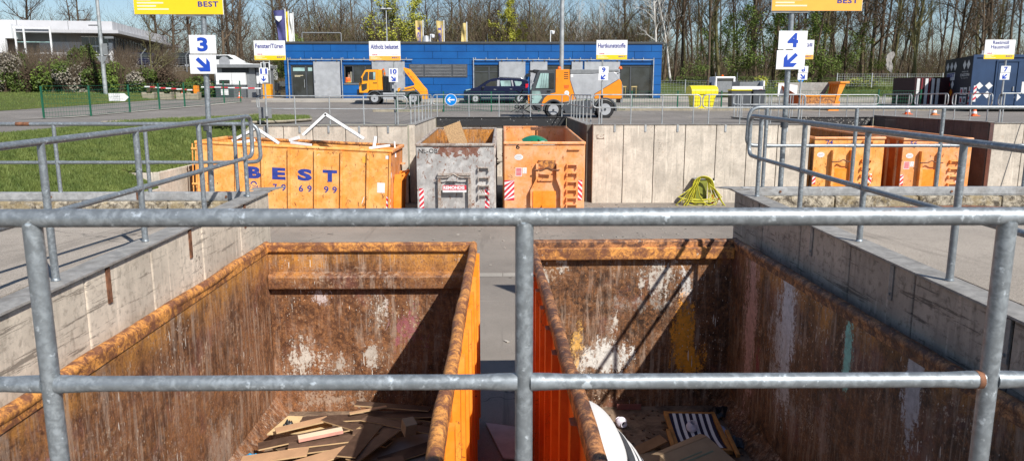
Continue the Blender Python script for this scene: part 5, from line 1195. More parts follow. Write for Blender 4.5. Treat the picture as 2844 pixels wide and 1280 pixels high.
# flags
def flag(label,x,y,z0,z1,w,mat,txt,tcol,seed,narrow=.0):
    t=thing('flag',label,'flag',(x,y,g(y))); h=z1-g(y)
    M().cyl((0,0,0),(0,0,h+.08),.05,.04,8).build('flag_pole',MT['white'],t,smooth=40)
    m=M(); nx_,nz_=8,22; L=z1-z0; vs=[];fs=[]
    F=lambda u,v:(-w*u*(1-narrow*(v))-.06,.14*math.sin(u*5+v*6+seed)*u+.05*math.sin(v*14+seed),h-L*v-.12*u*math.sin(v*3+seed)*w)
    for i in range(nx_+1):
        for j in range(nz_+1): vs.append(F(i/nx_,j/nz_))
    for i in range(nx_):
        for j in range(nz_): a=i*(nz_+1)+j; fs.append((a,a+1,a+nz_+2,a+nz_+1))
    m.add(vs,fs); c=m.build('cloth',mat,t,smooth=60,fix=False)
    if txt:
        m=M(); q=M(); text(q,txt,0,1,0,1,0,.04)
        for f in q.f: pass
        # letters run up the cloth
        vv=[]
        for X_,_,Z_ in q.v:
            P=F(.25+.5*(1-Z_),.88-.76*X_); vv.append((P[0],P[1]-.02,P[2]))
        m.add(vv,q.f); m.build('lettering',tcol,t,fix=False)
    return t
fy=plain('pale_gold_flag',(.55,.42,.17),.8,var=.1); fn=plain('slate_blue_flag',(.07,.07,.20),.8); fw=plain('white_flag',(.68,.68,.66),.8); fyy=plain('yellow_flag',(.75,.55,.03),.8)
flag('slate blue flag with a pale shield at the left end of the blue building',-18.5,66,5.0,8.45,.95,fn,None,None,1,.55)
o=M().lathe([(.001,0),(.2,0)],(0,0,0),'y',16); 
flag('white flag beside the slate blue and the yellow one',-17.95,66.4,4.6,8.2,.35,fw,None,None,2); flag('narrow yellow flag between the slate blue and the white one',-18.3,66.2,4.6,8.3,.22,fyy,None,None,3)
t=[o_ for o_ in bpy.data.objects if o_.name=='flag'][0]
m=M(); m.prism([(-.78,-.55),(-.22,-.55),(-.25,-.8),(-.5,-1.02),(-.75,-.8)],-.25,-.2); o=m.build('shield',MT['hazwhite'],t); o.location=(0,0,8.45-g(66))
ft_=plain('flag_lettering',(.10,.08,.28),.8)
flag('gold flag with dark letters above the blue roof, leftmost of three',-7.2,70,5.0,7.9,.62,fy,'BEST',ft_,4,.1); flag('gold flag with dark letters above the blue roof, middle of three',-5.3,70,5.0,7.9,.62,fy,'BEST',ft_,6,.15); flag('limp gold flag above the blue roof, rightmost of three',-3.22,70,5.2,7.75,.38,fy,None,ft_,8,-.3)
for x,l in ((-1.35,'thin dark mast right of the three gold flags'),(-1.55,'thin wooden mast right of the three gold flags')): 
    o=tag(M().cyl((0,0,0),(0,0,4.9 if 'dark' in l else 3.2),.05,.04,8).build('mast',MT['dgrey'] if 'dark' in l else MT['truckorange'],smooth=40),l,'mast'); o.location=(x,70,g(70))
# person in an orange vest standing inside the window
def skinned(name,J,E,rr,mat,par,lv=2):
    import bmesh
    b=bmesh.new(); lay=b.verts.layers.skin.verify(); vs=[b.verts.new(j) for j in J]
    for v,r_ in zip(vs,rr): v[lay].radius=(r_,r_) if not isinstance(r_,tuple) else r_; v[lay].use_root=(v is vs[0])
    for a,c in E: b.edges.new((vs[a],vs[c]))
    me=bpy.data.meshes.new(name); b.to_mesh(me); b.free(); me.materials.append(mat)
    o=bpy.data.objects.new(name,me); C.objects.link(o); o.parent=par
    o.modifiers.new('skin','SKIN').use_smooth_shade=True; s=o.modifiers.new('sub','SUBSURF'); s.levels=lv; s.render_levels=lv
    return o
t=thing('person','person in an orange vest standing behind the window of the blue building','person',(-15.97+4.62,56.40,BZ),(0,0,R(20)))
skin=plain('skin_tone',(.45,.26,.18),.6); vest=plain('orange_work_clothes',(.85,.13,.02),.7); yel=plain('yellow_vest_band',(.75,.75,.03),.6)
J=[(0,0,.98),(0,0,1.2),(0,0,1.42),(0,0,1.53),(0,-.01,1.63),(0,-.01,1.74),(-.19,0,1.43),(-.25,.02,1.15),(-.2,-.16,1.0),(.19,0,1.43),(.26,.02,1.15),(.2,-.16,1.0),(-.10,0,.9),(-.11,0,.48),(-.11,0,.08),(-.11,-.14,.03),(.10,0,.9),(.11,0,.48),(.11,0,.08),(.11,-.14,.03)]
E_=[(0,1),(1,2),(2,3),(3,4),(4,5),(2,6),(6,7),(7,8),(2,9),(9,10),(10,11),(0,12),(12,13),(13,14),(14,15),(0,16),(16,17),(17,18),(18,19)]
rr_=[(.16,.11),(.15,.1),(.17,.11),.055,.095,.085,.065,.05,.035,.065,.05,.035,.09,.065,.05,.04,.09,.065,.05,.04]
skinned('body',J,E_,rr_,skin,t)
J2=[(0,0,.95),(0,0,1.2),(0,0,1.44),(-.19,0,1.44),(-.25,.02,1.15),(-.21,-.12,1.04),(.19,0,1.44),(.26,.02,1.15),(.21,-.12,1.04)]
skinned('jacket',J2,[(0,1),(1,2),(2,3),(3,4),(4,5),(2,6),(6,7),(7,8)],[(.19,.14),(.18,.13),(.19,.13),.085,.065,.055,.085,.065,.055],vest,t)
skinned('trousers',[(0,0,1.0),(-.10,0,.9),(-.11,0,.48),(-.11,0,.12),(.10,0,.9),(.11,0,.48),(.11,0,.12)],[(0,1),(1,2),(2,3),(0,4),(4,5),(5,6)],[(.16,.12),.11,.08,.07,.11,.08,.07],vest,t)
M().lathe([(.193,1.1),(.193,1.17)],(0,0,0),'z',18).build('reflective_band',yel,t); M().lathe([(.001,1.86),(.07,1.84),(.10,1.77),(.102,1.70)],(0,.01,0),'z',14).build('hair',plain('brown_hair',(.05,.03,.02),.8),t,smooth=60)
# ------------------------------------------------------------------ gate house and things at the entrance
t=thing('gate_house','small grey gate house with white window fronts and a flat roof','hut',(-23.37,62,1.02))
M().box(0,.7,0,3,0,2.45).build('wall',MT['mgrey'],t); M().box(2.62,3.3,0,3,0,2.45).build('wall',MT['mgrey'],t); M().box(.71,2.6,1.2,2.9,0,2.4).build('wall',MT['mgrey'],t)
m=M(); m.box(.2,1.45,-.25,.1,1.12,2.06); m.box(1.5,2.58,-.25,.1,1.12,2.06); m.build('window_panel',MT['white'],t)
M().box(.45,1.3,-.262,-.25,1.2,1.5).build('window',MT['glass'],t); M().box(.15,2.62,-.28,1.1,.0,1.08).build('counter_front',MT['dgrey'],t); m=M(); m.box(.65,2.8,-.05,1.15,2.07,2.45); m.build('fascia',MT['black'],t)
M().box(-.1,4.0,-.45,3.1,2.46,2.72).build('roof',MT['mgrey'],t,bevel=.02); M().box(3.31,3.9,.2,3,0,2.45).build('wall',MT['mgrey'],t)
M().box(3.35,3.8,.12,.19,1.2,2.1).build('window',MT['white'],t); m=M()
for i in range(14): m.box(1.6+i*.07,1.63+i*.07,-.30,-.282,.02,1.05)
m.build('cladding_ribs',MT['mgrey'],t)
M().box(.55,1.15,-.31,-.285,.3,.75).build('notice_frame',MT['hazwhite'],t)
def barrier(label,x0,x1,y,z,zt,cab):
    t=thing('barrier',label,'barrier',(cab,y,g(y)))
    n_=10; L=(x1-x0)/n_
    for i in range(n_): M().box(x0-cab+i*L,x0-cab+(i+1)*L,-.03,.03,z-g(y)+zt*i/n_-.045,z-g(y)+zt*i/n_+.045).build('boom_band',MT['white'] if i%2==0 else MT['redink'],t)
    return t
b1=barrier('red and white barrier boom across the left of the gate house',-27.2,-23.2,58,1.95,-.3,-23.3); M().box(-.15,.15,-.2,.2,0,1.0).build('housing',MT['vehorange'],b1,bevel=.01)
b2=barrier('red and white barrier boom in front of the gate house',-22.6,-17.6,57.2,1.92,-.12,-17.65); M().box(-.28,.32,-.3,.3,0,1.12).build('housing',MT['truckorange'],b2,bevel=.02)
for x,l in ((-26.2,'stone planter left of the first barrier'),(-24.9,'stone planter at the foot of the first barrier'),(-23.7,'stone planter at the left corner of the gate house'),(-22.9,'stone planter in front of the gate house window')):
    o=tag(M().prism([(-.42,0),(.42,0),(.45,.55),(.34,.55),(.32,.45),(-.32,.45),(-.34,.55),(-.45,.55)],-.3,.3).build('planter',MT['conc_edge'],bevel=.03),l,'planter'); o.location=(x,56.5,g(56.5))
CONES=[]
def cone(x,y,s,label,z=None):
    t=thing('traffic_cone',label,'traffic cone',(x,y,g(y) if z is None else z),group='orange traffic cones'); co=plain('cone_orange'+str(len(CONES)),(.85,.13,.02) if s else (.6,.2,.06),.5); CONES.append(1)
    M().box(-.19,.19,-.19,.19,0,.03).build('base',co,t,bevel=.01); M().lathe([(.14,.03),(.03,.52),(.001,.525)],(0,0,0),'z',16).build('cone_body',co,t,smooth=40)
    M().lathe([(.121,.13),(.092,.25)],(0,0,0),'z',16).build('white_band',MT['white'],t,smooth=40); M().lathe([(.074,.34),(.055,.43)],(0,0,0),'z',16).build('white_band',MT['white'],t,smooth=40)
cone(20.96,38.7,1,'traffic cone left of the dark container, leftmost of the row'); cone(21.95,38.0,0,'faded worn traffic cone in front of the dark container'); cone(23.5,37.2,1,'bright orange and white traffic cone in front of the blue container corner')
cone(-24.2,57.5,1,'pale traffic cone beside the first barrier'); cone(-20.9,60.5,1,'pale traffic cone at the right side of the gate house')
t=thing('waste_basket','black post bin beside the blue building','bin',(-16.9,57.1,g(57)+.12)); M().box(-.13,.13,-.13,.13,0,.35).build('base',MT['black'],t); M().cyl((0,0,.3),(0,0,.5),.06).build('neck',MT['black'],t); M().box(-.15,.13,-.13,.13,.5,1.1).build('bin_body',MT['black'],t,bevel=.03)
t=thing('info_board','small beige board on a post at the left end of the blue building','board',(-16.55,57.3,g(57)+.12)); M().cyl((-.2,0,0),(-.2,0,1.2),.03,n=8).build('post',MT['mgrey'],t); M().box(-.25,.25,-.03,.03,.85,1.2).build('board',MT['cream'],t)
t=thing('traffic_light_sign','scalloped white and black sign behind the sign with the number 11','sign',(-18.6,60,g(60)))
M().cyl((.35,0,0),(.35,0,3.8),.05,n=8).build('pole',MT['galv_far'],t); M().box(-.35,.38,-.05,.0,2.15,2.75).build('white_frame',MT['white'],t,bevel=.03); m=M(); m.box(-.26,.0,-.06,-.051,2.25,2.72); m.box(.05,.3,-.06,-.051,2.25,2.72); m.build('dark_field',MT['black'],t)
# satellite dish + units on the lot behind the gate house
t=thing('satellite_dish','grey round dish on a stalk behind the gate house roof','dish',(-27.2,75,g(75))); M().cyl((0,0,0),(0,0,1.6),.05,n=8).build('stalk',MT['mgrey'],t); m=M(); m.lathe([(.001,.12),(.35,.08),(.55,0)],(0,0,0),'y',20); m.T=None; o=m.build('dish_bowl',MT['silver'],t,smooth=50); o.location=(0,0,2.0)
t=thing('container_cabin','row of white site cabins behind the gate house','cabin',(-26.9,77,g(77)-.5))
for i in range(3): 
    c_=M().box(i*1.25,i*1.25+1.15,0,2,0,2.3-.1*i).build('cabin_box',MT['white'],t); M().box(i*1.25+.3,i*1.25+.8,-.02,-.001,1.3,2.0).build('window',MT['glass'],c_)
# ------------------------------------------------------------------ green mesh fences
def meshfence(label,pts,h,step=None,mat='green',wm=.012,dens=.12,cat='fence',lean=False,z=None,bar='steel_mesh'):
    zf=z or (lambda x,y:g(y))
    t=thing('mesh_fence',label,cat,(pts[0][0],pts[0][1],zf(*pts[0])))
    o=V(t.location)
    wires=M()
    for (a,b) in zip(pts,pts[1:]):
        A=V((a[0],a[1],zf(*a)))-o; B=V((b[0],b[1],zf(*b)))-o; d=B-A; L=math.hypot(d.x,d.y); nn=int(L/dens)
        for i in range(1,nn):
            p=A+d*i/nn; ux_,uy_=-d.y/L,d.x/L
            wires.add([p+V((-d.x/L*wm/2,-d.y/L*wm/2,.06)),p+V((d.x/L*wm/2,d.y/L*wm/2,.06)),p+V((d.x/L*wm/2,d.y/L*wm/2,h-.06)),p+V((-d.x/L*wm/2,-d.y/L*wm/2,h-.06))],[(0,1,2,3)])
        for i in range(int(h/.2)+1):
            zz=.06+i*.2; wires.add([A+V((0,0,zz)),B+V((0,0,zz)),B+V((0,0,zz+wm*1.2)),A+V((0,0,zz+wm*1.2))],[(0,1,2,3)])
    wires.build(bar,MT[mat],t,fix=False)
    for a in pts:
        A=V((a[0],a[1],zf(*a)))-o
        m=M(); m.box(A.x-.035,A.x+.035,A.y-.035,A.y+.035,A.z-.05,A.z+h+.05)
        if lean: m.add([A+V((-.04,-.04,h)),A+V((.04,-.04,h)),A+V((.50,-.04,h+.5)),A+V((.42,-.04,h+.55)),A+V((-.04,.04,h)),A+V((.04,.04,h)),A+V((.50,.04,h+.5)),A+V((.42,.04,h+.55))],[(0,3,2,1),(4,5,6,7),(0,1,5,4),(1,2,6,5),(2,3,7,6),(3,0,4,7)])
        m.build('fence_post',MT[mat],t)
    return t
meshfence('green mesh fence along the road on the left',[(-21.03,34.8),(-20.31,37.45),(-19.95,40.65),(-19.69,43.6),(-19.45,46.5),(-19.23,49.25),(-18.79,51.3),(-18.21,52.85)],1.42,dens=.16)
meshfence('green mesh fence in front of the car and the sweeper',[(-5.8,41.2),(-3.2,41.25),(-.6,41.3),(2,41.35),(4.6,41.4),(7.3,42.5),(9.9,42.55),(12.4,42.6)],1.05,dens=.14)
meshfence('green mesh fence between the yellow bin and the grassy slope',[(14.2,43.6),(16.7,43.65),(19.3,43.7),(21.9,43.75),(24.4,43.8)],1.1,dens=.14)
# exit sign on the left fence
t=thing('exit_sign','white arrow-shaped sign reading Ausfahrt on the green fence','sign',(-20.6,39.9,1.25))
m=M(); m.prism([(-.02,-.20),(.80,-.20),(1.02,0),(.80,.20),(-.02,.20)],-.02,0); m.build('arrow_board',MT['hazwhite'],t,bevel=.004)
m=M(); text(m,'Ausfahrt',.24,.66,.03,.12,-.0215,.0); text(m,'Rückwiegung',.18,.72,-.13,-.03,-.0215,.0); m.build('lettering',MT['greyink'],t,fix=False)
# ------------------------------------------------------------------ bins
t=thing('bottle_bank','yellow lidded waste container in front of the wood on the right','waste container',(10.95,42.9,g(42.9)+.04),(0,0,R(2)))
m=M(); m.prism([(.0,0),(1.05,0),(1.25,.86),(-.12,.86)],0,.95); m.build('bin_body',MT['yellow'],t,bevel=.03)
m=M(); pts=[(-.05,.84),(-.08,1.0)]+[(-.08+.62*(1-math.cos(a)),1.0+.34*math.sin(a)) for a in [math.pi*i/12 for i in range(1,12)]]+[(1.12,1.0),(1.1,.84)]
m.prism([(y,z) for y,z in pts],-.2,1.33,'yz'); m.build('domed_lid',MT['yellow'],t,bevel=.015,smooth=30)
m=M()
for x in (-.0,.3,.6,.9,1.15): m.prism([(y-.005,z+.012) for y,z in pts],x,x+.05,'yz')
m.build('lid_rib',MT['yellow'],t); m=M()
for x,y in ((.1,.1),(.95,.1),(.1,.85),(.95,.85)): m.lathe([(.06,-.02),(.06,.02)],(x,y,0),'x',12)
m.build('caster',MT['black'],t)
def dbin(label,x,w,lidm,h=1.05):
    t=thing('wheelie_bin',label,'wheelie bin',(x,43.1,g(43.1)+.04),group='dark wheelie bins')
    m=M(); m.prism([(.04,.08),(w-.04,.08),(w,h),(0,h)],0,.7); m.build('bin_body',MT['dgrey'],t,bevel=.02); M().box(-.02,w+.02,-.05,.75,h,h+.07).build('lid',MT[lidm],t,bevel=.02)
    m=M()
    for q in (.12,w-.12): m.lathe([(.09,-.03),(.09,.03)],(q,.6,.09),'x',12)
    m.build('wheel',MT['black'],t)
dbin('dark wheelie bin with a yellow lid right of the yellow container',13.1,1.15,'yellow'); dbin('dark wheelie bin at the right end beside the pickup',14.35,.7,'dgrey')
# small orange skip
t=thing('tapered_skip','small orange and grey open skip standing on the grass edge','skip',(16.7,42.3,g(42.3)+.02),(0,0,R(-2)))
og=orange_ext('worn_grey_orange',(.30,.29,.27),.4,(.42,.41,.38))
m=M(); m.prism([(-.75,1.56),(-.1,.8),(0,.12),(1.95,.12),(2.0,.8),(2.35,1.56)],1.62,1.66); m.build('rear_wall',og,t)
m=M(); m.prism([(-.05,.80),(0,.12),(1.95,.12),(2.0,.80)],0,.05); m.build('front_wall',MT['rim'],t); M().box(-.05,2.0,-.04,.04,.76,.86).build('front_rim',MT['skipbright'],t)
m=M(); m.add([(1.95,.0,.1),(1.95,1.62,.1),(2.35,1.62,1.56),(2.2,-.0,1.5),(2.0,.0,.1),(2.0,1.62,.1),(2.42,1.62,1.56),(2.55,.0,1.5)],[(0,1,2,3),(4,7,6,5),(0,3,7,4),(3,2,6,7),(1,5,6,2),(0,4,5,1)]); m.build('end_wall',MT['skipbright'],t)
m=M()
for i in range(4): a=.25+i*.35; m.box(2.15-.0,2.30,a,a+.05,.5,1.45)
m.build('end_rib',MT['skipbright'],t); M().box(2.2,2.72,-.05,1.7,1.48,1.60).build('rim',MT['skipbright'],t,bevel=.02)
m=M(); m.prism([(1.55,-.1),(2.2,-.1),(2.25,.5),(1.9,.35)],-.1,.1); m.build('foot',MT['skipbright'],t)
m=M(); m.add([(-.75,1.62,1.56),(-.05,0,.8),(0,0,.12),(0,1.62,.12)],[(0,1,2,3)]); m.build('left_wall',MT['skipshadow'],t)
o=tag(M().prism([(-.5,0),(.62,0),(.62,.62),(.0,.72),(-.5,.72)],0,.04).build('white_sheet',MT['white']),'white sheet standing in the left end of the small orange skip','sheet'); o.location=(16.45,43.6,1.28)
t=thing('round_sign_back','small blue round sign half hidden behind the plate with number 8','sign',(19.75,50,g(50))); M().cyl((0,0,0),(0,0,1.75),.03,n=8).build('pole',MT['galv_far'],t); M().lathe([(.22,-.01),(.22,.01)],(0,-.04,1.68),'y',20).build('disc',MT['bluepaint'],t)
# ------------------------------------------------------------------ dark blue hazardous-waste container
A=V((25.75,41.3,.46)); ang=math.atan2(47.6-41.3,27.9-25.75); Lc=6.65
cc=thing('hazardous_waste_container','large dark blue steel container with white diamonds and lettering','container',A)
cn=plain('dark_blue_container_paint',(.022,.05,.115),.5,var=.15,scale=1.2); cd=plain('shaded_side_blue_paint',(.010,.011,.022),.6)  # second tone puts the shade of the left long side into its colour
H=2.87; dx,dy=math.cos(ang),math.sin(ang)
# frame: long side direction e1 (back), front direction e2 (right)
e1=V((dx,dy,0)); e2=V((.995,-.10,0))
def P3(a,b,z): return e1*a+e2*b+V((0,0,z))
m=M(); m.add([P3(0,0,0),P3(Lc,0,0),P3(Lc,6.0,0),P3(0,6.0,0),P3(0,0,H),P3(Lc,0,H),P3(Lc,6.0,H),P3(0,6.0,H)],[(0,3,2,1),(4,5,6,7),(1,2,6,5),(2,3,7,6),(0,1,5,4),(3,0,4,7)]); 
m.mi=[0,0,0,0,1,0]; m.build('body',[cn,cd],cc)
m=M()
def fbox(b0,b1,z0,z1,o0,o1):   # box on the front face
    nrm=V((-.10,-.995,0)); q=lambda b,o_,z:e2*b+nrm*o_+V((0,0,z))
    m.add([q(b0,o0,z0),q(b1,o0,z0),q(b1,o1,z0),q(b0,o1,z0),q(b0,o0,z1),q(b1,o0,z1),q(b1,o1,z1),q(b0,o1,z1)],[(0,3,2,1),(4,5,6,7),(0,1,5,4),(1,2,6,5),(2,3,7,6),(3,0,4,7)])
nrm=V((-.10,-.995,0))
fbox(-.05,6.1,H-.12,H+.03,.003,.06); fbox(-.05,.12,0,H-.121,.003,.06); fbox(0,6.1,0,.15,.003,.05); m.build('frame',cn,cc)
m=M(); fbox(1.18,1.27,.2,2.55,.003,.05); fbox(2.33,2.42,.2,2.55,.003,.05); fbox(1.18,2.42,2.52,2.6,.003,.06); m.build('door_frame',cn,cc)
m=M(); fbox(1.31,2.29,.2,2.5,.003,.02); d_=m.build('door',cn,cc); m=M(); fbox(2.15,2.2,.95,1.2,.03,.07); m.build('handle',MT['chrome'],d_)
def fdia(b,z,s_,nm='diamond',mat='hazwhite'):
    m=M(); m.add([nrm*.008+e2*b+V((0,0,z+s_)),nrm*.008+e2*(b+s_)+V((0,0,z)),nrm*.008+e2*b+V((0,0,z-s_)),nrm*.008+e2*(b-s_)+V((0,0,z))],[(0,1,2,3)]); m.build(nm,MT[mat],cc,fix=False)
for b,z in ((.42,1.24),(.92,1.24),(.37,.76),(.87,.76),(1.72,.62),(2.45,.62)): fdia(b,z,.2)
# hazard pillar
m=M(); fbox(.12,.27,.38,1.25,.06,.064); m.build('warning_strip',MT['hazwhite'],cc)
for i in range(3):
    m=M(); z=.42+i*.29; q=lambda b,zz:e2*b+nrm*.067+V((0,0,zz)); m.add([q(.12,z),q(.27,z+.13),q(.27,z+.26),q(.12,z+.13)],[(0,1,2,3)]); m.build('red_stripe',MT['redink'],cc,fix=False)
m=M(); fbox(2.62,3.8,.85,1.45,.003,.012); m.build('white_panel',MT['hazwhite'],cc); 
q=M(); text(q,'BRING',0,1,0,1,0,.05); 
m=M(); m.add([e2*(2.9+v[0]*.9)+nrm*.016+V((0,0,1.05+v[2]*.22)) for v in q.v],q.f) if False else None
m=M(); fbox(2.8,3.4,1.05,1.16,.0121,.016); fbox(2.95,3.3,.93,1.0,.0121,.016); m.build('red_emblem',MT['redink'],cc)
def lside(a0,a1,z0,z1,o,mat,nm):
    nl=V((-dy,dx,0)); m=M(); m.add([e1*a0+nl*o+V((0,0,z0)),e1*a1+nl*o+V((0,0,z0)),e1*a1+nl*o+V((0,0,z1)),e1*a0+nl*o+V((0,0,z1))],[(0,1,2,3)]); m.build(nm,mat,cc,fix=False)
nl=V((-dy,dx,0))
def ldia(a,z,sa,sz,mat):
    m=M(); m.add([e1*a+nl*.012+V((0,0,z+sz)),e1*(a+sa)+nl*.012+V((0,0,z)),e1*a+nl*.012+V((0,0,z-sz)),e1*(a-sa)+nl*.012+V((0,0,z))],[(0,1,2,3)]); m.build('diamond',MT[mat],cc,fix=False)
for a in (1.0,1.85): ldia(a,2.42,.38,.27,'hazwhite')
for a in (4.0,4.9,5.9): ldia(a,2.42,.38,.27,'hazwhite')
for a,mt in ((6.2,'hazwhite'),(5.2,'redink'),(4.3,'hazwhite')): ldia(a,1.35,.38,.27,mt)
for a,mt in ((6.1,'hazwhite'),(4.5,'vehorange')): ldia(a,.88,.38,.24,mt)
for a in (1.6,6.0): ldia(a,.15,.38,.14,'mgrey')
def ltext(s_,a0,a1,z0,z1,mat,bold=.03):
    q=M(); text(q,s_,0,1,0,1,0,bold); m=M(); m.add([e1*(a1+(a0-a1)*v[0])+nl*.016+V((0,0,z0+(z1-z0)*v[2])) for v in q.v],q.f); m.build('lettering',mat,cc,fix=False)
lside(3.9,5.95,1.6,2.05,.01,MT['hazwhite'],'name_panel'); ltext('BEST',4.0,5.85,1.78,2.02,MT['navyink'],.05)
ltext('Annahme von',.9,2.3,2.0,2.1,MT['hazwhite'],.0); ltext('SCHADSTOFFEN',.6,2.6,1.78,1.94,MT['hazwhite'],.02); ltext('Wir entsorgen für Sie!',.85,2.4,1.64,1.72,MT['hazwhite'],0)
for a,z in ((1.95,.95),(1.15,.95),(1.95,.45),(1.15,.45)):
    lside(a-.34,a+.34,z-.21,z+.21,.010,MT['hazwhite'],'pictogram'); lside(a-.18,a+.18,z-.14,z+.10,.014,MT['redink'] if (a>1.5) else MT['blackink'],'pictogram_shape')
lside(3.9,6.3,-.0+.1,1.05,.006,plain('dark_red_panel',(.12,.012,.012),.6),'red_panel')
for i in range(3): lside(.12,.35,.2+i*.3,.35+i*.3,.014,MT['redink'],'red_stripe'); 
lside(.12,.35,.1,1.2,.011,MT['hazwhite'],'warning_strip')
m=M(); 
for a in (.5,3.2,5.9): m.add([P3(a,.3,-.22),P3(a+.25,.3,-.22),P3(a+.25,5.5,-.22),P3(a,5.5,-.22),P3(a,.3,-.001),P3(a+.25,.3,-.001),P3(a+.25,5.5,-.001),P3(a,5.5,-.001)],[(0,3,2,1),(4,5,6,7),(0,1,5,4),(1,2,6,5),(2,3,7,6),(3,0,4,7)])
m.build('skid',MT['black'],cc); cc.location.z=.62
m=M(); m.box(2.3,3.6,3.1,3.14,H,H+.25); m.box(2.35,2.43,3.08,3.15,H,H+.42); m.box(3.15,3.23,3.08,3.15,H,H+.42); m.build('roof_bracket',MT['galv_far'],cc)
# striped container to the left of it
t=thing('striped_container','dark container front with vertical white and dark red stripes','container',(25.3,46.2,.62),(0,0,R(-4)))
M().box(0,2.1,0,3,0,1.8).build('body',plain('very_dark_red_paint',(.035,.008,.012),.6),t,bevel=.02)
for x in (.12,.62,1.0,1.3): M().box(x,x+.17,-.02,-.001,.1 if x>.1 else .05,1.72).build('white_stripe',MT['hazwhite'],t)
for x in (.4,.85): M().box(x,x+.06,-.025,-.001,.05,1.74).build('red_stripe',plain('dull_red',(.25,.03,.04),.6),t)
# ------------------------------------------------------------------ vehicles
def wheel(t,x,y,z,r,w,spokes=0,rimm_='silver'):
    m=M(); m.lathe([(r*.62,-w/2),(r*.93,-w/2),(r,-w*.32),(r,w*.32),(r*.93,w/2),(r*.62,w/2)],(0,0,0),'y',28); o=m.build('wheel',MT['rubber'],t,smooth=40); o.location=(x,y,z)
    m=M(); m.lathe([(r*.63,-w/2-.004),(r*.60,-w/2+.01),(r*.5,-w/2+.05),(r*.2,-w/2+.03),(r*.15,-w/2-.015),(.001,-w/2-.02)],(0,0,0),'y',24); rm=m.build('rim',MT[rimm_],o,smooth=40)
    m=M(); nh=spokes or 8
    for i in range(nh):
        a=6.283*i/nh; m.lathe([(r*.075,0),(r*.075,.004)],(r*.42*math.cos(a),-w/2+.030,r*.42*math.sin(a)),'y',8)
    m.build('rim_hole',MT['black'],o); M().lathe([(r*.13,-.03),(r*.13,.0)],(0,-w/2-.001,0),'y',10).build('hub',MT['dgrey'],o)
    return o
def prof(k,x0,z0): return lambda *pts:[((a-x0)*k,(z0-b)*k) for a,b in pts]
# street sweeper
k=.0024; F=prof(k,300,1080); sw=thing('street_sweeper','orange and silver compact street sweeper','street sweeper',(1.15,35.45,.315)); t=sw; Wv=1.55
M().prism(F((365,860),(385,560),(500,215),(545,165),(862,155),(862,640),(1000,790),(1640,740),(1640,1000),(1060,1000),(1000,830),(600,800),(590,950),(440,935),(400,870)),.03,Wv-.03).build('chassis_body',MT['dgrey'],t,bevel=.02)
M().prism(F((862,150),(1128,150),(1135,350),(1255,722),(1000,780),(960,770),(820,742),(700,770),(650,800),(590,800),(640,700),(700,650),(780,610),(860,595)),0,Wv).build('engine_housing',MT['vehorange'],t,bevel=.015)
M().prism(F((1142,240),(1560,240),(2000,197),(2045,217),(2105,330),(1620,622),(1620,714),(1262,714),(1142,350)),0,Wv).build('hopper',MT['silver'],t,bevel=.02)
M().prism(F((2112,334),(2150,392),(2160,690),(2140,712),(1624,712),(1624,625)),-.004,Wv+.004).build('hopper_tail',MT['vehorange'],t,bevel=.02)
M().prism(F((1142,150),(2080,150),(2110,192),(2000,194),(1560,236),(1142,236)),.02,Wv-.02).build('hopper_lid',MT['mgrey'],t,bevel=.02)
M().prism(F((2162,420),(2190,470),(2190,790),(2140,790),(2140,716),(2166,716)),.1,Wv-.1).build('rear_bumper',MT['mgrey'],t,bevel=.01)
w_=M().prism(F((472,508),(565,222),(722,222),(722,508)),-.004,.025).build('side_window',MT['tealglass'],t); M().prism(F((726,222),(832,222),(832,508),(726,508)),-.005,.024).build('side_window',MT['glass'],t)
m=M()
for a in (600,640,690): m.prism(F((a-30,500),(a,225),(a+6,225),(a-24,500)),-.008,-.0045)
m.build('window_reflection',MT['dgrey'],w_)
M().prism(F((385,540),(500,235),(508,240),(396,545)),.12,Wv-.12).build('windscreen',MT['bluewall'] if False else MT['glass'],t)
M().prism(F((400,560),(560,560),(600,690),(520,800),(400,800)),.02,.029).build('lower_window',MT['tealglass'],t)
M().box(.12*1,.62,.15,Wv-.1,2.12,2.20).build('roof_visor',MT['black'],t); M().prism(F((435,150),(555,160),(500,215),(450,205)),.1,Wv-.1).build('roof_lamp_bar',MT['black'],t)
m=M()
for z in (208,246,284,322): m.box((1022-300)*k,(1105-300)*k,-.004,.01,(1080-z-8)*k,(1080-z+8)*k)
m.build('vent_slot',MT['black'],t)
o=M().lathe([(.108,-.005),(.108,.002)],((1080-300)*k,-.003,(1080-600)*k),'y',24).build('number_disc',MT['white'],t); m=M(); text(m,'02',(1080-300)*k-.065,(1080-300)*k+.065,(1080-600)*k-.05,(1080-600)*k+.05,-.0105,.03); m.build('number',MT['greyink'],o,fix=False)
M().prism(F((1020,450),(1125,450),(1115,500),(1110,515),(1030,515)),-.003,.01).build('recess',MT['skipshadow'],t)
M().box((1155-300)*k,(1200-300)*k,-.003,.001,(1080-298)*k,(1080-248)*k).build('small_label',MT['white'],t)
def arc(cx,cz,r0,r1,a0,a1,y0,y1,n_=14):
    P=[(cx+r1*math.cos(a0+(a1-a0)*i/n_),cz+r1*math.sin(a0+(a1-a0)*i/n_)) for i in range(n_+1)]+[(cx+r0*math.cos(a1+(a0-a1)*i/n_),cz+r0*math.sin(a1+(a0-a1)*i/n_)) for i in range(n_+1)]
    return M().prism(P,y0,y1)
for cx,cz,r_ in ((825,935,160),(1840,930,178)):
    X_,Z_=(cx-300)*k,(1080-cz)*k
    if cx>1000: Z_=r_*k-.03
    else: Z_=r_*k-.005
    for yy in (.16,Wv-.16): wheel(t,X_,yy,Z_,r_*k,.26)
    arc(X_,Z_,r_*k*1.08,r_*k*1.28,R(-10),R(190),-.03,.30).build('mudguard',MT['dgrey'],t,bevel=.01)
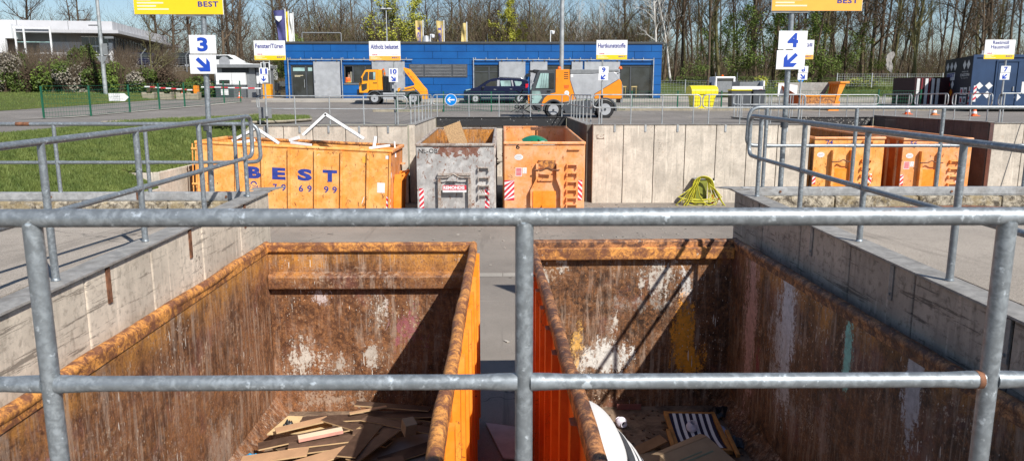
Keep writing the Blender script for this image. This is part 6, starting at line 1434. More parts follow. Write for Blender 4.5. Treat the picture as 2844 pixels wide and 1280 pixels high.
for x,z in ((945,100),(2150,95)):
    b_=M().lathe([(.09,0),(.09,.05),(.06,.11),(.001,.13)],((x-300)*k,.5,(1080-z-40)*k),'z',14).build('beacon',MT['amber'],t,smooth=50)
M().tube([((2150-300)*k,.5,(1080-135)*k),((2160-300)*k,.5,(1080-200)*k),((2080-300)*k,.5,(1080-230)*k)],.02,6).build('beacon_stalk',MT['black'],t)
m=M(); rr=random.Random(2)
for i in range(26):
    a=V((rr.uniform(-.45,.35),rr.uniform(-.1,1.4),rr.uniform(.1,1.15))); b=a+V((rr.uniform(-.5,.5),rr.uniform(-.3,.3),rr.uniform(-.4,.4))); m.cyl(a,b,rr.uniform(.012,.04),n=6)
m.build('brush_arm',MT['black'],t)
for yy in (.1,1.45):
    m=M(); 
    for i in range(90):
        a=6.28*i/90+rr.random()*.1; m.add([(-.25+.12*math.cos(a),yy+.12*math.sin(a),.42),(-.25+.12*math.cos(a+.05),yy+.12*math.sin(a+.05),.42),(-.25+.50*math.cos(a),yy+.5*math.sin(a),.05+rr.random()*.05)],[(0,1,2)])
    b_=m.build('disc_brush',MT['mgrey'],t,fix=False); M().lathe([(.14,.40),(.14,.52),(.05,.56)],(-.25,yy,0),'z',14).build('brush_hub',MT['black'],b_)
M().prism(F((320,640),(350,640),(352,800),(335,800)),.05,.12).build('orange_marker',MT['vehorange'],t)
M().prism(F((580,828),(632,822),(630,840),(600,848)),-.0,.1).build('indicator',MT['amber'],t)
M().box((700-300)*k,(765-300)*k,-.012,.03,(1080-575)*k,(1080-552)*k).build('door_handle',MT['black'],t); M().box((320-300)*k,(370-300)*k,-.25,-.05,(1080-290)*k,(1080-225)*k).build('mirror',MT['black'],t)
# skip loader truck
k=.00262; F=prof(k,330,930); tr=thing('skip_loader_truck','small amber skip-loader truck with a raised hook arm','truck',(-9.42,49.9,.74)); t=tr; Wv=1.7
M().prism(F((335,645),(332,400),(352,396),(395,250),(495,92),(540,78),(905,75),(915,300),(922,575),(590,582),(560,620),(545,650)),0,Wv).build('cab',MT['truckorange'],t,bevel=.03)
M().prism(F((560,62),(800,62),(800,78),(540,80)),.2,Wv-.2).build('roof_spoiler',MT['dgrey'],t)
M().prism(F((430,345),(440,260),(515,132),(578,128),(560,352),(440,352)),-.005,.02).build('side_window',MT['glass'],t); w_=M().prism(F((600,130),(760,130),(752,330),(586,326)),-.005,.02).build('side_window',MT['glass'],t)
M().prism(F((700,140),(755,140),(747,320),(700,318)),-.008,-.0055).build('window_reflection',MT['tealglass'],w_)
M().prism(F((392,436),(538,412),(530,548),(442,600),(396,600)),-.005,.02).build('lower_window',MT['glass'],t)
m=M(); m.add([((352-330)*k-.012,.15,(930-400)*k),((352-330)*k-.012,Wv-.15,(930-400)*k),((492-330)*k-.02,Wv-.2,(930-105)*k),((492-330)*k-.02,.2,(930-105)*k)],[(0,1,2,3)]); m.build('windscreen',MT['glass'],t,fix=False)
m=M(); m.prism(F((592,340),(596,340),(596,575),(592,575)),-.003,0); m.prism(F((798,75),(802,75),(808,575),(804,575)),-.003,0); m.build('door_gap',MT['black'],t)
M().box((690-330)*k,(790-330)*k,-.02,0,(930-412)*k,(930-395)*k).build('door_handle',MT['black'],t); M().box((270-330)*k,(332-330)*k,.1,Wv-.1,(930-700)*k,(930-560)*k).build('front_bumper',MT['black'],t,bevel=.02); M().box((385-330)*k,(420-330)*k,-.22,-.05,(930-400)*k,(930-280)*k).build('mirror',MT['black'],t)
M().prism(F((545,652),(600,590),(930,590),(1480,600),(1800,600),(1860,700),(1860,760),(900,780),(860,700),(560,700)),.25,Wv-.25).build('chassis',MT['dgrey'],t)
m=M()
for a,b in ((640,690),(750,798)): m.box((925-330)*k,(1485-330)*k,0,.06,(930-b)*k,(930-a)*k)
m.build('side_board',MT['silver'],t); 
for x in (930,1000): M().box((x-330)*k,(x-310)*k,.02,.06,(930-890)*k,(930-800)*k).build('side_bracket',MT['mgrey'],t)
M().prism(F((922,235),(1110,235),(1140,330),(1140,605),(930,605)),.1,Wv-.1).build('hydraulic_tank',MT['dgrey'],t,bevel=.03)
m=M(); 
for i in range(5): m.cyl(((960+i*35-330)*k,.05,(930-600)*k),((960+i*35-330)*k,.05,(930-215-10*i)*k),.03,n=8)
m.build('hydraulic_pipe',MT['black'],t); M().box((1150-330)*k,(1230-330)*k,.2,.8,(930-540)*k,(930-450)*k).build('valve_block',MT['silver'],t)
M().cyl(((940-330)*k,.3,(930-300)*k),((940-330)*k,.3,(930-90)*k),.05,n=8).build('exhaust',MT['mgrey'],t)
for x,z in ((940,50),(965,150)): M().lathe([(.07,0),(.07,.09),(.001,.13)],((x-330)*k,.3,(930-z-40)*k),'z',12).build('beacon',MT['amber'],t,smooth=50)
for yy in (.25,Wv-.37):
    M().prism(F((1440,35),(1465,22),(1560,50),(1630,120),(1900,460),(1990,560),(2000,620),(2025,800),(1920,805),(1880,760),(1840,650),(1705,525),(1708,420),(1560,230),(1500,160),(1450,75)),yy,yy+.12).build('lifting_arm',MT['truckorange'],t,bevel=.01)
M().cyl(((1340-330)*k,.3,(930-575)*k),((1700-330)*k,.3,(930-490)*k),.055,n=10).build('cylinder',MT['chrome'],t); M().cyl(((1460-330)*k,.3,(930-545)*k),((1710-330)*k,.3,(930-488)*k),.075,n=10).build('cylinder_sleeve',MT['truckorange'],t)
M().prism(F((1380,600),(1720,520),(1720,585),(1380,612)),.3,.5).build('arm_base',MT['truckorange'],t); M().prism(F((1290,540),(1340,520),(1340,600),(1290,620)),.2,.6).build('arm_bracket',MT['truckorange'],t)
m=M()
for a in (0,60,115): m.prism(F((1545+a,135+a*1.35),(1575+a,160+a*1.35),(1600+a,205+a*1.35),(1570+a,185+a*1.35)),.238,.2495)
m.build('warning_stripe',MT['redink'],t)
m=M()
for i in range(6): m.tube([((1450+i*18-330)*k,.4,(930-90)*k),((1435+i*20-330)*k,.42,(930-170)*k),((1460+i*16-330)*k,.4,(930-250)*k)],.012,5)
m.build('chain',MT['mgrey'],t)
for x in (715,1690):
    for yy in (.13,Wv-.13): wheel(t,(x-330)*k,yy,.385,.385,.24,6)
    arc((x-330)*k,.385,.44,.52,R(0),R(180),-.02,.28).build('mudguard',MT['dgrey'],t)
# dark blue estate car
k=.00232; F=prof(k,350,985); cr=thing('parked_car','dark blue estate car with silver roof rails','car',(-2.62,51.0,.80)); t=cr; Wv=1.75
body=F((352,890),(355,660),(395,610),(480,582),(600,560),(760,530),(800,500),(2150,500),(2215,500),(2240,620),(2245,800),(2230,900),(2140,915),(2110,800),(2060,745),(1990,730),(1920,745),(1870,800),(1850,915),(840,915),(830,830),(780,755),(700,728),(620,755),(575,820),(560,915),(400,910))
M().prism(body,0,Wv).build('body',MT['navy'],t,bevel=.045)
cab=F((740,540),(1050,345),(1180,288),(1370,262),(2060,290),(2210,322),(2248,360),(2215,540))
m=M(); m.prism(cab,.10,Wv-.10); m.build('cabin',MT['navy'],t,bevel=.05)
M().prism(F((985,535),(1010,450),(1140,370),(1320,345),(1315,535)),.092,.099).build('side_window',MT['glass'],t); M().prism(F((1420,345),(1715,340),(1740,520),(1450,525)),.092,.099).build('side_window',MT['tealglass'],t); M().prism(F((1830,352),(2040,370),(2050,420),(1990,488),(1870,490)),.092,.099).build('side_window',MT['tealglass'],t)
M().prism(F((1335,325),(1405,325),(1395,535),(1325,535)),.088,.098).build('door_pillar',MT['silver'],t); M().prism(F((1735,330),(1780,335),(1815,520),(1775,520)),.088,.098).build('door_pillar',MT['silver'],t)
m=M(); m.add([((770-350)*k-.02,.2,(985-520)*k+.02),((770-350)*k-.02,Wv-.2,(985-520)*k+.02),((1060-350)*k-.02,Wv-.25,(985-350)*k+.03),((1060-350)*k-.02,.25,(985-350)*k+.03)],[(0,1,2,3)]); m.build('windscreen',MT['glass'],t,fix=False)
for yy in (.18,Wv-.22): M().tube(bentloop([((1370-350)*k,yy,(985-265)*k),((1400-350)*k,yy,(985-238)*k),((2020-350)*k,yy,(985-262)*k),((2060-350)*k,yy,(985-288)*k)],.1),.03,8).build('roof_rail',MT['chrome'],t,smooth=50)
M().prism(F((405,605),(560,575),(560,600),(430,630)),-.006,.3).build('headlight',MT['tealglass'],t); M().prism(F((2150,440),(2235,430),(2230,520),(2160,560)),-.004,.25).build('tail_light',MT['redlens'],t); M().box((890-350)*k,(960-350)*k,-.12,.05,(985-570)*k,(985-505)*k).build('mirror',MT['black'],t,bevel=.02)
m=M(); m.prism(F((1338,540),(1342,540),(1350,900),(1346,900)),-.003,0); m.prism(F((1790,540),(1794,540),(1800,740),(1796,740)),-.003,0); m.build('door_gap',MT['black'],t); m=M(); m.box((1230-350)*k,(1300-350)*k,-.02,0,(985-600)*k,(985-585)*k); m.box((1700-350)*k,(1770-350)*k,-.02,0,(985-590)*k,(985-575)*k); m.build('door_handle',MT['chrome'],t); M().box((870-350)*k,(1840-350)*k,-.012,0,(985-850)*k,(985-825)*k).build('side_trim',MT['mgrey'],t)
for x in (700,1990):
    for yy in (.11,Wv-.11): wheel(t,(x-350)*k,yy,.30,.31,.2,5)
# white flatbed pickup seen from behind
t=thing('flatbed_pickup','white flatbed pickup seen from behind with an orange beacon','pickup truck',(16.2,56.6,g(56.6)))
M().prism([(.4,.9),(.45,1.75),(2.1,1.75),(2.15,.9)],2.6,4.3).build('cab',MT['whitep'],t,bevel=.08); M().box(.62,1.9,2.585,2.6,1.15,1.62).build('rear_window',MT['glass'],t); m=M()
m.box(-.1,1.0,.0,.05,.55,1.35); m.build('side_gate',MT['mgrey'],t); M().box(1.05,3.45,.0,.06,.62,.98).build('tail_gate',MT['whitep'],t); M().box(1.75,2.8,2.45,2.5,.98,1.35).build('headboard',MT['dgrey'],t); M().box(3.38,3.48,0,2.4,.62,1.38).build('side_gate',MT['whitep'],t); M().box(1.85,3.4,.8,.85,.98,1.32).build('wire_panel',MT['mgrey'],t)
M().box(-.05,3.4,.1,2.5,.5,.6).build('load_bed',MT['mgrey'],t); M().lathe([(.09,0),(.09,.1),(.001,.16)],(1.2,3.2,1.76),'z',12).build('beacon',MT['amber'],t,smooth=50)
for x in (.45,2.15): M().cyl((x,2.5,.6),(x,2.5,2.05),.025,n=6).build('rack_post',MT['mgrey'],t)
M().box(.28,.4,3.4,3.6,1.0,1.3).build('mirror',MT['black'],t)
for x in (.25,2.9): wheel(t,x,.9,.32,.32,.22); wheel(t,x,4.0,.32,.32,.22)
for x in (1.1,3.1): M().box(x,x+.2,-.02,0,.66,.78).build('tail_light',MT['redlens'],t)
M().box(2.6,3.2,-.03,0,.2,.5).build('number_plate_holder',MT['whitep'],t)
# ------------------------------------------------------------------ lawn mound left, white building, terrace
m=M()
xs=[-75+i*2.5 for i in range(21)]
def mz(x,y):
    e=max(0,min(1,(y-edge_y(x))/10)); return g(y)+.03+ (e*e*(3-2*e))*.38*max(0,min(1,(-24-x)/5))
def edge_y(x): return 36+(x+40)*.5 if x<-27.9 else 42.2+(x+27.9)*6.2
def interp(x):
    K=[(-75,30),(-45,36),(-27.9,42.2),(-27,49),(-26,54.2),(-25,58)]
    for (a,u),(b,v) in zip(K,K[1:]):
        if x<=b: return u+(v-u)*(x-a)/(b-a)
    return 58
xs=[-75,-65,-55,-48,-43,-39,-36,-33,-31,-29.5,-28.5,-27.9,-27.4,-27,-26.5,-26,-25.5,-25]
vs=[];fs=[];ny_=12
edge_y=interp
for x in xs:
    y0=interp(x)
    for j in range(ny_+1):
        y=y0+(64-y0)*j/ny_; vs.append((x,y,mz(x,y)+(.02 if j else -.02)))
for i in range(len(xs)-1):
    for j in range(ny_): a=i*(ny_+1)+j; fs.append((a,a+1,a+ny_+2,a+ny_+1))
tag(m.add(vs,fs).build('lawn',MT['grass'],fix=False,smooth=40),kind='structure')
# terrace carrying the white building
m=M(); m.prism([(62.5,1.0),(68,3.75),(140,4.2),(140,0),(62.5,0)],-120,-27,'yz'); tag(m.build('terrace',MT['soil']),kind='structure')
# white showroom: corner at O, front goes left (u), side goes back (v)
O=V((-40.5,80,3.9)); th=R(9.5); U=V((-math.cos(th),-math.sin(th),0)); Vv=V((-math.sin(th),math.cos(th),0))
wb=thing('showroom_building','white and grey showroom building with a long overhanging flat roof at the upper left','building',O)
def WB(u0,u1,v0,v1,z0,z1,nm,mat,par=None,bev=0):
    m=M(); q=lambda u,v,z:U*u+Vv*v+V((0,0,z)); m.add([q(u0,v0,z0),q(u1,v0,z0),q(u1,v1,z0),q(u0,v1,z0),q(u0,v0,z1),q(u1,v0,z1),q(u1,v1,z1),q(u0,v1,z1)],[(0,3,2,1),(4,5,6,7),(0,1,5,4),(1,2,6,5),(2,3,7,6),(3,0,4,7)])
    return m.build(nm,mat,par or wb,bevel=bev)
clad=plain('light_grey_cladding',(.50,.50,.52),.5,var=.05,scale=.8); grey=plain('grey_cladding',(.20,.20,.21),.5,var=.05); dk_=MT['glass']
WB(0,16,.6,22,3.9,4.9,'attic',clad); WB(0,16,0.3,22,0,3.88,'core',grey)
for u in (4.2,9.0): WB(u,u+.04,.57,.6,3.92,4.88,'panel_seam',MT['mgrey'])
WB(-1.2,10,-1.6,24,3.55,3.85,'overhanging_roof',clad)
WB(1.6,7.0,.2,.3,0,2.75,'front_panel',clad); 
f=WB(.35,2.9,.1,.2,1.5,3.35,'window',dk_)
for z in (2.35,1.5,3.3): WB(.3,2.95,.04,.11,z-.05,z+.05,'window_bar',MT['white'],f)
for i in range(4): WB(.35+i*.6,.38+i*.6,.06,.11,1.5,3.3,'window_bar',MT['white'],f)
WB(.0,.3,.0,.3,0,2.7,'column',MT['white']); WB(-.2,0,22,22.3,0,3.5,'column',MT['white'])
# portal block
WB(9.0,9.7,-2.5,-1.9,0,4.15,'portal_column',MT['white'],bev=.1); WB(8.4,18,-2.3,.3,2.9,4.25,'portal_beam',MT['white']); WB(9.8,18,-.5,-.4,0,2.88,'portal_glass',dk_); WB(9.8,18,-.62,-.51,1.55,1.65,'portal_bar',MT['white'])
for u in (5.0,7.4,8.2): WB(u,u+.14,-1.9,-1.76,0,4.1,'portal_post',MT['white'])
WB(5.0,8.4,-1.85,-1.75,3.9,4.0,'portal_rail',MT['white']); WB(5.2,8.3,-1.7,-.9,2.55,2.65,'glass_canopy',MT['tealglass']); WB(6.2,6.4,-1.6,-1.4,0,1.0,'white_sculpture',MT['white'],bev=.08)
# side facade: glazed in two storeys
for i in range(11):
    v0=.8+i*1.95
    for z0,z1 in ((1.75,3.3),(0.0,1.3)):
        f=WB(-.03,.29,v0,v0+1.75,z0,z1,'window',dk_)
        WB(-.08,-.031,v0,v0+.07,z0,z1,'window_bar',MT['mgrey'],f); WB(-.08,-.031,v0+.85,v0+.92,z0,z1,'window_bar',MT['mgrey'],f)
WB(-.1,-.035,.6,22,1.33,1.7,'parapet',MT['mgrey']); WB(-.12,-.04,.6,22,1.05,1.32,'sign_band',MT['cream'])
for i in range(20): WB(-.03,.0,.9+i*1.1,.95+i*1.1,3.95,4.85,'attic_post',MT['silver'])
WB(-2.2,-.2,17.5,21,1.0,1.1,'entrance_canopy',MT['white']); WB(-2.1,-1.9,17.6,17.8,-.9,.99,'column',MT['white']); WB(-2.1,-1.9,20.6,20.8,-.9,.99,'column',MT['white'])
# blurry parked cars behind the fence
def farcar(label,x,y,z,L,mat,rot):
    t=thing('parked_car',label,'car',(x,y,z),(0,0,rot),'cars parked in front of the showroom')
    s_=L/4.4; P=[(0,.3),(.02,.75),(.9,.92),(1.5,1.42),(3.3,1.45),(4.1,.95),(4.4,.85),(4.4,.3)]
    M().prism([(a*s_,b*s_) for a,b in P],0,1.75).build('body',mat,t,bevel=.08); M().prism([(a*s_,b*s_) for a,b in [(1.1,.95),(1.6,1.36),(3.2,1.38),(3.8,.97)]],-.006,1.756).build('side_window',MT['glass'],t)
    for x_ in (.85,3.5): wheel(t,x_*s_,.12,.3,.31,.2)
farcar('dark car parked under the right wing of the showroom',-36.5,72,3.8,4.3,MT['navy'],R(4)); farcar('black car parked behind the round bush at the showroom',-33.9,74,3.85,4.4,MT['black'],R(-3)); farcar('white car at the right end of the row before the showroom',-31.0,78,3.9,4.3,MT['white'],0)
farcar('dark car parked before the white portal at the far left',-50.2,72,3.8,4.3,MT['dgrey'],0)
t=thing('orange_grab','orange post and arm behind the hedge at the far left','machine',(-46.4,70,3.8)); M().cyl((0,0,0),(.5,0,1.5),.16,n=8).build('arm',MT['vehorange'],t); M().cyl((-1.3,0,1.65),(.5,0,1.45),.13,n=8).build('boom',MT['vehorange'],t)
FP=[(-41.25,66),(-37.6,66.2),(-34.1,66.4),(-31.3,66.6),(-29.4,66.8),(-27.6,67),(-26.0,67.2)]
meshfence('grey security fence with outward-bent post tops before the showroom',[(-49,65.5),(-45,65.8)]+FP,1.35,mat='mgrey',dens=.3,lean=True,z=lambda x,y:3.35)
meshfence('grey mesh fence panel at the foot of the wood on the right',[(28.6,64.5),(31.5,64.3),(34.5,64.3),(37.5,64.2)],1.1,mat='galv_far',dens=.2,z=lambda x,y:2.0)
meshfence('thin wire fence at the edge of the wood behind the pickup',[(12.5,64),(15.5,64),(18.5,64),(22,64),(25.5,64.2)],1.3,mat='galv_far',dens=.25,wm=.008,z=lambda x,y:1.25)
# grassy slope right
sl=[]
m=M(); xs=[9+i*3 for i in range(30)]; ys=[58.2,60,61.5,63,65,68,72,78]
def sz(x,y): return g(y)+.05+(.35+.25*mnoise.noise(V((x*.25,y*.25,0))))*max(0,min(1,(y-58.5)/6))*max(0,min(1,(x-10)/8))
for a,b in zip(xs,xs[1:]):
    for c,d in zip(ys,ys[1:]): m.add([(a,c,sz(a,c)),(b,c,sz(b,c)),(b,d,sz(b,d)),(a,d,sz(a,d))],[(0,1,2,3)])
tag(m.build('grass_slope',MT['grass'],fix=False),kind='structure')
def fs2(r):
    x=r.uniform(20,48); y=r.uniform(58.5,67); return x,y,sz(x,y)
tufts('grass',9000,fs2,.22,14,MT['blade'],'long grass on the slope at the foot of the wood')
def fl(r):
    x=r.uniform(-50,-25.5); y0=interp(x); y=r.uniform(y0,62); return x,y,mz(x,y)
tufts('grass',9000,fl,.12,15,MT['blade'],'lawn grass below the hedge at the left')
# ------------------------------------------------------------------ trees
def tree_mesh(name,seed,h,r0,spread=.5,start=.3,limbs=14,up=.55,twig=1.0,lean=0,trunkmat='bark',leaf=None,nleaf=0,crown=1.0,fork=0,leafsz=.09):
    rn=random.Random(seed); m=M(); leaves=[]
    def rv(s): return V((rn.gauss(0,s),rn.gauss(0,s),rn.gauss(0,s)))
    def seg(path,rads,n): m.tube(path,rads,n,caps=False)
    def branch(p,d,L,r,level,maxl):
        n=3 if level>=2 else 5; path=[p.copy()]; rads=[r]; q=p.copy(); dd=d.copy()
        for i in range(n):
            dd=(dd+rv(.13+.05*level)+V((0,0,.09))).normalized(); q=q+dd*L/n; path.append(q.copy()); rads.append(max(.004,r*(1-(i+1)/n*.75)))
        sides=3 if level>=2 else 5
        if level>=3:
            # ribbon twig
            a=path[0];b=path[-1]; w=max(.012,r)*.9; s_=dd.orthogonal().normalized()*w; mid=path[len(path)//2]
            m.add([a-s_,a+s_,mid+s_*.8,mid-s_*.8,b],[(0,1,2,3),(3,2,4)])
        else: seg(path,rads,sides)
        if level>=2: leaves.extend(path[1:])
        if level<maxl:
            cnt={1:7,2:8,3:0}.get(level,0)
            if level==1: cnt=max(5,int(L*2.7))
            for i in range(cnt):
                t_=rn.uniform(.2,1.0); k_=min(len(path)-2,int(t_*n)); a=path[k_].lerp(path[k_+1],t_*n-k_ if t_<1 else 1)
                ax=(path[k_+1]-path[k_]).normalized(); side=ax.orthogonal().normalized(); side.rotate(Matrix.Rotation(rn.uniform(0,6.28),3,ax))
                nd=(ax*rn.uniform(.45,.9)+side*rn.uniform(.5,.9)+V((0,0,.2))).normalized()
                branch(a,nd,L*rn.uniform(.3,.55)*(1.15-.4*t_),rads[k_]*.5,level+1,maxl)
    base=V((0,0,0)); path=[base]; rads=[r0*1.25]; d=V((lean,0,1)).normalized(); q=base.copy(); n=9
    for i in range(n):
        d=(d+V((rn.gauss(0,.05),rn.gauss(0,.05),.12))).normalized(); q=q+d*h/n; path.append(q.copy()); rads.append(max(.012,r0*(1-(i+1)/n)**.8))
    m.tube(path,rads,7,caps=False)
    for i in range(limbs):
        t_=start+(1-start)*(i+rn.random())/limbs; k_=min(n-1,int(t_*n)); p=path[k_].lerp(path[k_+1],t_*n-k_)
        a=rn.uniform(0,6.28); el=up+rn.uniform(-.15,.35); dd=V((math.cos(a)*math.cos(el),math.sin(a)*math.cos(el),math.sin(el)))
        L=h*spread*crown*(1.05-t_*.75)*rn.uniform(.6,1.1); branch(p,dd,L,max(.02,rads[k_]*.5),1,3)
    for i in range(1 if not fork else fork):
        pass
    tr=bpy.data.meshes.new(name)
    o=m.build('trunk',MT[trunkmat],None,fix=False,smooth=60)
    lo=None
    if nleaf:
        m2=M(); 
        for i in range(nleaf):
            c=rn.choice(leaves)+rv(.16); s_=leafsz*rn.uniform(.5,1.3); a=V((rn.gauss(0,1),rn.gauss(0,1),rn.gauss(0,1))).normalized(); b=a.orthogonal().normalized()
            m2.add([c-a*s_,c+b*s_*.6,c+a*s_,c-b*s_*.6],[(0,1,2,3)])
        lo=m2.build('foliage',MT[leaf],None,fix=False)
    return o,lo
class Tree:
    def __init__(s,*a,**k):
        s.o,s.l=tree_mesh(*a,**k); s.used=False
    def place(s,x,y,sc,rot,label,cat='tree',group=None,z=None,name='tree'):
        t=thing(name,label,cat,(x,y,(g(y) if z is None else z)-.1),(0,0,rot),group); t.scale=(sc,sc,sc)
        if not s.used: s.o.parent=t; s.used=True; 
        else: c=s.o.copy(); C.objects.link(c); c.parent=t
        if s.l:
            if s.l.parent is None: s.l.parent=t
            else: c=s.l.copy(); C.objects.link(c); c.parent=t
        return t
big1=Tree('t',11,15,.22,.42,.22,20,.5,trunkmat='bark'); big2=Tree('t',12,14,.19,.40,.25,19,.65,trunkmat='bark'); big3=Tree('t',17,16,.24,.45,.2,21,.45,trunkmat='barkd')
tall1=Tree('t',21,18,.17,.24,.25,18,.8,trunkmat='barkd'); tall2=Tree('t',22,17,.14,.22,.35,16,.85,trunkmat='bark'); tall3=Tree('t',23,19,.2,.26,.2,20,.75,trunkmat='moss'); tall4=Tree('t',24,16,.12,.3,.15,18,.7,trunkmat='barkd')
birch=Tree('t',31,16,.15,.25,.25,16,.7,trunkmat='birch'); bud1=Tree('t',41,11,.18,.42,.15,18,.7,trunkmat='barkd',leaf='bud',nleaf=5200,leafsz=.11); bud2=Tree('t',42,9,.12,.45,.1,16,.8,trunkmat='moss',leaf='bud',nleaf=2600,leafsz=.10)
budg=Tree('t',44,7,.08,.5,.08,16,.7,trunkmat='moss',leaf='shrubgreen',nleaf=2200,leafsz=.09); small=Tree('t',51,6.5,.10,.5,.12,16,.6,trunkmat='moss')
rt=random.Random(77)
# left: big bare trees behind the showroom
for i,(x,y,s_,pr) in enumerate([(-78,118,.95,big1),(-69,112,1.0,big3),(-61,110,.95,big2),(-57,104,.95,big1),(-50,112,1.05,big3),(-44,108,.95,big2),(-42,98,.95,big1),(-38,106,1.0,big3),(-34,99,.9,big1),(-31.5,92,.95,big2),(-28,96,1.0,big3)]):
    pr.place(x,y,s_,rt.uniform(0,6),'big bare spreading tree behind the showroom building',group='bare trees behind the showroom')
for i in range(13):
    x=-33+i*1.7+rt.uniform(-.6,.6); [tall1,tall2,big2,tall4][i%4].place(x,rt.uniform(80,98),rt.uniform(.75,1.0),rt.uniform(0,6),'bare tree rising behind the left end of the blue roof and the flags',group='bare trees behind the left of the blue building')
bud1.place(-11.6,80,.95,1.0,'tree with fresh yellow-green buds left of the double street lamp'); bud2.place(-9.2,78,.95,2,'smaller budding tree beside the yellow-green one')
bud1.place(.4,84,.72,3.0,'rounded yellow-green budding tree right of the three gold flags'); bud2.place(2.0,79,.6,4,'low yellow-green bush-like tree just behind the blue roof')
for i in range(12):
    x=-9+i*1.35+rt.uniform(-.5,.5); [big2,big1,tall4,tall2][i%4].place(x,rt.uniform(86,104),rt.uniform(.55,.82),rt.uniform(0,6),'bare tree behind the middle of the blue building, near the gold flags',group='bare trees behind the middle of the blue building')
big3.place(-1.9,92,.80,1.3,'dark dense bare tree crown right of the gold flags'); big1.place(-6.4,95,.82,2.2,'wide bare tree between street lamp and gold flags')
for i in range(26):
    x=2+i*.78+rt.uniform(-.4,.4); [tall4,big2,small,tall2,big1][i%5].place(x,rt.uniform(84,112),rt.uniform(.42,.62) if i%5!=2 else 1.1,rt.uniform(0,6),'low brown tree in the distant row behind the right half of the blue roof',group='low trees behind the right of the blue building')
for i,(x,y,s_) in enumerate([(8.2,88,.55),(9.6,90,.6),(11.0,86,.58),(12.6,90,.62)]): birch.place(x,y,s_,rt.uniform(0,6),'small white-stemmed birch behind the right half of the blue roof',group='small birches behind the blue roof')
birch.place(14.6,72,.92,.6,'tall white birch at the right end of the blue building'); birch.place(16.3,73,.8,2.5,'leaning white birch right of the tall one').rotation_euler=(0,R(9),2.5)
# the wood on the right
k_=0
for row_,(y0,x0,x1,nn) in enumerate([(70,15.5,52,19),(78,15,58,21),(88,14,66,22),(100,16,78,22),(114,18,90,20)]):
    for i in range(nn):
        x=x0+(x1-x0)*(i+rt.uniform(.1,.9))/nn; y=y0+rt.uniform(-3.5,3.5)
        [tall1,tall2,tall3,tall4,big2][k_%5].place(x,y,rt.uniform(.75,1.08),rt.uniform(0,6),['slender bare tree in the front row of the wood on the right','slender bare tree deeper in the wood on the right'][row_>0],group=['front trees of the right wood','inner trees of the right wood'][row_>0]); k_+=1
for i,(x,y,s_) in enumerate([(20.5,68,.9),(22.3,69,1.0),(24.3,67.5,.9),(26,69,1.05),(28,68.5,.9),(29.5,70,1.0),(31.5,69,.7),(34,71,.8),(18.4,69,.7)]): budg.place(x,y,s_,rt.uniform(0,6),'young tree with fresh green leaves at the edge of the right wood',group='green young trees at the edge of the right wood')
big1.place(35.6,73,1.02,1.2,'strong forked bare tree behind the dark blue container')
# filler thicket
def thicket(name,n_,x0,x1,y0,y1,h0,h1,mats,seed,label,wv=.02):
    r=random.Random(seed); m=M(); vs=[];fs=[];mi=[]
    for k in range(n_):
        x,y=r.uniform(x0,x1),r.uniform(y0,y1); z=g(y); h=r.uniform(h0,h1)*(.5+.8*abs(mnoise.noise(V((x*.13,y*.1,seed))))); px_,py_=x,y; pz=z+r.uniform(0,.75)*h*(r.random()<.75); h*=r.uniform(.25,.7)
        mi_=r.randrange(len(mats)); dx_,dy_=r.gauss(0,.5),r.gauss(0,.5); w=wv*r.uniform(.5,1.5)
        for s_ in range(3):
            q=h/3; nx_,ny2,nz=px_+dx_*q,py_+dy_*q,pz+q*r.uniform(.5,1.1); w2=w*.6; a_=r.random()*3.14; cx,cy=math.cos(a_),math.sin(a_)*.5; o=len(vs)
            vs+=[(px_-w*cx,py_-w*cy,pz),(px_+w*cx,py_+w*cy,pz),(nx_+w2*cx,ny2+w2*cy,nz),(nx_-w2*cx,ny2-w2*cy,nz)]; fs.append((o,o+1,o+2,o+3)); mi.append(mi_)
            if s_<2:
                tx,ty,tz=px_+r.gauss(0,.3)*h*.4,py_+r.gauss(0,.2)*h*.4,pz+h*.3*r.random(); o=len(vs); vs+=[(px_-w*.6*cx,py_,pz),(px_+w*.6*cx,py_,pz),(tx,ty,tz+.1)]; fs.append((o,o+1,o+2)); mi.append(mi_)
            px_,py_,pz,w=nx_,ny2,nz,w2; dx_+=r.gauss(0,.4); dy_+=r.gauss(0,.3)
    m.v=vs;m.f=fs;m.mi=mi
    return tag(m.build(name,[MT[a] for a in mats],fix=False),label,'undergrowth',kind='stuff')
thicket('undergrowth',30000,14,95,70,120,1.5,7.5,['barkd','bark','barkd','moss'],1,'brown tangled undergrowth filling the wood on the right')
thicket('undergrowth',38000,-26,17,82,108,3.0,12.5,['bark','bark','moss'],2,'brown thicket behind the blue building',.03)
thicket('undergrowth',30000,-110,-22,90,125,3,13.0,['barkd','bark','bark'],3,'brown thicket behind the showroom and the gate house')
thicket('distant_wood',16000,-130,150,125,160,4,11,['bark','barkd','moss'],4,'far-off wood closing the view on the horizon',.05)
def leafcloud(m,cx,cy,cz,rx,ry,rz,n_,r,s_,mi=0):
    for i in range(n_):
        while True:
            a,b,c=r.uniform(-1,1),r.uniform(-1,1),r.uniform(-.9,1); d=a*a+b*b+c*c
            if d<1 and r.random()<.25+d*.8: break
        f=1+.28*mnoise.noise(V((a*2+cx,b*2+cy,c*2))); p=V((cx+a*rx*f,cy+b*ry*f,cz+c*rz*f)); q=s_*r.uniform(.6,1.3)
        u=V((r.gauss(0,1),r.gauss(0,1),r.gauss(0,1))).normalized(); w=u.orthogonal().normalized()
        m.mat(mi).add([p-u*q,p+w*q*.6,p+u*q,p-w*q*.6],[(0,1,2,3)])
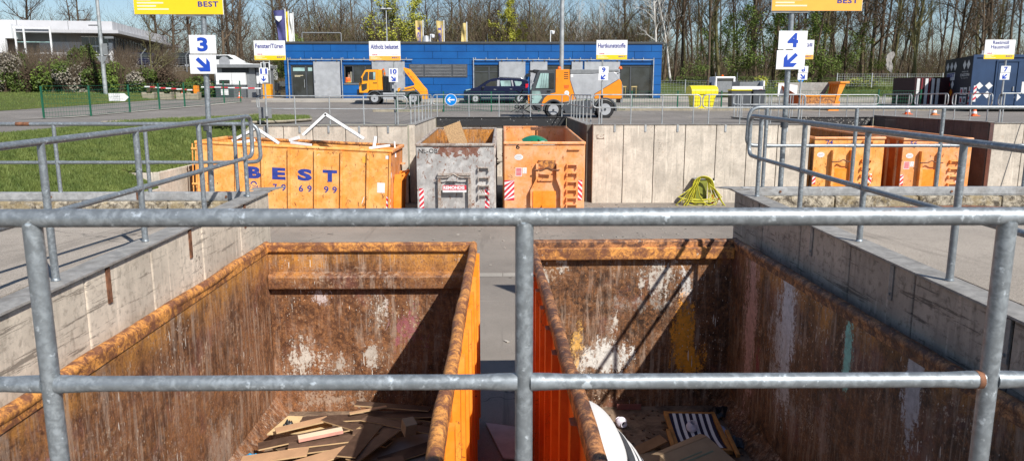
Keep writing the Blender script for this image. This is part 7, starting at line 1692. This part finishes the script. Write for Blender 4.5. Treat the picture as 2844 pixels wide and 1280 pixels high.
def shrub(label,x,y,z,rx,ry,rz,leaf,n_,seed,s_=.10,twigs=120,cat='shrub',leaf2=None,group=None,lumps=7):
    r=random.Random(seed); t=thing('shrub',label,cat,(x,y,z),group=group); m=M()
    for i in range(lumps):
        a=r.uniform(0,6.28); q=r.uniform(.2,.6); leafcloud(m,q*rx*math.cos(a),q*ry*math.sin(a),rz*r.uniform(.45,1.15),rx*r.uniform(.4,.65),ry*.55,rz*r.uniform(.3,.55),n_//lumps,r,s_,1 if (leaf2 and r.random()<.45) else 0)
    m.build('foliage',[MT[leaf],MT[leaf2 or leaf]],t,fix=False)
    m=M()
    for i in range(twigs):
        a=r.uniform(0,6.28); b=V((.3*rx*r.uniform(-1,1),.3*ry*r.uniform(-1,1),0)); e=V((rx*1.1*r.uniform(-1,1),ry*r.uniform(-1,1),rz*2.0*r.uniform(.5,1.05))); md=b.lerp(e,.5)+V((r.gauss(0,.1),0,.15)); w=.012
        m.add([b-V((w*1.5,0,0)),b+V((w*1.5,0,0)),md+V((w,0,0)),md-V((w,0,0)),e],[(0,1,2,3),(3,2,4)])
    m.build('stem',MT['bark'],t,fix=False); return t
shrub('tall rounded evergreen bush before the showroom',-33.5,61.0,1.9,1.2,1.2,2.25,'ivy',6500,1,.10)
shrub('evergreen bush with yellowish leaves right of the tall lamp pole',-29.2,62,1.9,.9,.9,1.0,'shrubgreen',1500,2,.10,leaf2='ivy')
hx_=[(-49.5,59,2.0,1.6),(-46.5,59,2.1,1.9),(-44.0,59.3,1.7,1.8),(-41.6,59.4,1.8,1.6),(-39.3,59.8,1.7,2.0),(-37.3,60,1.6,1.9),(-35.4,59.8,1.6,1.8),(-33.6,59.6,1.4,1.5),(-32.0,60,1.5,1.5),(-30.2,60.2,1.3,1.5),(-28.5,60.5,1.3,1.2),(-26.9,61.2,1.3,1.15),(-25.4,62,1.2,1.0),(-24.2,63,1.0,.9)]
names=['dark','pale-flecked','brown twiggy','dense dark']
for i,(x,y,rx,rz) in enumerate(hx_):
    shrub('clump of the mixed hedge below the showroom with dark and dry leaves',x,y,mz(x,y)-.3,rx*1.05,1.3,rz+.32,'ivy',3600,20+i,.10,leaf2=['shrubgreen','blossom','barkd'][i%3],group='clumps of the hedge below the showroom',twigs=260)
for i,(x,y) in enumerate([(-45.5,62.5),(-42.8,62.8),(-38.5,62.5),(-36.4,63),(-31,63),(-28,63.4)]): shrub('dry whitish-brown twiggy shrub behind the hedge',x,y,2.6,1.3,1,1.4,'blossom',500,50+i,.06,group='dry shrubs behind the hedge',twigs=520)
small.place(-27.7,60.6,.85,1.0,'small bare tree with a thick mossy trunk in front of the showroom',z=1.9)
for i,(x,y,s_) in enumerate([(-18.4,68,1.1),(-16.9,69,.9),(-20.3,70,.8)]): budg.place(x,y,s_*.6,i,'green shrub-like tree between gate house and blue building',group='green shrubs beside the blue building')
for i in range(8): shrub('green leafy undergrowth bush at the foot of the right wood',19+i*1.9+rt.uniform(-.6,.6),66.5+rt.uniform(-1,1),g(66.5),.9,.8,.9*rt.uniform(.6,1.2),'shrubgreen',520,80+i,.09,group='green bushes at the foot of the right wood',leaf2='bud',twigs=60)
# torn plastic sheet hanging in the branches
t=thing('torn_plastic_sheet','torn whitish plastic sheet caught in the trees behind the dark container','plastic sheet',(33.4,64.9,3.2)); m=M(); vs=[];fs=[]
for i in range(13):
    for j in range(9):
        u=i/12; v=j/8*2-1; w=.12+.42*math.sin(math.pi*min(1,(1-u)*1.1))*(.6+.4*math.sin(u*9)); vs.append((v*w-.25*math.sin(u*3)+.1*mnoise.noise(V((u*6,v*3,1))),.12*mnoise.noise(V((u*8,v*5,2))),u*1.75+.1*mnoise.noise(V((v*4,u*5,3)))))
for i in range(12):
    for j in range(8): a=i*9+j; fs.append((a,a+1,a+10,a+9))
m.add(vs,fs).build('sheet',plain('dirty_translucent_film',(.30,.28,.265),.5),t,fix=False,smooth=40); pass
# houses glimpsed through the trees
t=thing('distant_house','reddish-brown roofed house glimpsed through the trees behind the showroom','house',(-73,150,g(150))); M().box(-4,4,0,8,0,5.0).build('wall',MT['cream'],t); M().prism([(-4.5,5.0),(0,7.6),(4.5,5.0)],-.3,8.3).build('roof',plain('brown_red_tiles',(.22,.09,.06),.8),t)
# ------------------------------------------------------------------ light, sky, camera
el=R(42.7); az=math.atan2(.633,-.88)   # direction to the sun in the ground plane: (+.633,-.88)
S=V((.633,-.88,1.0)).normalized()
sun=bpy.data.lights.new('sun','SUN'); sun.energy=5.0; sun.angle=R(.53); sun.color=(1,.955,.88); so=bpy.data.objects.new('sun',sun); C.objects.link(so); so.rotation_euler=S.to_track_quat('Z','Y').to_euler()
w=bpy.data.worlds.new('World'); SC.world=w; w.use_nodes=True; nt=w.node_tree; sk=nt.nodes.new('ShaderNodeTexSky'); sk.sky_type='NISHITA'; sk.sun_disc=False
sk.sun_elevation=math.asin(S.z); sk.sun_rotation=math.atan2(S.x,S.y); sk.air_density=1.0; sk.dust_density=.3; sk.ozone_density=3.0; sk.altitude=60
nt.links.new(sk.outputs[0],nt.nodes['Background'].inputs[0]); nt.nodes['Background'].inputs[1].default_value=.082
cam=bpy.data.cameras.new('camera'); co=bpy.data.objects.new('camera',cam); C.objects.link(co); SC.camera=co
cam.sensor_width=36; cam.lens=36*2067/2844; cam.clip_end=1500; cam.clip_start=.05
p_=R(10.42); yaw=math.atan(27/2067*math.cos(p_))
co.location=(0,0,1.45); co.rotation_euler=(R(90)-p_,0,-yaw)
cam.dof.use_dof=True; cam.dof.focus_distance=15; cam.dof.aperture_fstop=7.1
vs_=SC.view_settings; SC.display_settings.display_device='sRGB'; vs_.view_transform='Standard'; vs_.look='None'; vs_.exposure=.34; vs_.gamma=1; vs_.use_curve_mapping=False
SC.render.resolution_x=1024; SC.render.resolution_y=460
SC.cycles.max_bounces=6; SC.cycles.use_denoising=True
